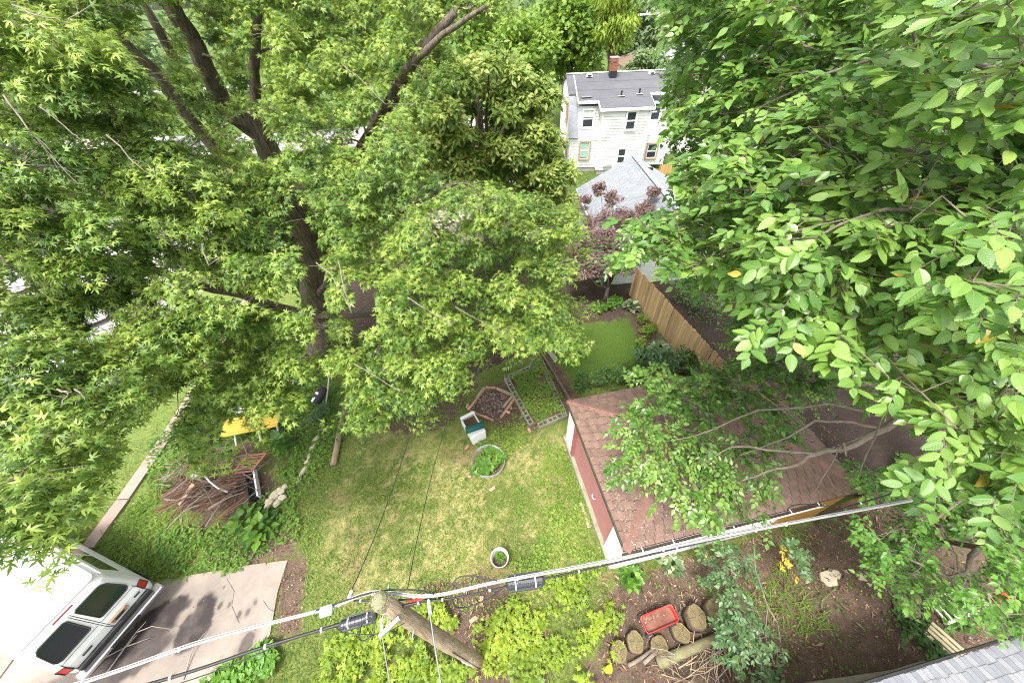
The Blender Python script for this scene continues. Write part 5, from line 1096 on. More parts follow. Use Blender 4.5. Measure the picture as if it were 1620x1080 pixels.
cover('garage_weeds', 'bright weeds along the garage side wall', [G((860, 700), (905, 700), (955, 830), (985, 905), (930, 900), (880, 850), (850, 780)), G((790, 870), (860, 850), (960, 900), (900, 940), (810, 920)), G((740, 690), (830, 650), (840, 700), (780, 740))], 300, .085, DIAM, M_LIME, (.03, .16), .55, 'weeds', .9, .50, 1.6)
cover('bed_plants', 'strawberry like leaves filling the concrete block bed', [BED], 420, .085, HEART, M_LIME, (.12, .34), .45, 'plants', .9, .42, 2.6)
cover('ring_plants', 'leafy plants inside the wire ring', [[(RINGC[0]+.52*math.cos(a), RINGC[1]+.52*math.sin(a)) for a in np.linspace(0, 6.28, 18)[:-1]]], 800, .085, HEART, M_HOST, (.08, .34), .5, 'plants', .9, .30)
cover('soil_weeds', 'sparse weeds on the brown soil right of the wagon', [SOIL[0][0]], 34, .08, OVATE, M_WEED, (.02, .10), .4, 'weeds', .9, .5)
cover('lawn_edge_ivy', 'creeping green leaves under the lower right tree', [G((1410, 930), (1470, 960), (1480, 1010), (1420, 1030)), G((1440, 1000), (1480, 990), (1500, 1060), (1450, 1050)), G((1380, 850), (1440, 850), (1470, 930), (1420, 930)), G((1480, 950), (1560, 960), (1540, 1000), (1490, 1000))], 380, .09, HEART, M_MIDG, (.05, .3), .35, 'ivy', .9, .42)
cover('tall_grass', 'long wispy grass on the soil below the garage', [G((1170, 930), (1250, 900), (1300, 930), (1290, 1000), (1230, 1010), (1190, 990)), G((1240, 830), (1300, 810), (1290, 860), (1230, 890))], 170, .36, BLADE, M_GRASSL, (.02, .1), .6, 'grass', .6, .5, wid=.5)
def turf():
    n = 540000; x, y = scatter(n, -23, 8.2, -1, 17); X, Y, Z = proj(np.stack([x, y, np.zeros(n)], 1)); k = (X > -60) & (X < 1680) & (Y < 1120); x, y = x[k], y[k]
    soil, tone, dry, lush, bare, n1, n2 = ground_masks(x, y); n = len(x); dvs = sdf(x, y, dv)
    far_thin = np.clip(1.25-np.hypot(x, y)/22, .25, 1)
    k = (rnd(n) < (1-soil)**2*(1-.35*dry)*(1-.7*bare)*(.45+.75*n2)*far_thin) & (dvs > -.05+.08*rnd(n)); x, y, lush, dry, n1 = x[k], y[k], lush[k], dry[k], n1[k]; n = len(x)
    lf, ll = LF(), LF(); a = rnd(n)*6.28; ln = .045+.07*rnd(n)*(.5+n1)
    d = unit(np.stack([np.cos(a)*.8, np.sin(a)*.8, .35+rnd(n)*.5], 1)); nn = unit(np.stack([-np.cos(a), -np.sin(a), np.full(n, .7)], 1)); p = np.stack([x, y, np.full(n, -.005)], 1)
    c = np.clip(.30+.75*dry+(fbm(x*1.5, y*1.5, 51)-.5)*.8+gauss(n)*.2, .02, .97); L0 = lush > .4
    left = x < -10; c = np.where(left, np.clip(c*.55+.1, 0, 1), c)
    nx_ = 70000; xb, yb = scatter(nx_, -8, 16, 17, 33); ab = rnd(nx_)*6.28; lf.add(np.stack([xb, yb, np.zeros(nx_)], 1), unit(np.stack([np.cos(ab)*.8, np.sin(ab)*.8, .4+rnd(nx_)*.4], 1)), unit(np.stack([-np.cos(ab), -np.sin(ab), np.full(nx_, .7)], 1)), .1+.1*rnd(nx_), np.clip(.4+(fbm(xb*.8, yb*.8, 71)-.5)*1.2+gauss(nx_)*.15, .02, .9))
    lf.add(p[~L0], d[~L0], nn[~L0], ln[~L0], c[~L0]); ll.add(p[L0], d[L0], nn[L0], ln[L0]*.9, np.clip(c[L0]+.1, 0, 1))
    o = lf.build('grass', BLADE, M_GRASS, wid=1.9); tag(o, 'patchy short lawn grass across the yard', 'grass', kind='stuff')
    o = ll.build('lush_grass', BLADE, M_GRASSL, wid=2.0); tag(o, 'deep green lawn beside the wooden fence', 'grass', kind='stuff'); print('grass', n)
turf()
def litter():
    lf = LF(); n = 220000; x, y = scatter(n, -13, 12, -1, 15); soil, tone, dry, lush, bare, n1, n2 = ground_masks(x, y)
    pr = soil*(.50-.38*tone)*(n1+.3)+.008*(1-lush)+.05*bare; k = rnd(n) < pr; x, y = x[k], y[k]; n = len(x); a = rnd(n)*6.28
    d = np.stack([np.cos(a), np.sin(a), gauss(n)*.15], 1); nn = unit(np.stack([gauss(n)*.4, gauss(n)*.4, np.ones(n)], 1))
    lf.add(np.stack([x, y, .02+.03*rnd(n)], 1), d, nn, .02+.06*rnd(n)**2.5, rnd(n)**1.6); o = lf.build('leaf_litter', DIAM, leafmat('dead leaf and chip', (.06, .03, .02), (.20, .11, .065), (.46, .32, .22), .8, .05))
    tag(o, 'fallen leaves and wood chips over the soil', 'leaf litter', kind='stuff')
litter()
def chips():
    lf = LF()
    for poly, n in ((SOIL[0][0], 5200), (SOIL[12][0] if len(SOIL) > 12 else SOIL[0][0], 1600), (SOIL[1][0], 900), (SOIL[2][0], 700)):
        a = np.array(poly); x, y = scatter(n, *np.array([[a[:, 0].min(), a[:, 0].max()], [a[:, 1].min(), a[:, 1].max()]]).ravel()); k = (sdf(x, y, poly) < .1) & (fbm(x*1.4, y*1.4, 91) > .36+.25*rnd(n)); x, y = x[k], y[k]; n = len(x); an = rnd(n)*6.28
        lf.add(np.stack([x, y, .02+.035*rnd(n)], 1), np.stack([np.cos(an), np.sin(an), gauss(n)*.12], 1), unit(np.stack([gauss(n)*.3, gauss(n)*.3, np.ones(n)], 1)), .05+.20*rnd(n)**2.2, rnd(n)**1.3)
    o = lf.build('wood_chips', LANCE, leafmat('wood chip and twig', (.07, .04, .028), (.19, .105, .065), (.40, .29, .20), .85, .03), wid=.6); tag(o, 'splintered wood chips and twigs over brown soil', 'wood chips', kind='stuff')
chips()

# ================================================================== fences
M_CEDAR = pmat('orange cedar picket', (.56, .39, .205), (.42, .28, .14), 3, .85, .35, 25, stretch=(6, 6, .7), c3=(.46, .34, .20), rand=.30)
M_BRWN = pmat('weathered brown board', (.20, .11, .05), (.13, .07, .035), 3, .85, .4, 20, stretch=(1, 1, 1), c3=(.26, .14, .05), rand=.2)
M_NAIL = pmat('pale nail head', (.6, .56, .5), (.5, .46, .42))
def picket_fence(name, label, a, b, h, pw, mat, facing, thick=.02, gap=.012, seed=0):
    a = np.array([*a[:2], 0.]); b = np.array([*b[:2], 0.]); d = b-a; L0 = np.linalg.norm(d); d /= L0; f = np.array([d[1], -d[0], 0]); f = f if f@np.array([*facing, 0]) > 0 else -f
    t = thing(name, label, 'fence', a); r = random.Random(seed); n = int(L0/(pw+gap)); me = bpy.data.meshes.new('picket'); m = MB()
    w_, th = pw/2, thick/2; prof = [(-w_, 0), (w_, 0), (w_, h-.04), (w_-.03, h), (-w_+.03, h), (-w_, h-.04)]
    A = (d, f, np.array([0, 0, 1.]))
    vs = [A[0]*x+A[1]*th+A[2]*z for x, z in prof]+[A[0]*x-A[1]*th+A[2]*z for x, z in prof]; m.add(vs, [tuple(range(6)), tuple(range(11, 5, -1))]+[(i, i+6, (i+1) % 6+6, (i+1) % 6) for i in range(6)])
    me.from_pydata(m.v, [], m.f); me.materials.append(mat)
    for i in range(n):
        p = d*((i+.5)*(pw+gap))+f*r.uniform(-.004, .006); o = link('picket', me, t, p+np.array([0, 0, r.uniform(-.03, .02)])); o.rotation_euler = (r.uniform(-.012, .012), r.uniform(-.012, .012), r.uniform(-.05, .05)*.3)
    for z in (.35, 1.05, h-.25):
        m = MB(); m.beam(d*0-f*.05+[0, 0, z], d*L0-f*.05+[0, 0, z], .04, .09); m.build('rail', mat, t)
    k = 0.0
    while k <= L0+.01:
        m = MB(); q = d*k-f*.12; m.box(q+[0, 0, h/2-.1], (.09, .09, h-.1), A); m.build('post', mat, t); k += L0/max(1, round(L0/2.3))
    nl = MB()
    for i in range(n):
        for z in (.35, 1.05, h-.25): nl.box(d*((i+.5)*(pw+gap)+r.uniform(-.03, .03))+f*(thick*.5+.004)+[0, 0, z+r.uniform(-.015, .015)], (.018, .018, .006), (d, np.array([0, 0, 1.]), f))
    o = nl.build('nail_heads', M_NAIL, t); o['kind'] = 'stuff'; return t
fa, fb = P(1006, 422, 1.75), P(1158, 586, 1.75); picket_fence('wooden_fence', 'orange brown cedar picket fence right of the lush lawn', fa, fb, 1.78, .135, M_CEDAR, (-1, -.2), seed=3)
q0, q1 = PY(1046, 262, 29), PY(1078, 258, 29); picket_fence('wooden_fence', 'tan picket fence beside the white house, right of the grey garage', (q0[0], 29), (q1[0]+1.5, 29), 1.6, .14, pmat('fresh tan picket', (.55, .33, .14), (.45, .26, .11), 3, .85, rand=.2), (0, -1), seed=5)
def board_fence():
    a, b = P(1292, 826, 0), P(1530, 742, 0); d = b-a; L0 = np.linalg.norm(d); d /= L0; f = np.array([d[1], -d[0], 0]); t = thing('board_fence', 'low fence of brown horizontal boards right of the red garage', 'fence', a); A = (d, f, np.array([0, 0, 1.]))
    for k in range(7):
        m = MB(); m.box((0, 0, 0), (L0, .025, .145), A); o = m.build('board', M_BRWN, t); o.location = tuple(d*L0/2+f*random.uniform(-.005, .005)+np.array([0, 0, .1+k*.155])); o.rotation_euler = (0, random.uniform(-.004, .004), 0)
    m = MB(); m.box(d*L0/2+[0, 0, 1.2], (L0, .2, .04), A); m.build('cap_board', M_BRWN, t)
    for k in range(4): m = MB(); m.box(d*L0*k/3-f*.07+[0, 0, .58], (.09, .09, 1.16), A); m.build('post', M_BRWN, t)
    m = MB(); q = [D(1424, 740, 8.6), D(1430, 748, 8.6), D(1444, 751, 8.6), D(1466, 745, 8.5)]; 
    zz = 1.24; q = [P(1424, 740, zz), P(1432, 749, zz), P(1446, 750, zz), P(1464, 745, zz)]; m.tube(q, .03, 8); o = m.build('red_pipe', pmat('red plastic pipe', (.45, .02, .03), (.38, .02, .03)), None, q[0], True); tag(o, 'short bent red pipe lying on the brown board fence', 'pipe')
board_fence()

# ================================================================== van
M_VAN = pmat('white van paint', (.86, .86, .87), (.80, .80, .81), 1.5, .3, spec=.5); M_VROOF = pmat('white van roof', (.86, .86, .86), (.82, .82, .82), 1.5, .45, spec=.4)
M_VGLASS = glassmat('van rear glass', (.012, .014, .02), .08); M_VGLASSB = glassmat('blue tinted van glass', (.007, .009, .035), .08); M_CHROME = pmat('dull chrome bumper', (.62, .62, .62), (.5, .5, .5), 3, .28, metal=.9); M_RUBBER = pmat('black rubber', (.035, .035, .037), (.05, .05, .05), 6, .7)
M_RED = glassmat('red tail lamp', (.55, .01, .015), .2); M_RUST = pmat('rusty plate holder', (.42, .28, .18), (.25, .14, .08), 9, .7, c3=(.5, .45, .4)); M_TYRE = pmat('tyre rubber', (.03, .03, .03), (.045, .045, .045), 8, .85)
def van():
    hd = np.array([-.935, .354]); ang = math.atan2(hd[1], hd[0]); rear = np.array([-10.62, 1.62, 0]); t = thing('van', 'white passenger van parked on the driveway with dark rear windows', 'van', rear, ang)
    # local: +x to the front, y to the left of the van, rear at x = 0
    secs = [(.02, .50, 1.00, .90, 1.45, .82, 1.95, .74), (.30, 1, 1, 1, 1, 1, 1, 1)]
    zs = [.45, .62, 1.02, 1.12, 1.25, 1.60, 1.92, 2.06, 2.13]
    hw = [.92, .99, 1.00, .99, .97, .92, .87, .82, .70]
    rx = [.06, .02, .00, .02, .05, .13, .21, .27, .36]           # rear face leans forward with height
    fx = [5.35, 5.45, 5.40, 5.30, 4.75, 4.20, 3.75, 3.55, 3.35]   # sloping nose
    m = MB(); n = 7; k = len(zs)
    def ring(i):
        w_ = hw[i]; r0, f0 = rx[i], fx[i]; c = .16
        pts = [(r0+.0, -w_+c), (r0+c*.45, -w_+c*.25), (r0+c*1.3, -w_), (f0-c*2.5, -w_), (f0-c*.6, -w_+c*.6), (f0, -w_+c*2.2), (f0, w_-c*2.2), (f0-c*.6, w_-c*.6), (f0-c*2.5, w_), (r0+c*1.3, w_), (r0+c*.45, w_-c*.25), (r0, w_-c)]
        return [(x, y, zs[i]) for x, y in pts]
    R = [ring(i) for i in range(k)]; K = 12; vs = [p for r in R for p in r]; fs = []
    for i in range(k-1):
        for j in range(K): fs.append((i*K+j, i*K+(j+1) % K, (i+1)*K+(j+1) % K, (i+1)*K+j))
    fs.append(tuple(reversed(range(K)))); fs.append(tuple((k-1)*K+j for j in range(K))); m.add(vs, [tuple(reversed(f)) for f in fs])
    body = m.build('body', M_VAN, t, smooth=False); bv = body.modifiers.new('b', 'BEVEL'); bv.width = .035; bv.segments = 3; bv.limit_method = 'ANGLE'; bv.angle_limit = .35
    # raised roof skin, ribs
    m = MB(); pts = [(.28, -.72), (.34, -.79), (3.35, -.79), (3.5, -.55), (3.5, .55), (3.35, .79), (.34, .79), (.28, .72)]; m.prism(pts, 2.08, 2.165); rf = m.build('roof', M_VROOF, t, bevel=.03)
    for y in (-.5, -.25, 0, .25, .5): m = MB(); m.box((2.0, y, 2.168), (2.3, .06, .018)); m.build('roof_rib', M_VROOF, rf)
    for x, y in ((.85, -.45), (.85, -.15), (.9, .2), (.95, .5), (1.2, .1)): m = MB(); m.box((x, y, 2.168), (.05, .13, .008)); m.build('roof_scuff', pmat('grey scuffed paint', (.5, .49, .48), (.62, .61, .6), 12, .6), rf)
    for s in (-1, 1): m = MB(); m.tube([(.34, s*.855, 2.0), (3.6, s*.855, 2.0)], .014, 6); m.build('rain_gutter', M_VAN, t)
    def face(z, y, out=.012):      # a point on the rear face
        i = max(0, min(k-2, sum(1 for q in zs if q <= z)-1)); f = (z-zs[i])/(zs[i+1]-zs[i]); return np.array([rx[i]+(rx[i+1]-rx[i])*f-out, y, z])
    nrm = np.array([-.93, 0, .36])
    for s, mt in ((-1, M_VGLASS), (1, M_VGLASSB)):
        q = [(1.30, s*.11), (1.27, s*.15), (1.27, s*.72), (1.31, s*.78), (1.38, s*.80), (1.80, s*.72), (1.88, s*.66), (1.90, s*.60), (1.90, s*.14), (1.86, s*.09)]
        q = [face(z, y, .02) for z, y in q]; m = MB(); m.plate(q if s < 0 else q[::-1], nrm, .03); d_ = m.build('rear_window', mt, t)
        m = MB(); m.tube(q+[q[0]], .016, 6); m.build('window_seal', M_RUBBER, d_)
        # door: seam lines, hinges, handle
        for pts in ([face(.66, s*.006, .004), face(1.0, s*.02, .004), face(1.24, s*.02, .004), face(1.6, s*.02, .002), face(1.90, s*.02, .002)], [face(.66, s*.84, .004), face(1.0, s*.84, .004), face(1.24, s*.82, .004)], [face(1.18, s*.03, .004), face(1.18, s*.82, .004)]):
            m = MB(); m.tube(pts, .006, 4); m.build('door_seam', M_RUBBER, t)
        m = MB(); m.beam(face(.93, s*.40 if s > 0 else s*.62, .02), face(.93, s*.60 if s > 0 else s*.76, .02), .03, .035); m.build('door_handle', M_RUBBER, t)
        # tail lamps
        q = [face(.86, s*.84, .02), face(.86, s*.985, -.06), face(1.12, s*.975, -.06), face(1.12, s*.84, .02)]; m = MB(); m.plate(q if s < 0 else q[::-1], nrm, .05); lamp = m.build('tail_lamp', M_RED, t)
        m = MB(); m.tube(q+[q[0]], .016, 5); m.build('lamp_bezel', M_RUBBER, lamp)
    m = MB(); m.beam(face(.93, -.44, .02), face(.93, -.06, .02), .03, .19, up=(-.3, 0, 1)); pl_ = m.build('plate_holder', M_RUST, t); m = MB(); m.beam(face(.93, -.34, .035), face(.93, -.14, .035), .02, .10); m.build('missing_plate_hole', M_DARKM, pl_)
    m = MB(); m.beam(face(1.99, -.2, .02)+[.05, 0, .02], face(1.99, .2, .02)+[.05, 0, .02], .05, .06); m.build('brake_lamp', pmat('faded red lens', (.5, .08, .12), (.42, .06, .1), 8, .4), t)
    # step bumper
    m = MB(); m.box((-.09, 0, .56), (.26, 2.04, .14)); b_ = m.build('bumper', M_CHROME, t, bevel=.03); m = MB(); m.box((-.085, .0, .634), (.17, 1.7, .012)); m.build('bumper_pad', M_RUBBER, b_)
    m = MB(); m.box((-.225, .0, .57), (.02, .7, .09)); m.build('bumper_step', M_RUBBER, b_); m = MB(); m.box((-.03, 0, .72), (.1, 1.7, .1)); m.build('rear_sill', M_RUBBER, t)
    for s in (-1, 1):      # side windows and wheels
        for x0, x1 in ((.65, 1.75), (1.85, 2.9), (3.0, 3.75)):
            f_ = lambda z: hw[4]+(hw[6]-hw[4])*(z-1.25)/(1.92-1.25)
            q = [(x0, s*(f_(1.32)+.006), 1.32), (x1, s*(f_(1.32)+.006), 1.32), (x1-.05, s*(f_(1.82)+.006), 1.82), (x0, s*(f_(1.82)+.006), 1.82)]; m = MB(); m.plate([np.array(p) for p in (q if s < 0 else q[::-1])], np.array([0, s, .15]), .02); m.build('side_window', M_VGLASS, t)
        for x in (1.15, 4.45):
            wl = MB(); ax = (np.array([1., 0, 0]), np.array([0, 0, 1.]), np.array([0, 1., 0])); wl.lathe([(.2, -.11), (.34, -.11), (.365, -.06), (.365, .06), (.34, .11), (.2, .11)], (x, s*.86, .36), 20, ax, True); w_ = wl.build('wheel', M_TYRE, t)
            wl = MB(); wl.lathe([(.05, .07), (.2, .09), (.21, .0), (.05, -.02)], (x, s*.86, .36), 16, ax); wl.build('rim', M_CHROME, w_)
        m = MB(); m.box((3.85, s*1.08, 1.35), (.12, .2, .24)); m.build('side_mirror', M_RUBBER, t, bevel=.03)
    q = [(4.72, -.85, 1.29), (4.72, .85, 1.29), (3.82, .74, 1.88), (3.82, -.74, 1.88)]; m = MB(); m.plate([np.array(p)+np.array([.03, 0, .03]) for p in q], np.array([.55, 0, .83]), .02); m.build('windscreen', M_VGLASS, t)
van()

# ---- cars half hidden beyond the maple
def car(label, loc, rz, mat):
    t = thing('parked_car', label, 'car', loc, rz, 'cars beyond the maple'); zs = [.25, .55, .80, .92, 1.38, 1.45]; hw = [.80, .88, .87, .80, .62, .52]; fx = [(.0, 4.4), (-.05, 4.5), (.02, 4.45), (.25, 3.9), (1.05, 2.95), (1.25, 2.75)]; m = MB(); R = []
    for z, w_, (a, b) in zip(zs, hw, fx): R += [(a, -w_*.85, z), (a+.25, -w_, z), (b-.3, -w_, z), (b, -w_*.8, z), (b, w_*.8, z), (b-.3, w_, z), (a+.25, w_, z), (a, w_*.85, z)]
    fs = [(i*8+j, (i+1)*8+j, (i+1)*8+(j+1) % 8, i*8+(j+1) % 8) for i in range(5) for j in range(8)]+[tuple(range(8)), tuple(reversed(range(40, 48)))]; m.add(R, [f[::-1] for f in fs]); m.build('body', mat, t, bevel=.04)
    for s in (-1, 1):
        q = [np.array(p) for p in ((.62, s*.775, .99), (3.6, s*.775, .99), (2.95, s*.645, 1.34), (1.1, s*.645, 1.34))]; m = MB(); m.plate(q if s < 0 else q[::-1], np.array([0, s*.93, .36]), .02); m.build('side_window', M_VGLASS, t)
        for x in (.8, 3.55): m = MB(); m.lathe([(.1, -.1), (.3, -.1), (.32, 0), (.3, .1), (.1, .1)], (x, s*.78, .32), 14, (np.array([1., 0, 0]), np.array([0, 0, 1.]), np.array([0, 1., 0]))); m.build('wheel', M_TYRE, t)
    for x0, x1, n_ in ((.28, 1.02, (-.6, 0, .8)), (3.88, 3.0, (.55, 0, .83))): q = [np.array(p) for p in ((x0, -.7, .96), (x0, .7, .96), (x1, .56, 1.36), (x1, -.56, 1.36))]; m = MB(); m.plate([p+np.array(n_)*.03 for p in q], np.array(n_), .02); m.build('windscreen', M_VGLASS, t)
    for s in (-1, 1): m = MB(); m.box((4.46, s*.58, .66), (.06, .3, .12)); m.build('headlight', M_TRIM, t)
p = P(75, 735, 0); car('white car at the left edge glimpsed through low maple leaves', (p[0]-1.2, p[1]-.6, 0), 1.9, M_VAN)
p = P(150, 520, 0); car('white car glimpsed through the gap in the maple', (p[0], p[1], .02), 2.4, M_VROOF)
p = P(30, 470, 0); car('pale car parked farthest left beyond the maple', (p[0], p[1], .02), 2.4, M_VAN)

# ================================================================== pole, cables
M_POLE = pmat('weathered pole wood', (.55, .43, .31), (.30, .20, .13), 5, .95, 1.0, 14, stretch=(6, 6, .3), c3=(.54, .49, .41), bdist=.04); M_CABW = pmat('grey white cable sheath', (.40, .39, .38), (.26, .255, .25), 14, .5); M_CABB = pmat('black cable sheath', (.025, .025, .027), (.04, .04, .04), 10, .45)
M_CLOS = pmat('black splice closure plastic', (.045, .048, .055), (.03, .03, .035), 8, .4, spec=.5); M_ZINC = pmat('galvanised steel', (.55, .55, .55), (.42, .42, .43), 8, .4, metal=.7); M_MOSS = pmat('lichen on pole top', (.30, .30, .18), (.22, .20, .12), 18, .95, .8)
ZC = 6.2
def pole():
    a = P(757, 1047, 0); b = P(600, 950, 6.55); t = thing('utility_pole', 'leaning weathered wooden utility pole with mossy top', 'utility pole', a)
    q = [a+(b-a)*s+np.array([.015*math.sin(9*s), 0, 0]) for s in np.linspace(0, 1, 12)]; q[0][2] = -.1; m = MB(); m.tube(q, list(np.linspace(.15, .108, 12)), 14, True, .05); m.build('shaft', M_POLE, t, a, True)
    d, s_, n = frame(b-a); m = MB(); m.lathe([(.111, -.16), (.116, -.03), (.10, .03), (.065, .065), (.02, .08)], b, 14, (s_, n, d)); m.build('mossy_top', M_MOSS, t, a)
    lf = LF(); k_ = 160; u_ = unit(gauss(k_, 3)); lf.add(b+u_*.10*np.array([1, 1, .5]), unit(u_+[0, 0, .6]), gauss(k_, 3), .03+.05*rnd(k_), rnd(k_)); o = lf.build('moss_tufts', BLADE, leafmat('dry moss', (.12, .13, .05), (.22, .22, .10), (.36, .34, .20), .9, .1), t, a, 2.0); o['kind'] = 'stuff'
    for k, s in enumerate((.16, .22)):
        c = a+(b-a)*s; m = MB(); m.lathe([(.148, -.02), (.153, -.02), (.153, .02), (.148, .02)], c, 14, (s_, n, d)); m.build('white_band' if k == 0 else 'steel_band', M_TRIM if k == 0 else M_ZINC, t, a)
    m = MB(); m.tube([a+(b-a)*s+n*.0+s_*(.155-.04*s) for s in np.linspace(.05, .9, 8)], .012, 6); m.build('riser_cable', M_CABB, t, a)
    m = MB(); m.tube([a+(b-a)*s-s_*(.14-.04*s)+n*.07 for s in np.linspace(.02, .45, 6)], .008, 5); m.build('ground_wire', M_CABB, t, a)
    for s, r in ((.97, .03), (.92, -.6), (.80, .4)):
        c = a+(b-a)*s; m = MB(); m.tube([c-s_*.22+n*r*.1, c+s_*.22+n*r*.1], .011, 6); m.build('through_bolt', M_ZINC, t, a)
    c = a+(b-a)*.93; m = MB(); m.beam(c+np.array([.12, -.1, 0]), c+np.array([-.12, -.28, -.05]), .05, .06); m.build('bracket', M_ZINC, t, a)
    # steps of bent lashing wire, coil
    c = a+(b-a)*.95; q = [c+np.array([-.25+.10*math.cos(u), -.22+.12*math.sin(u), -.1+.01*u]) for u in np.linspace(0, 14, 50)]; m = MB(); m.tube(q, .006, 4); m.build('wire_coil', M_CABB, t, a)
pole()
def cable(name, label, pts, r, mat, n=6, sag=0.0, ties=None, group=None, sub=8):
    q = [np.asarray(p, float) for p in pts]; out = []
    for i in range(len(q)-1):
        p0, p1, p2, p3 = q[max(i-1, 0)], q[i], q[i+1], q[min(i+2, len(q)-1)]
        for s in np.linspace(0, 1, sub, endpoint=False): out.append(.5*((2*p1)+(-p0+p2)*s+(2*p0-5*p1+4*p2-p3)*s*s+(-p0+3*p1-3*p2+p3)*s**3)-np.array([0, 0, sag*4*s*(1-s)]))
    out.append(q[-1]); t = thing(name, label, 'cable', out[0], 0, group); m = MB(); m.tube(out, r, n); m.build('sheath', mat, t, out[0], True)
    if ties:
        for k in range(2, len(out)-1, ties):
            c = out[k]; d, s_, u = frame(out[k+1]-out[k-1]); m = MB(); m.lathe([(r*1.15, -.012), (r*1.5, -.012), (r*1.5, .012), (r*1.15, .012)], c, 8, (s_, u, d)); m.build('clamp', M_TRIM, t, out[0])
    return t
Q = lambda *a: [P(x, y, z) for x, y, z in a]
cable('aerial_cable', 'thick pale grey aerial cable crossing the whole yard', Q((-160, 1160, 6.25), (130, 1080, 6.2), (330, 1012, 6.15), (510, 965, 6.15), (590, 938, 6.2), (680, 943, 6.22), (790, 920, 6.18), (900, 900, 6.15), (975, 885, 6.12), (1160, 845, 6.1), (1530, 775, 6.2), (1800, 722, 6.4)), .0165, M_CABW, 8, 0, 6)
cable('aerial_cable', 'thin pale strand running just above the thick grey cable', Q((-160, 1154, 6.25), (130, 1076, 6.2), (330, 1008, 6.15), (510, 962, 6.15), (590, 934, 6.2), (680, 940, 6.22), (790, 917, 6.18), (975, 882, 6.12), (1160, 842, 6.1), (1530, 772, 6.2), (1800, 718, 6.4)), .008, M_ZINC, 6)
cable('aerial_cable', 'thin black cable lashed under the pale aerial cable', Q((560, 950, 6.12), (620, 948, 6.1), (700, 948, 6.12), (790, 930, 6.1), (960, 893, 6.05), (1130, 853, 6.02), (1250, 828, 6.0), (1330, 805, 6.02), (1480, 760, 6.05), (1700, 700, 6.2)), .012, M_CABB, 6, 0, 7)
cable('aerial_cable', 'black lower aerial cable left of the utility pole', Q((-100, 1165, 6.0), (240, 1080, 6.0), (420, 1022, 5.98), (520, 992, 5.98), (600, 968, 6.0), (690, 945, 6.1)), .020, M_CABB, 8, 0, 7)
cable('aerial_cable', 'second thin black cable low over the driveway', Q((60, 1150, 5.8), (330, 1065, 5.8), (470, 1008, 5.9), (545, 988, 5.95)), .007, M_CABB, 5)
cable('cable_loop', 'black slack loop between pole top and right closure', Q((715, 935, 6.15), (722, 915, 6.2), (745, 910, 6.2), (775, 916, 6.2), (800, 920, 6.15)), .009, M_CABB, 5)
cable('cable_loop', 'black slack loop hanging below the pale cable', Q((715, 945, 6.1), (722, 960, 5.9), (745, 958, 5.8), (775, 945, 5.9), (800, 925, 6.1)), .009, M_CABB, 5)
cable('cable_loop', 'black slack arch over the pole top', Q((500, 965, 6.15), (560, 945, 6.3), (610, 933, 6.4), (660, 933, 6.35), (690, 940, 6.2)), .010, M_CABB, 5)
cable('cable_loop', 'long dark slack loop left of the pole under the closure', Q((530, 985, 5.95), (540, 998, 5.8), (575, 1003, 5.75), (610, 1000, 5.8), (640, 985, 5.9)), .006, M_CABB, 5)
cable('cable_loop', 'black hooped cable above the right end of the gutter', Q((1245, 808, 5.6), (1252, 800, 5.7), (1275, 797, 5.7), (1300, 800, 5.7), (1330, 798, 5.75)), .010, M_CABB, 5)
cable('drop_wire', 'thin black drop wire rising from left clamp over lawn', Q((552, 943, 6.15), (600, 830, 5.6), (645, 700, 5.2), (700, 520, 5.0), (760, 330, 5.0)), .0075, M_CABB, 5); cable('drop_wire', 'thin black drop wire rising from the pole over the lawn', Q((645, 930, 6.2), (665, 830, 5.7), (700, 690, 5.4), (760, 500, 5.1)), .0065, M_CABB, 5)
cable('drop_wire', 'grey drop wire running down from the white insulator', Q((679, 960, 6.1), (686, 1010, 6.2), (698, 1085, 6.3), (712, 1200, 6.5)), .010, M_ZINC, 5); cable('drop_wire', 'pale drop wire running down from the pole bracket', Q((604, 1000, 6.0), (610, 1040, 6.1), (617, 1085, 6.2), (628, 1200, 6.4)), .008, M_ZINC, 5)
def closure(label, a, b, r):
    a, b = np.asarray(a), np.asarray(b); d, s_, n = frame(b-a); L0 = np.linalg.norm(b-a); t = thing('splice_closure', label, 'splice closure', a); m = MB()
    prof = [(.02, 0), (r*.75, .01), (r, .04)]
    for k in range(9): z = .06+(L0-.12)*k/8; prof += [(r*1.0, z-.015), (r*1.07, z-.012), (r*1.07, z+.012), (r*1.0, z+.015)]
    prof += [(r, L0-.04), (r*.75, L0-.01), (.02, L0)]; m.lathe(prof, a, 16, (s_, n, d)); m.build('shell', M_CLOS, t, a, False)
    for s in (-1, 1): m = MB(); m.beam(a+d*.05+s_*s*r*1.05, b-d*.05+s_*s*r*1.05, .03, .05); m.build('flange', M_CLOS, t, a)
    for f in (.25, .75): c = a+d*L0*f; m = MB(); m.lathe([(r*1.08, -.008), (r*1.12, -.008), (r*1.12, .008), (r*1.08, .008)], c, 16, (s_, n, d)); m.build('tie', M_TRIM, t, a)
closure('ribbed black splice closure on the cable right of the pole', P(800, 924, 6.02), P(862, 915, 6.02), .085); closure('smooth black splice closure left of the pole top', P(537, 990, 6.0), P(597, 972, 6.0), .06)
m = MB(); c = P(516, 966, 6.2); d, s_, n = frame(P(600, 940, 6.2)-P(516, 966, 6.2)); m.box(c, (.16, .12, .05), (d, s_, n)); o = m.build('cable_tag', pmat('pale blue plastic tag', (.45, .62, .72), (.4, .56, .66), 6, .5), None, c, bevel=.01); tag(o, 'pale blue plastic tag clipped on the grey cable', 'tag')
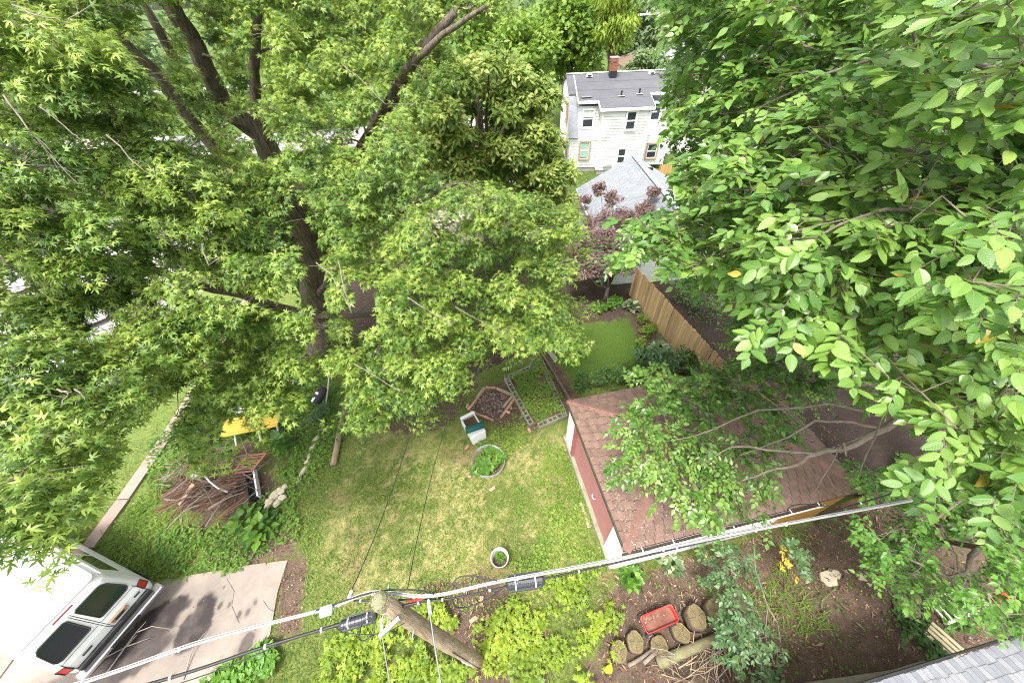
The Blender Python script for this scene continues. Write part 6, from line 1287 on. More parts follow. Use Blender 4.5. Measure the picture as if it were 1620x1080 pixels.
for lb, pts in (('white strain clamp where the left drop wire starts', ((550, 950, 6.14), (556, 935, 6.14))), ('white insulator spool right of the pole top', ((678, 950, 6.16), (681, 970, 6.1))), ('white bracket insulator below the pole top', ((603, 980, 6.05), (605, 1000, 6.0)))):
    a, b = [P(*p) for p in pts]; d, s_, n = frame(b-a); L0 = np.linalg.norm(b-a); m = MB(); m.lathe([(.01, -.02), (.024, 0), (.018, L0*.3), (.026, L0*.5), (.018, L0*.7), (.024, L0), (.01, L0+.02)], a, 10, (s_, n, d)); o = m.build('insulator', M_TRIM, None, a); tag(o, lb, 'insulator')
m = MB(); a, b = P(645, 951, 6.12), P(670, 946, 6.13); m.tube([a, b], .014, 8); o = m.build('cable_sleeve', pmat('red cable sleeve', (.55, .03, .02), (.48, .03, .02)), None, a); tag(o, 'red sleeve on the cable right of the pole top', 'sleeve')

# ================================================================== garden beds
M_BLOCK = pmat('mossy concrete block', (.30, .285, .21), (.21, .205, .145), 6, .95, .5, 40, rand=.15, c3=(.20, .21, .11)); M_BRICK = pmat('faded garden brick', (.50, .29, .21), (.38, .21, .15), 9, .9, .4, 50, rand=.18, c3=(.55, .42, .34)); M_SOILB = pmat('bed soil', (.10, .065, .045), (.16, .10, .07), 14, .95, .6)
blk = MB(); bl, bw, bh, th = .40, .20, .20, .032
for y in (-1, 1): blk.box((0, y*(bw/2-th/2), 0), (bl, th, bh))
for x in (-1, 0, 1): blk.box((x*(bl/2-th/2), 0, 0), (th, bw-2*th, bh-.004))
BLK = bpy.data.meshes.new('block'); BLK.from_pydata(blk.v, [], blk.f); BLK.materials.append(M_BLOCK)
def block_bed():
    A, B, Cc, Dd = [P(x, y, .2) for x, y in ((801, 597), (844, 676), (893, 654), (857, 572))]; o0 = np.array([A[0], A[1], 0]); t = thing('raised_bed', 'raised bed walled with hollow concrete blocks beside the red garage', 'raised bed', o0)
    for a, b, n0 in ((A, B, 0), (B, Cc, .22), (Cc, Dd, .0), (Dd, A, .2)):
        d = (b-a)[:2]; L0 = np.linalg.norm(d); d /= L0; s = n0
        while s+.4 <= L0+.1:
            c = a[:2]+d*(s+.2); link('block', BLK, t, np.array([c[0], c[1], .1])-o0+[0, 0, random.uniform(-.02, .015)], (random.uniform(-.02, .02), random.uniform(-.02, .02), math.atan2(d[1], d[0])+random.uniform(-.04, .04))); s += .415
    m = MB(); m.prism([q[:2] for q in (A+(Cc-A)*.05, B+(Dd-B)*.05, Cc+(A-Cc)*.05, Dd+(B-Dd)*.05)], 0, .13); m.build('soil', M_SOILB, t, o0)
block_bed()
BRK = bpy.data.meshes.new('brick'); _b = MB(); _b.box((0, 0, 0), (.20, .095, .06)); BRK.from_pydata(_b.v, [], _b.f); BRK.materials.append(M_BRICK)
def pent_bed():
    o0 = P(775, 640, 0); t = thing('brick_edged_bed', 'five sided bed edged with faded bricks left of the block bed', 'garden bed', o0)
    runs = [((741, 649), (769, 613)), ((769, 613), (786, 615)), ((786, 615), (811, 627)), ((818, 625), (793, 661)), ((744, 651), (784, 667))]
    for a, b in runs:
        a, b = P(*a), P(*b); d = b-a; L0 = np.linalg.norm(d); d /= L0; s = 0
        while s+.15 < L0:
            c = a+d*(s+.1); link('brick', BRK, t, c-o0+[0, 0, .03+random.uniform(0, .02)], (random.uniform(-.08, .08), random.uniform(-.06, .06), math.atan2(d[1], d[0])+random.uniform(-.12, .12))); s += .215
    for px, py, z in ((740, 643, .05), (816, 620, .10), (819, 626, .05), (815, 630, .04), (803, 652, .03), (808, 645, .03)): link('brick', BRK, t, P(px, py, 0)-o0+[0, 0, z], (random.uniform(-.2, .2), random.uniform(-.2, .2), random.uniform(0, 3)))
    for a, b in (((811, 628), (797, 645)), ((754, 631), (766, 615)), ((790, 617), (810, 626))): m = MB(); m.beam(P(*a)+[0, 0, .06], P(*b)+[0, 0, .06], .09, .1); m.build('timber', pmat('greenish old timber', (.34, .30, .19), (.24, .21, .13), 7, .9, .4), t, o0)
    lf = LF(); n = 420; poly = [P(*q)[:2] for q in ((744, 648), (770, 615), (808, 626), (806, 636), (784, 663))]; a = np.array(poly); x, y = scatter(n*2, a[:, 0].min(), a[:, 0].max(), a[:, 1].min(), a[:, 1].max()); k = sdf(x, y, poly) < -.05; x, y = x[k], y[k]; n = len(x); an = rnd(n)*6.28
    lf.add(np.stack([x, y, .02+.03*rnd(n)], 1), np.stack([np.cos(an), np.sin(an), gauss(n)*.2], 1), unit(np.stack([gauss(n)*.4, gauss(n)*.4, np.ones(n)], 1)), .05+.05*rnd(n), rnd(n)); o = lf.build('mulch', DIAM, leafmat('bed mulch', (.08, .05, .04), (.22, .15, .12), (.42, .36, .33), .85, .05), t, o0); o['kind'] = 'stuff'
pent_bed()
def loose_bricks():
    for px, py, rz, lb in ((762, 950, 1.5, 'loose brick just right of the pole under the cable'), (803, 962, 1.9, 'loose brick among brambles right of the pole'), (749, 980, .5, 'tilted loose brick right of the pole middle'), (772, 979, 1.7, 'loose brick half under bramble leaves'), (788, 1022, 1.6, 'loose brick right of the pole foot'), (816, 1028, 1.5, 'small brick end in the bramble patch'), (842, 1050, .2, 'broken pink brick at the bottom edge soil'),
                      (739, 708, .8, 'loose brick left of the white trough'), (743, 752, 1.9, 'brick on the left of the wire ring'), (779, 774, .5, 'loose brick below the wire ring'), (837, 681, 1.9, 'brick at the near corner of the block bed'), (798, 584, .5, 'brick at the far left corner of the block bed'), (842, 569, .1, 'brick behind the far end of the block bed')):
        c = P(px, py, 0); o = link('brick', BRK, None, c+[0, 0, .035], (random.uniform(-.1, .1), random.uniform(-.1, .1), rz)); tag(o, lb, 'brick', 'loose bricks on the ground')
loose_bricks()
def trough():
    c = P(750, 682, 0); a, b = P(740, 661, .42), P(760, 696, .42); d = b-a; L0 = 1.02; d[2] = 0; d /= np.linalg.norm(d); s_ = np.array([-d[1], d[0], 0]); A = (d, s_, np.array([0, 0, 1.])); t = thing('planter_trough', 'white wooden planter trough below the five sided bed', 'planter', c)
    h, w_, th = .46, .56, .035
    for k in (-1, 1):
        m = MB(); m.box(s_*k*(w_/2-th/2)+[0, 0, h/2], (L0, th, h), A); m.build('side_panel', M_TRIM, t); m = MB(); m.box(d*k*(L0/2-th/2)+[0, 0, h/2+.03], (th, w_-2*th, h+.06), A); m.build('end_panel', M_TRIM, t)
    m = MB(); m.box(np.array([0, 0, h*.32])-d*.2, (L0*.5, w_-2*th-.01, h*.62), A); m.build('soil', M_SOILB, t)
    m = MB(); m.box(d*.34+[0, 0, h-.02], (L0*.26, w_-.02, .03), A); m.build('lid', M_TRIM, t)
    for k in (-1, 1): m = MB(); m.box(d*k*(L0/2-.05)+[0, 0, h+.035], (.11, w_+.03, .025), A); m.build('rim', M_TRIM, t)
    a, b = P(737, 681, .56), P(766, 671, .56); t2 = thing('rolled_mat', 'dark green roll lying across the white trough', 'roll', (a+b)/2); dd, s2, n2 = frame(b-a); L1 = np.linalg.norm(b-a); m = MB(); m.lathe([(.03, .012), (.05, .012), (.06, 0), (.115, 0), (.125, .012), (.125, L1-.012), (.115, L1), (.06, L1), (.05, L1-.012), (.03, L1-.012)], a, 20, (s2, n2, dd)); m.build('roll', pmat('dark green fabric', (.012, .10, .085), (.01, .075, .065), 10, .6, .2, 90), t2, (a+b)/2, True)
    m = MB(); m.lathe([(.02, -.01), (.028, -.01), (.028, L1+.01), (.02, L1+.01)], a, 10, (s2, n2, dd)); m.build('core', M_DARKM, t2, (a+b)/2)
trough()
def wire_ring():
    c = RINGC.copy(); c[2] = 0; t = thing('wire_ring', 'low ring of pale wire edging around leafy plants', 'garden ring', c); Mw = pmat('pale plastic edging', (.55, .57, .56), (.48, .5, .49), 8, .35)
    m = MB(); n = 40; R = .56
    for j in range(n):
        u0, u1 = 2*math.pi*j/n, 2*math.pi*(j+1)/n
        m.add([(R*math.cos(u0), R*math.sin(u0), 0), (R*math.cos(u1), R*math.sin(u1), 0), (R*1.05*math.cos(u1), R*1.05*math.sin(u1), .22), (R*1.05*math.cos(u0), R*1.05*math.sin(u0), .22), ((R+.012)*math.cos(u0), (R+.012)*math.sin(u0), 0), ((R+.012)*math.cos(u1), (R+.012)*math.sin(u1), 0), ((R*1.05+.012)*math.cos(u1), (R*1.05+.012)*math.sin(u1), .22), ((R*1.05+.012)*math.cos(u0), (R*1.05+.012)*math.sin(u0), .22)], [(0, 1, 2, 3), (5, 4, 7, 6), (3, 2, 6, 7)])
    # only the right-hand half still stands
    m.f = [f for f in m.f if (np.mean([m.v[i][0] for i in f])*.8+np.mean([m.v[i][1] for i in f])*.6) > -.08]; m.build('edging_band', Mw, t)
    for z in (.05, .16, .22): q = [(R*(1+.05*z/.22)*math.cos(u), R*(1+.05*z/.22)*math.sin(u), z) for u in np.linspace(0, 2*math.pi, 40)]; m = MB(); m.tube(q, .007, 4, False); m.build('hoop', M_ZINC, t)
wire_ring()
def bucket():
    c = P(792, 888, 0); t = thing('bucket_planter', 'round white bucket with a small plant inside on the lawn', 'bucket', c); m = MB(); m.lathe([(.19, 0), (.25, .46), (.262, .46), (.262, .49), (.24, .49), (.235, .45), (.18, .02)], (0, 0, 0), 28); m.build('bucket', pmat('chalky white plastic', (.66, .65, .62), (.56, .55, .52), 4, .6, c3=(.5, .48, .44)), t, smooth=True)
    m = MB(); m.lathe([(.0, .24), (.212, .24), (.212, .20)], (0, 0, 0), 20); m.build('soil', M_SOILB, t); lf = LF(); clumpy(lf, np.array([.0, .02, .30]), (.14, .14, .08), 7, 22, .075, .5); o = lf.build('plant', OVATE, M_HOST, t, (0, 0, 0)); o['kind'] = 'stuff'
    m = MB(); m.tube([(.255*math.cos(u), .255*math.sin(u), .47-.1*math.sin(u)) for u in np.linspace(0, math.pi, 10)], .006, 5); m.build('handle', M_ZINC, t)
bucket()
def edging():
    M_OLD = pmat('old grey edging board', (.22, .17, .12), (.12, .09, .065), 6, .9, .5, 20)
    for lb, a, b, w_, h_ in (('dark rotting edging board beside the block bed', (847, 545), (905, 640), .07, .16), ('pale concrete edging strip between the two lawns', (838, 515), (880, 572), .22, .1), ('short split board left of the edging strip', (844, 546), (860, 577), .05, .12)):
        a, b = P(*a), P(*b); m = MB(); m.beam(a-a+[0, 0, h_/2], b-a+[0, 0, h_/2], w_, h_); o = m.build('edging_board', M_OLD if 'concrete' not in lb else M_BLOCK, None, bevel=.01); o.location = tuple(a); tag(o, lb, 'edging')
    for i, (px, py, lb) in enumerate(((832, 521, 'hollow block at the far end of the edging strip'), (838, 531, 'hollow block next to the end of edging strip'))): o = link('concrete_block', BLK, None, P(px, py)+[0, 0, .1], (0, 0, -1.0)); tag(o, lb, 'block', 'loose hollow blocks')
    a, b = P(918, 795), P(932, 835); m = MB(); m.beam(a-a+[0, 0, .03], b-a+[0, 0, .03], .1, .03); o = m.build('board', pmat('pinkish scrap board', (.5, .36, .28), (.4, .28, .21), 6, .9), None); o.location = tuple(a); tag(o, 'pale splintered scrap board beside the garage wall', 'board')
edging()

# ================================================================== wagon, stumps, logs at the bottom
M_WRED = pmat('glossy red wagon enamel', (.48, .025, .025), (.40, .025, .022), 5, .42, spec=.5, c3=(.40, .13, .09)); M_LOGE = pmat('sawn log end', (.22, .175, .085), (.13, .10, .05), 7, .95, .5, 40, c3=(.12, .115, .05)); M_LOGB = pmat('log bark', (.16, .115, .08), (.08, .055, .04), 7, .95, .9, 20, c3=(.18, .17, .08))
def wagon():
    q = [P(x, y, .42) for x, y in ((1011, 975), (1060, 957), (1076, 979), (1026, 1003))]; c = sum(q)/4; d = (q[1]+q[2]-q[0]-q[3])/2; w_ = (q[0]+q[1]-q[2]-q[3])/2; L0 = np.linalg.norm(d); W0 = np.linalg.norm(w_); rz = math.atan2(d[1], d[0]); base = np.array([c[0], c[1], 0]); t = thing('red_wagon', 'small red toy wagon holding water and leaves between the stumps', 'wagon', base, rz); hx, hy = L0/2, W0/2
    def rr(s, z, r=.07):
        out = []
        for cx, cy, a0 in ((hx*s-r, hy*s-r, 0), (-hx*s+r, hy*s-r, 90), (-hx*s+r, -hy*s+r, 180), (hx*s-r, -hy*s+r, 270)):
            for k in range(5): u = math.radians(a0+k*22.5); out.append((cx+r*math.cos(u), cy+r*math.sin(u), z))
        return out
    m = MB(); R = [rr(.90, .26), rr(1.0, .42), rr(.985, .42), rr(.89, .275)]; n = 20; vs = [p for r in R for p in r]; fs = [(i*n+j, i*n+(j+1) % n, (i+1)*n+(j+1) % n, (i+1)*n+j) for i in range(3) for j in range(n)]+[tuple(reversed(range(n))), tuple(range(3*n, 4*n))]; m.add(vs, fs); m.build('tray', M_WRED, t)
    m = MB(); m.tube(rr(1.01, .425)+[rr(1.01, .425)[0]], .016, 8, False); m.build('rim', M_WRED, t, smooth=True)
    m = MB(); m.add(rr(.92, .315), [tuple(range(20))]); m.build('muddy_water', pmat('muddy water', (.16, .07, .05), (.26, .12, .09), 4, .15, c3=(.06, .04, .035)), t)
    for x in (-hx*.72, hx*.72):
        m = MB(); m.tube([(x, -hy*.95, .12), (x, hy*.95, .12)], .012, 6); m.build('axle', M_ZINC, t); m = MB(); m.box((x, 0, .19), (.12, W0*.5, .14)); m.build('bolster', M_DARKM, t)
        for s in (-1, 1):
            ax = (np.array([1., 0, 0]), np.array([0, 0, 1.]), np.array([0, 1., 0])); m = MB(); m.lathe([(.03, -.03), (.10, -.035), (.12, -.02), (.12, .02), (.10, .035), (.03, .03)], (x, s*(hy+.02), .12), 16, ax); w1 = m.build('wheel', M_TYRE, t); m = MB(); m.lathe([(.0, .042), (.05, .04), (.055, -.04), (.0, -.042)], (x, s*(hy+.02), .12), 12, ax); m.build('hub', M_TRIM, w1)
    m = MB(); m.tube([(hx*.95, 0, .2), (hx+.14, 0, .26), (hx+.12, .02, .55)], .012, 6); m.build('handle', M_DARKM, t)
    lf = LF(); n = 40; lf.add(np.stack([rng.uniform(-hx*.8, hx*.5, n), rng.uniform(0, hy*.75, n), np.full(n, .325)], 1), unit(gauss(n, 3)*[1, 1, .1]), np.tile([0, 0, 1.], (n, 1))+gauss(n, 3)*.2, .03+.03*rnd(n), rnd(n)); o = lf.build('floating_leaves', DIAM, MATS['dead leaf and chip'], t, (0, 0, 0)); o['kind'] = 'stuff'
wagon()
def stump(label, px, py, r, h, seed, lean=(0, 0)):
    c = P(px, py, h); c[2] = 0; t = thing('stump', label, 'stump', c, random.uniform(0, 6), 'sawn log rounds'); rd = random.Random(seed); ph = [rd.uniform(0, 6) for _ in range(3)]; n = 22; R = []
    for z, k in ((0, 1.05), (h*.5, 1.0), (h-.01, .98), (h, .93)): R.append([(r*k*(1+.09*math.sin(2*u+ph[0])+.05*math.sin(5*u+ph[1])+.025*math.sin(11*u+ph[2]))*math.cos(u)+lean[0]*z, r*k*(1+.09*math.sin(2*u+ph[0])+.05*math.sin(5*u+ph[1])+.025*math.sin(11*u+ph[2]))*math.sin(u)+lean[1]*z, z) for u in np.linspace(0, 2*math.pi, n, endpoint=False)])
    m = MB(); m.add([p for r_ in R for p in r_], [(i*n+j, i*n+(j+1) % n, (i+1)*n+(j+1) % n, (i+1)*n+j) for i in range(3) for j in range(n)]+[tuple(reversed(range(n)))]); m.build('bark', M_LOGB, t, smooth=True)
    m = MB(); m.add(R[3], [tuple(range(n))]); sw = m.build('sawn_top', M_LOGE, t)
    for k in range(4): u = ph[0]+k*1.7; m = MB(); m.beam((lean[0]*h+.02*math.cos(u), lean[1]*h+.02*math.sin(u), h+.001), (lean[0]*h+r*.85*math.cos(u), lean[1]*h+r*.85*math.sin(u), h+.001), .009, .003); m.build('check_crack', M_DARKM, sw)
    for k in (.75, .5, .28): m = MB(); m.tube([(p[0]*k+lean[0]*h*(1-k), p[1]*k+lean[1]*h*(1-k), h) for p in R[3]]+[(R[3][0][0]*k, R[3][0][1]*k, h)], .004, 3, False); m.build('growth_ring', M_LOGB, sw)
stump('leftmost sawn log round with mossy top left of the red wagon', 980, 1030, .215, .32, 1); stump('taller sawn log round touching the red wagon at its left', 1007, 1012, .22, .42, 2, (.1, .05)); stump('low sawn log round tucked under the wagon front', 1043, 1022, .23, .16, 3); stump('log round between the wagon wheel and larger stump', 1078, 1000, .22, .18, 4)
stump('largest dark sawn log round right of the red wagon', 1103, 975, .255, .45, 5); stump('rightmost dark sawn log round right of the wagon', 1132, 963, .23, .45, 6)
def log_(name, label, pts, r, mat, cat, jit=.08, n=10):
    q = [P(*p) for p in pts]; m = MB(); m.tube(q, list(np.linspace(r, r*.85, len(q))), n, True, jit); o = m.build(name, mat, None, q[0], True); tag(o, label, cat); return o
log_('log', 'short pale branch log in front of the stumps', ((994, 1052, .1), (1012, 1042, .12), (1030, 1028, .14)), .045, M_BARK2, 'log'); log_('log', 'short forked branch log behind the pale one', ((1018, 1048, .1), (1030, 1038, .14), (1040, 1028, .16)), .05, M_BARK2, 'log')
log_('log', 'thick mossy log lying right below the wagon', ((1040, 1048, .12), (1090, 1028, .14), (1148, 1003, .14)), .13, pmat('mossy log', (.24, .22, .12), (.15, .13, .08), 7, .95, .8, 20, c3=(.20, .24, .08)), 'log')
def twig_heap(label, spots, n, L0, name='brush_pile', mats=None, h=.4, mound=None, seed=4, r=(.006, .02), base=None):
    rd = random.Random(seed); o0 = P(*base); t = thing(name, label, 'brush pile', o0); mats = mats or [M_TWIG]
    if mound: m = MB(); m.stone((0, 0, 0), mound, 3, .4, 3, .12); m.build('litter_mound', pmat('twig litter', (.13, .085, .06), (.05, .035, .025), 16, .95, .9, 40, c3=(.24, .16, .11)), t)
    for i in range(n):
        s = rd.choice(spots); c = P(s[0]+rd.uniform(-s[2], s[2]), s[1]+rd.uniform(-s[3], s[3]), 0)-o0; a = rd.uniform(0, 6.28) if rd.random() < .45 else rd.gauss(s[4], .45); l = L0*rd.uniform(.4, 1.2); d = np.array([math.cos(a), math.sin(a), rd.uniform(-.12, .2)]); z = rd.uniform(.05, h); mid = c+np.array([0, 0, z])
        q = [mid-d*l/2, mid+np.array([rd.uniform(-.06, .06)*l, rd.uniform(-.06, .06)*l, .04]), mid+d*l/2]; q[0][2] = max(q[0][2], .01); q[2][2] = max(q[2][2], .01); rr_ = rd.uniform(*r); m = MB(); m.tube(q, [rr_, rr_*.85, rr_*.5], 5); m.build('stick', rd.choice(mats), t)
M_STK = [pmat('brown stick', (.19, .125, .09), (.11, .07, .05), 9, .9), pmat('reddish stick', (.26, .13, .08), (.16, .08, .05), 9, .9), pmat('grey stick', (.30, .255, .22), (.2, .17, .145), 9, .9)]
twig_heap('heap of dry pale twigs at the bottom edge below the mossy log', [(1085, 1062, 45, 16, .3), (1120, 1040, 30, 20, .9), (1060, 1040, 20, 15, 1.4)], 60, .8, mats=[pmat('straw coloured twig', (.42, .33, .22), (.3, .23, .15), 9, .9), M_STK[0], M_TWIG], h=.35, seed=5, base=(1085, 1055), r=(.006, .016))
twig_heap('brown brush pile of sticks beside the black trough', [(345, 758, 66, 32, .3), (330, 790, 50, 30, .5), (380, 738, 38, 26, .2), (305, 775, 36, 28, .8)], 280, 1.15, mats=M_STK, h=.6, mound=(1.15, .75, .30), seed=6, base=(345, 770), r=(.005, .022))
def plank(name, label, a, b, w_, h_, mat, cat, za=.05, zb=.05):
    a, b = P(a[0], a[1], za), P(b[0], b[1], zb); m = MB(); m.beam(a-a, b-a, w_, h_); o = m.build(name, mat, None, bevel=.006); o.location = tuple(a); tag(o, label, cat); return o
plank('board', 'pink painted board sticking out of the brush pile', (283, 798), (306, 765), .16, .03, pmat('faded pink board', (.52, .32, .25), (.42, .25, .2), 5, .8), 'board', .35, .55)
plank('slab', 'broken grey slab on top of the brush pile', (303, 755), (320, 745), .22, .07, M_FOUND, 'slab', .6, .6); log_('log', 'grey log at the near side of the brush pile', ((331, 805, .1), (368, 780, .2)), .06, M_BARK2, 'log')
m = MB(); q = [P(*p) for p in ((314, 738, .7), (322, 750, .75), (332, 762, .7), (345, 772, .6), (360, 778, .5))]; m.tube(q, .022, 8); o = m.build('pipe', M_TRIM, None, q[0], True); tag(o, 'curved white pipe across the brush pile', 'pipe')
def slat_frame():
    o0 = P(388, 735, 0); t = thing('window_shutter', 'rust brown slatted wooden shutter leaning on the brush pile', 'shutter', o0); Mr = pmat('rust brown slat', (.25, .115, .07), (.17, .075, .045), 5, .85, rand=.25)
    A_, B_, C_ = P(368, 748, .35), P(392, 720, .75), P(397, 745, .45); u = B_-A_; v = C_-A_; v = v/np.linalg.norm(v)*.75
    for k in range(7): a = A_+u*(k/6); m = MB(); m.beam(a-o0, a+v-o0, .055, .025, up=np.cross(u, v)); m.build('slat', Mr, t)
    for s in (0.02, .98): m = MB(); m.beam(A_+v*s-o0, A_+u+v*s-o0+[0, 0, .02], .05, .045, up=np.cross(u, v)); m.build('stile', Mr, t)
slat_frame()
def trough2():
    a, b = P(397, 746, .12), P(404, 790, .12); d, s_, n = frame(b-a); o0 = a.copy(); o0[2] = 0; L0 = np.linalg.norm(b-a); t = thing('black_trough', 'black plastic trough with a white side beside the brush pile', 'trough', o0); c = (a+b)/2-o0; A = (d, s_, n)
    m = MB(); m.box(c-n*.08, (L0, .26, .02), A); m.build('floor', M_DARKM, t); m = MB(); m.box(c+s_*.13+n*.02, (L0, .02, .22), A); m.build('left_side', M_DARKM, t); m = MB(); m.box(c-s_*.13+n*.02, (L0, .05, .24), A); m.build('right_side', M_TRIM, t)
    for s in (-1, 1): m = MB(); m.box(c+d*s*(L0/2-.01)+n*.02, (.02, .26, .2), A); m.build('end', M_DARKM, t)
trough2()
M_LIME_ST = pmat('pale limestone', (.55, .48, .36), (.42, .36, .26), 5, .9, .5, 30, rand=.12)
def stones():
    lst = [(428, 795, .16, .12), (436, 785, .2, .14), (446, 778, .17, .13), (452, 772, .13, .1), (440, 797, .15, .11), (425, 802, .11, .09), (449, 788, .12, .1)]
    nm = ['long pale stone at the left of the rubble heap', 'largest pale stone in the middle of rubble', 'pale stone toward the top of the rubble heap', 'small round stone topping the rubble heap', 'stone at the near side of the rubble', 'smallest stone at the rubble heap corner', 'stone at the right of the rubble heap']
    for i, ((x, y, a, b), l) in enumerate(zip(lst, nm)): m = MB(); m.stone((0, 0, .08), (a, b, .11), 20+i, i*1.1); o = m.build('rubble_stone', M_LIME_ST, None); o.location = tuple(P(x, y)); tag(o, l, 'stone', 'pale rubble heap')
    lst = [(510, 672, .14), (506, 682, .10), (501, 694, .2), (496, 708, .16), (490, 722, .10), (487, 730, .14), (481, 745, .2), (474, 758, .16)]
    nm = ['farthest edging stone below the blue flecked shrub', 'small second edging stone from far end', 'long edging stone third from far end', 'fourth edging stone from the far end', 'small round fifth edging stone', 'sixth edging stone in line', 'long second nearest edging stone', 'nearest edging stone above the rubble heap']
    for i, ((x, y, a), l) in enumerate(zip(lst, nm)): m = MB(); m.stone((0, 0, .04), (a, .085, .08), 40+i, 1.25); o = m.build('edging_stone', M_LIME_ST, None); o.location = tuple(P(x, y)); tag(o, l, 'stone', 'stone edging line')
    for i, (x, y, a, b, l) in enumerate(((1310, 915, .26, .2, 'pale flagstone on the soil below the gutter'), (1322, 908, .14, .12, 'small flagstone at the upper right of pale one'), (1362, 914, .15, .11, 'triangular pale stone on the dark soil'), (1432, 962, .3, .26, 'large brown boulder beside the slatted rack'), (1445, 948, .16, .14, 'rusty stone behind the brown boulder'), (810, 1053, .16, .12, 'round tan stone near the bottom middle'), (1375, 925, .09, .07, 'small chip stone beside the triangular one'))):
        m = MB(); rd = random.Random(60+i)
        if 'boulder' in l or 'rusty' in l or 'round' in l: m.stone((0, 0, .03), (a, b, .08 if 'boulder' not in l else .2), 60+i, i*.9, 2, .14)
        else:
            ks = 3 if 'triang' in l else 6; pts = [(a*rd.uniform(.8, 1.15)*math.cos(u+rd.uniform(-.2, .2)), b*rd.uniform(.8, 1.15)*math.sin(u+rd.uniform(-.2, .2))) for u in np.linspace(0, 2*math.pi, ks, endpoint=False)+i*.7]; m.prism(pts, -.03, .05)
        o = m.build('garden_stone', M_LIME_ST if 'bro' not in l and 'rus' not in l else pmat('brown boulder', (.27, .19, .12), (.18, .125, .08), 4, .9, .5), None, bevel=.012); o.location = tuple(P(x, y)); tag(o, l, 'stone')
stones()
log_('log', 'long split grey log lying at the lawn edge', ((551, 628, .12), (545, 655, .13), (536, 690, .12), (527, 735, .1)), .12, pmat('split grey log', (.36, .27, .17), (.22, .16, .10), 4, .95, .9, 14, stretch=(3, 1, 3)), 'log', .12, 9)

# ---- yellow table, chairs, bag at the foot of the maple
M_YEL = pmat('yellow painted slat', (.70, .50, .07), (.60, .42, .06), 4, .6, c3=(.62, .42, .05), rand=.1)
def yellow_table():
    a, b = P(352, 678, .68), P(442, 660, .68); d, s_, n = frame(b-a); L0 = np.linalg.norm(b-a); c = (a+b)/2; o0 = np.array([c[0], c[1], 0]); t = thing('yellow_table', 'yellow slatted garden table with white crossed legs under the maple', 'table', o0); A = (d, -s_, n)
    for k in range(6): m = MB(); m.box(c-o0+s_*(-.34+k*.135)*-1, (L0, .12, .03), A); m.build('slat', M_YEL, t)
    for s in (-.38, .05, .38):
        q = c-o0+d*L0*s
        for k in (-1, 1): m = MB(); m.beam(q+s_*k*.30-n*.02, q-s_*k*.42-n*.68, .05, .05, up=d); m.build('leg', M_TRIM, t)
    m = MB(); m.beam(c-o0-d*L0*.38-n*.35, c-o0+d*L0*.38-n*.35, .04, .04); m.build('stretcher', M_TRIM, t)
yellow_table()
def chair(label, px, py, rz, mat):
    c = P(px, py, .42); c[2] = 0; t = thing('plastic_chair', label, 'chair', c, rz, 'plastic chairs under the maple'); m = MB(); m.box((0, 0, .42), (.48, .46, .025)); m.build('seat', mat, t, bevel=.01); m = MB(); m.box((-.25, 0, .68), (.025, .44, .5), (np.array([1, 0, .2]), np.array([0, 1., 0]), np.array([-.2, 0, 1]))); m.build('backrest', mat, t, bevel=.01)
    for x in (-.2, .2):
        for y in (-.2, .2): m = MB(); m.beam((x*1.15, y*1.1, 0), (x, y, .42), .035, .035); m.build('leg', mat, t)
    for y in (-.26, .26): m = MB(); m.beam((-.24, y, .62), (.2, y, .62), .04, .03); m.build('armrest', mat, t)
M_GREYP = pmat('milky grey plastic', (.5, .53, .48), (.44, .47, .43), 4, .5)
chair('milky grey plastic chair behind the yellow table', 378, 648, .5, M_GREYP); chair('white plastic chair left of the grey chair', 358, 634, 1.3, M_TRIM); chair('white plastic chair farther back among maple leaves', 444, 594, 2.0, M_TRIM)
def bag():
    a, b = P(513, 612, .55), P(498, 638, .2); d, s_, n = frame(b-a); L0 = np.linalg.norm(b-a); o0 = b.copy(); o0[2] = 0; t = thing('black_bag', 'long black padded bag with white labels leaning by the maple trunk', 'bag', o0); r = .19; prof = [(.01, 0), (r*.6, .02), (r*.92, .09), (r, .2), (r*1.02, L0*.5), (r, L0-.2), (r*.92, L0-.09), (r*.6, L0-.02), (.01, L0)]; m = MB(); m.lathe(prof, a, 18, (s_, n, d)); m.build('body', pmat('black nylon', (.045, .04, .05), (.03, .028, .035), 6, .6, .3, 40), t, o0, True)
    for f, w_, l in ((.42, .16, .1), (.8, .10, .2)): c = a+d*L0*f+n*r*1.01; m = MB(); m.box(c, (l, w_, .012), (d, s_, n)); m.build('label_patch', M_TRIM, t, o0)
    m = MB(); m.tube([a+d*.15+n*r, a+d*L0*.5+n*(r+.06)+s_*.1, a+d*(L0-.2)+n*r], .012, 5); m.build('strap', M_RUBBER, t, o0)
    m = MB(); q = [P(521, 588, 1.0), P(519, 612, .5), P(515, 642, .05)]; m.tube(q, .028, 8); o = m.build('pole', pmat('white weathered stick', (.6, .57, .53), (.48, .45, .42), 8, .8), None, q[2]); tag(o, 'pale stick standing against the black bag', 'stick')
bag()
c = P(428, 680, 0); t = thing('flower_pot', 'small rust orange flower pot under the yellow table', 'flower pot', c); m = MB(); m.lathe([(.09, 0), (.13, .2), (.145, .2), (.145, .24), (.12, .24), (.11, .2), (.08, .03)], (0, 0, 0), 16); m.build('pot', pmat('rust orange clay', (.6, .17, .05), (.48, .13, .04), 6, .8), t, smooth=True); m = MB(); m.lathe([(0, .19), (.115, .19), (.115, .17)], (0, 0, 0), 14); m.build('soil', M_SOILB, t)
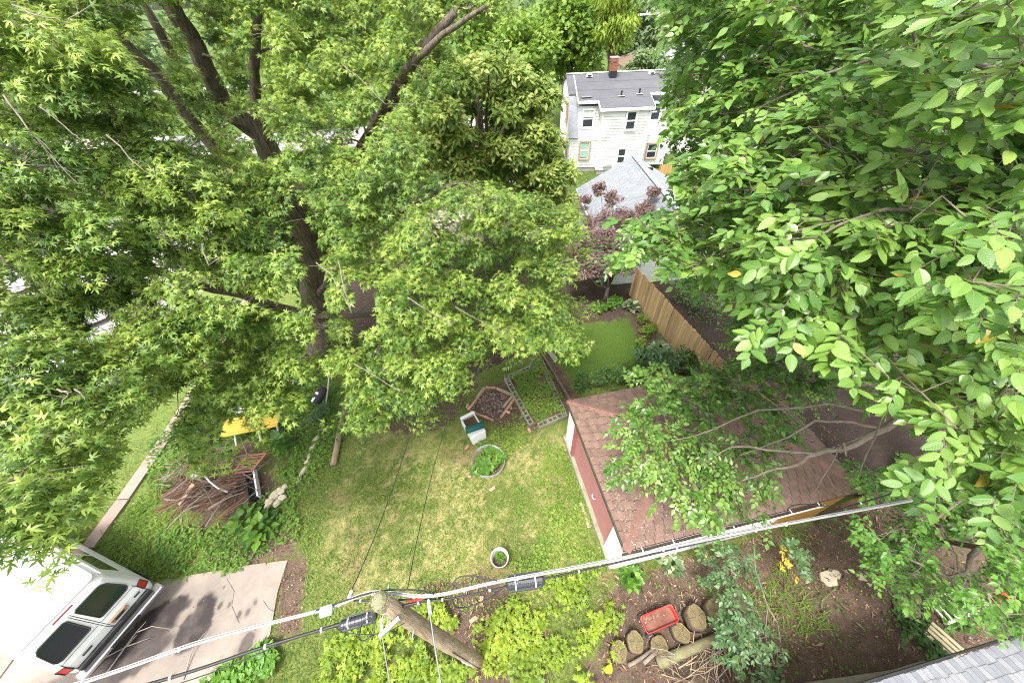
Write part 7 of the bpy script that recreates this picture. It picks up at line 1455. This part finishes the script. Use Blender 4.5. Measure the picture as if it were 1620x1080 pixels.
# dead branches on the driveway behind the van
for lb, pts, r in (('long curved dead branch behind the van bumper', ((170, 1062, .05), (200, 1020, .15), (215, 1000, .25), (240, 990, .3), (280, 996, .2)), .022), ('straight dead branch below the curved one', ((120, 1090, .05), (165, 1040, .1), (200, 1022, .15), (238, 1008, .15)), .025), ('pale forked stick standing near the oil stain', ((290, 1075, .05), (302, 1035, .12), (312, 1015, .16), (325, 1000, .2)), .016), ('thin forked twig at the bottom of the driveway', ((310, 1085, .05), (335, 1060, .1), (352, 1035, .1)), .01)):
    q = [P(*p) for p in pts]; t = thing('dead_branch', lb, 'branch', q[0], 0, 'dead branches on the driveway'); m = MB(); m.tube(q, list(np.linspace(r, r*.35, len(q))), 7, True, .12); m.build('stem', M_TWIG, t, q[0], True); k = len(q)//2; m = MB(); m.tube([q[k], q[k]+np.array([.18, .22, .08])], [r*.6, r*.25], 5); m.build('side_twig', M_TWIG, t, q[0])
# things on the soil at the lower right
def rack():
    a, b = P(1480, 968, .14), P(1530, 948, .14); d, s_, n = frame(b-a); L0 = np.linalg.norm(b-a); o0 = a.copy(); o0[2] = 0; t = thing('slatted_rack', 'white slatted plastic rack among the ivy', 'rack', o0); c = (a+b)/2-o0; A = (d, s_, n); Mk = pmat('off white rack plastic', (.6, .58, .5), (.5, .48, .42), 5, .7)
    for k in (-1, 1): m = MB(); m.box(c+s_*k*.24, (L0, .06, .1), A); m.build('side_rail', Mk, t)
    for k in range(7): m = MB(); m.box(c+d*L0*(-.46+k*.92/6)+n*.035, (.05, .44, .03), A); m.build('slat', Mk, t)
    a, b = P(1468, 992, .14), P(1522, 1040, .14); d, s_, n = frame(b-a); L0 = np.linalg.norm(b-a); o0 = a.copy(); o0[2] = 0; t = thing('pallet', 'tan slatted wooden pallet piece beside the shed roof', 'pallet', o0); c = (a+b)/2-o0; A = (d, s_, n); Mk = pmat('tan pallet wood', (.52, .43, .27), (.42, .34, .21), 5, .8, rand=.15)
    for k in range(4): m = MB(); m.box(c+s_*(-.19+k*.125)+n*random.uniform(0, .01), (L0, .085, .03), A); m.build('slat', Mk, t)
    for f in (-.42, 0, .42): m = MB(); m.box(c+d*L0*f-n*.06, (.08, .5, .08), A); m.build('crosspiece', Mk, t)
rack()
plank('board', 'long grey board beside the shed roof at the bottom', (1240, 1092), (1460, 1060), .16, .12, pmat('grey sill board', (.32, .28, .22), (.22, .19, .15), 4, .9, .4), 'board', .3, .3)
m = MB(); m.stone((0, 0, .05), (.11, .08, .04), 3, .5); o = m.build('yellow_scrap', pmat('yellow plastic scrap', (.75, .58, .02), (.65, .48, .02), 4, .4), None); o.location = tuple(P(963, 1058, .1)); tag(o, 'bright yellow plastic scrap left of the pale branch log', 'scrap'); 
c = P(1588, 955, .3); m = MB(); m.box((0, 0, 0), (.5, .3, .25)); o = m.build('orange_box', pmat('orange plastic', (.6, .12, .03), (.5, .1, .025), 4, .5), None, bevel=.03); o.location = tuple(c); o.rotation_euler = (0, 0, .5); tag(o, 'orange box half hidden under the lower right leaves', 'box')
# ================================================================== far street furniture and houses
def far_pole():
    b = PY(1040, 110, 52); b[2] = 0; top = PY(1052, 22, 52); h = top[2]; b = np.array([top[0], 52, 0]); t = thing('utility_pole', 'far wooden utility pole with crossarm above the white house', 'utility pole', b); m = MB(); m.tube([(0, 0, 0), (0, 0, h+.3)], [.2, .15], 10); m.build('shaft', pmat('tan pole wood', (.5, .36, .24), (.4, .28, .18), 3, .9), t)
    m = MB(); m.beam((-4.2, .0, h), (.9, 0, h+.1), .16, .16); m.build('crossarm', M_TRIM, t)
    for x in (-3.8, -2, .6): m = MB(); m.tube([(x, 0, h), (x, 0, h+.35)], .06, 6); m.build('insulator', M_TRIM, t)
far_pole()
def small_house(label, x, y, w_, d_, h, rise, wall, roof, rz=0.0, wins=3, name='far_house'):
    t = thing(name, label, 'house', (x, y, 0), rz); m = MB(); m.prism([(-w_/2, -d_/2), (w_/2, -d_/2), (w_/2, d_/2), (-w_/2, d_/2)], 0, h); m.build('wall', wall, t); m = MB(); ov = .4; e = [(-w_/2-ov, -d_/2-ov, h), (w_/2+ov, -d_/2-ov, h), (w_/2+ov, d_/2+ov, h), (-w_/2-ov, d_/2+ov, h), (-w_/2+d_*.4, 0, h+rise), (w_/2-d_*.4, 0, h+rise)]
    m.add(e+[(p[0], p[1], p[2]-.15) for p in e[:4]], [(0, 1, 5, 4), (1, 2, 5), (2, 3, 4, 5), (3, 0, 4), (0, 6, 7, 1), (1, 7, 8, 2), (2, 8, 9, 3), (3, 9, 6, 0), (9, 8, 7, 6)]); m.build('roof', roof, t)
    for k in range(wins):
        xx = -w_/2+w_*(k+.5)/wins; m = MB(); m.box((xx, -d_/2-.03, h*.55), (1.1, .08, 1.5)); f = m.build('window', M_TRIM, t); m = MB(); m.box((xx, -d_/2-.06, h*.55), (.85, .06, 1.25)); m.build('pane', M_GLASS, f)
M_TAN = pmat('tan siding', (.5, .44, .36), (.44, .38, .31), 2, .8); M_PROOF = pmat('pink red roof', (.5, .22, .18), (.42, .18, .15), 3, .9); M_REDR = pmat('faded coral roof', (.38, .22, .19), (.30, .17, .15), 3, .8)
q = PY(1035, 90, 78); small_house('far tan house with pink red roof at the top right of the white house', q[0]+3, 80, 12, 8, 3.2, 2.2, M_TAN, M_PROOF); q = PY(1085, 125, 58); small_house('far beige house half hidden behind elm leaves', q[0]+2, 60, 10, 8, 4.5, 2, M_TAN, M_GSHIN); q = PY(975, 110, 66); small_house('far low brown roofed house behind the chimney', q[0]+6, 70, 9, 7, 2.6, 1.5, M_TAN, pmat('brown roof', (.2, .14, .1), (.15, .1, .08)))
small_house('white building with faded coral roof glimpsed behind the olive tree', -1.5, 33.5, 9, 5, 2.6, 1.0, M_WHITE, M_REDR, 0, 4)
c = P(801, 300, 0); t = thing('blue_bin', 'blue bin on the patio glimpsed behind the olive tree', 'bin', c); m = MB(); m.lathe([(.24, 0), (.3, .8), (.32, .8), (.32, .85), (.05, .92)], (0, 0, 0), 14); m.build('bin', pmat('blue plastic', (.02, .09, .45), (.02, .07, .38), 4, .5), t)
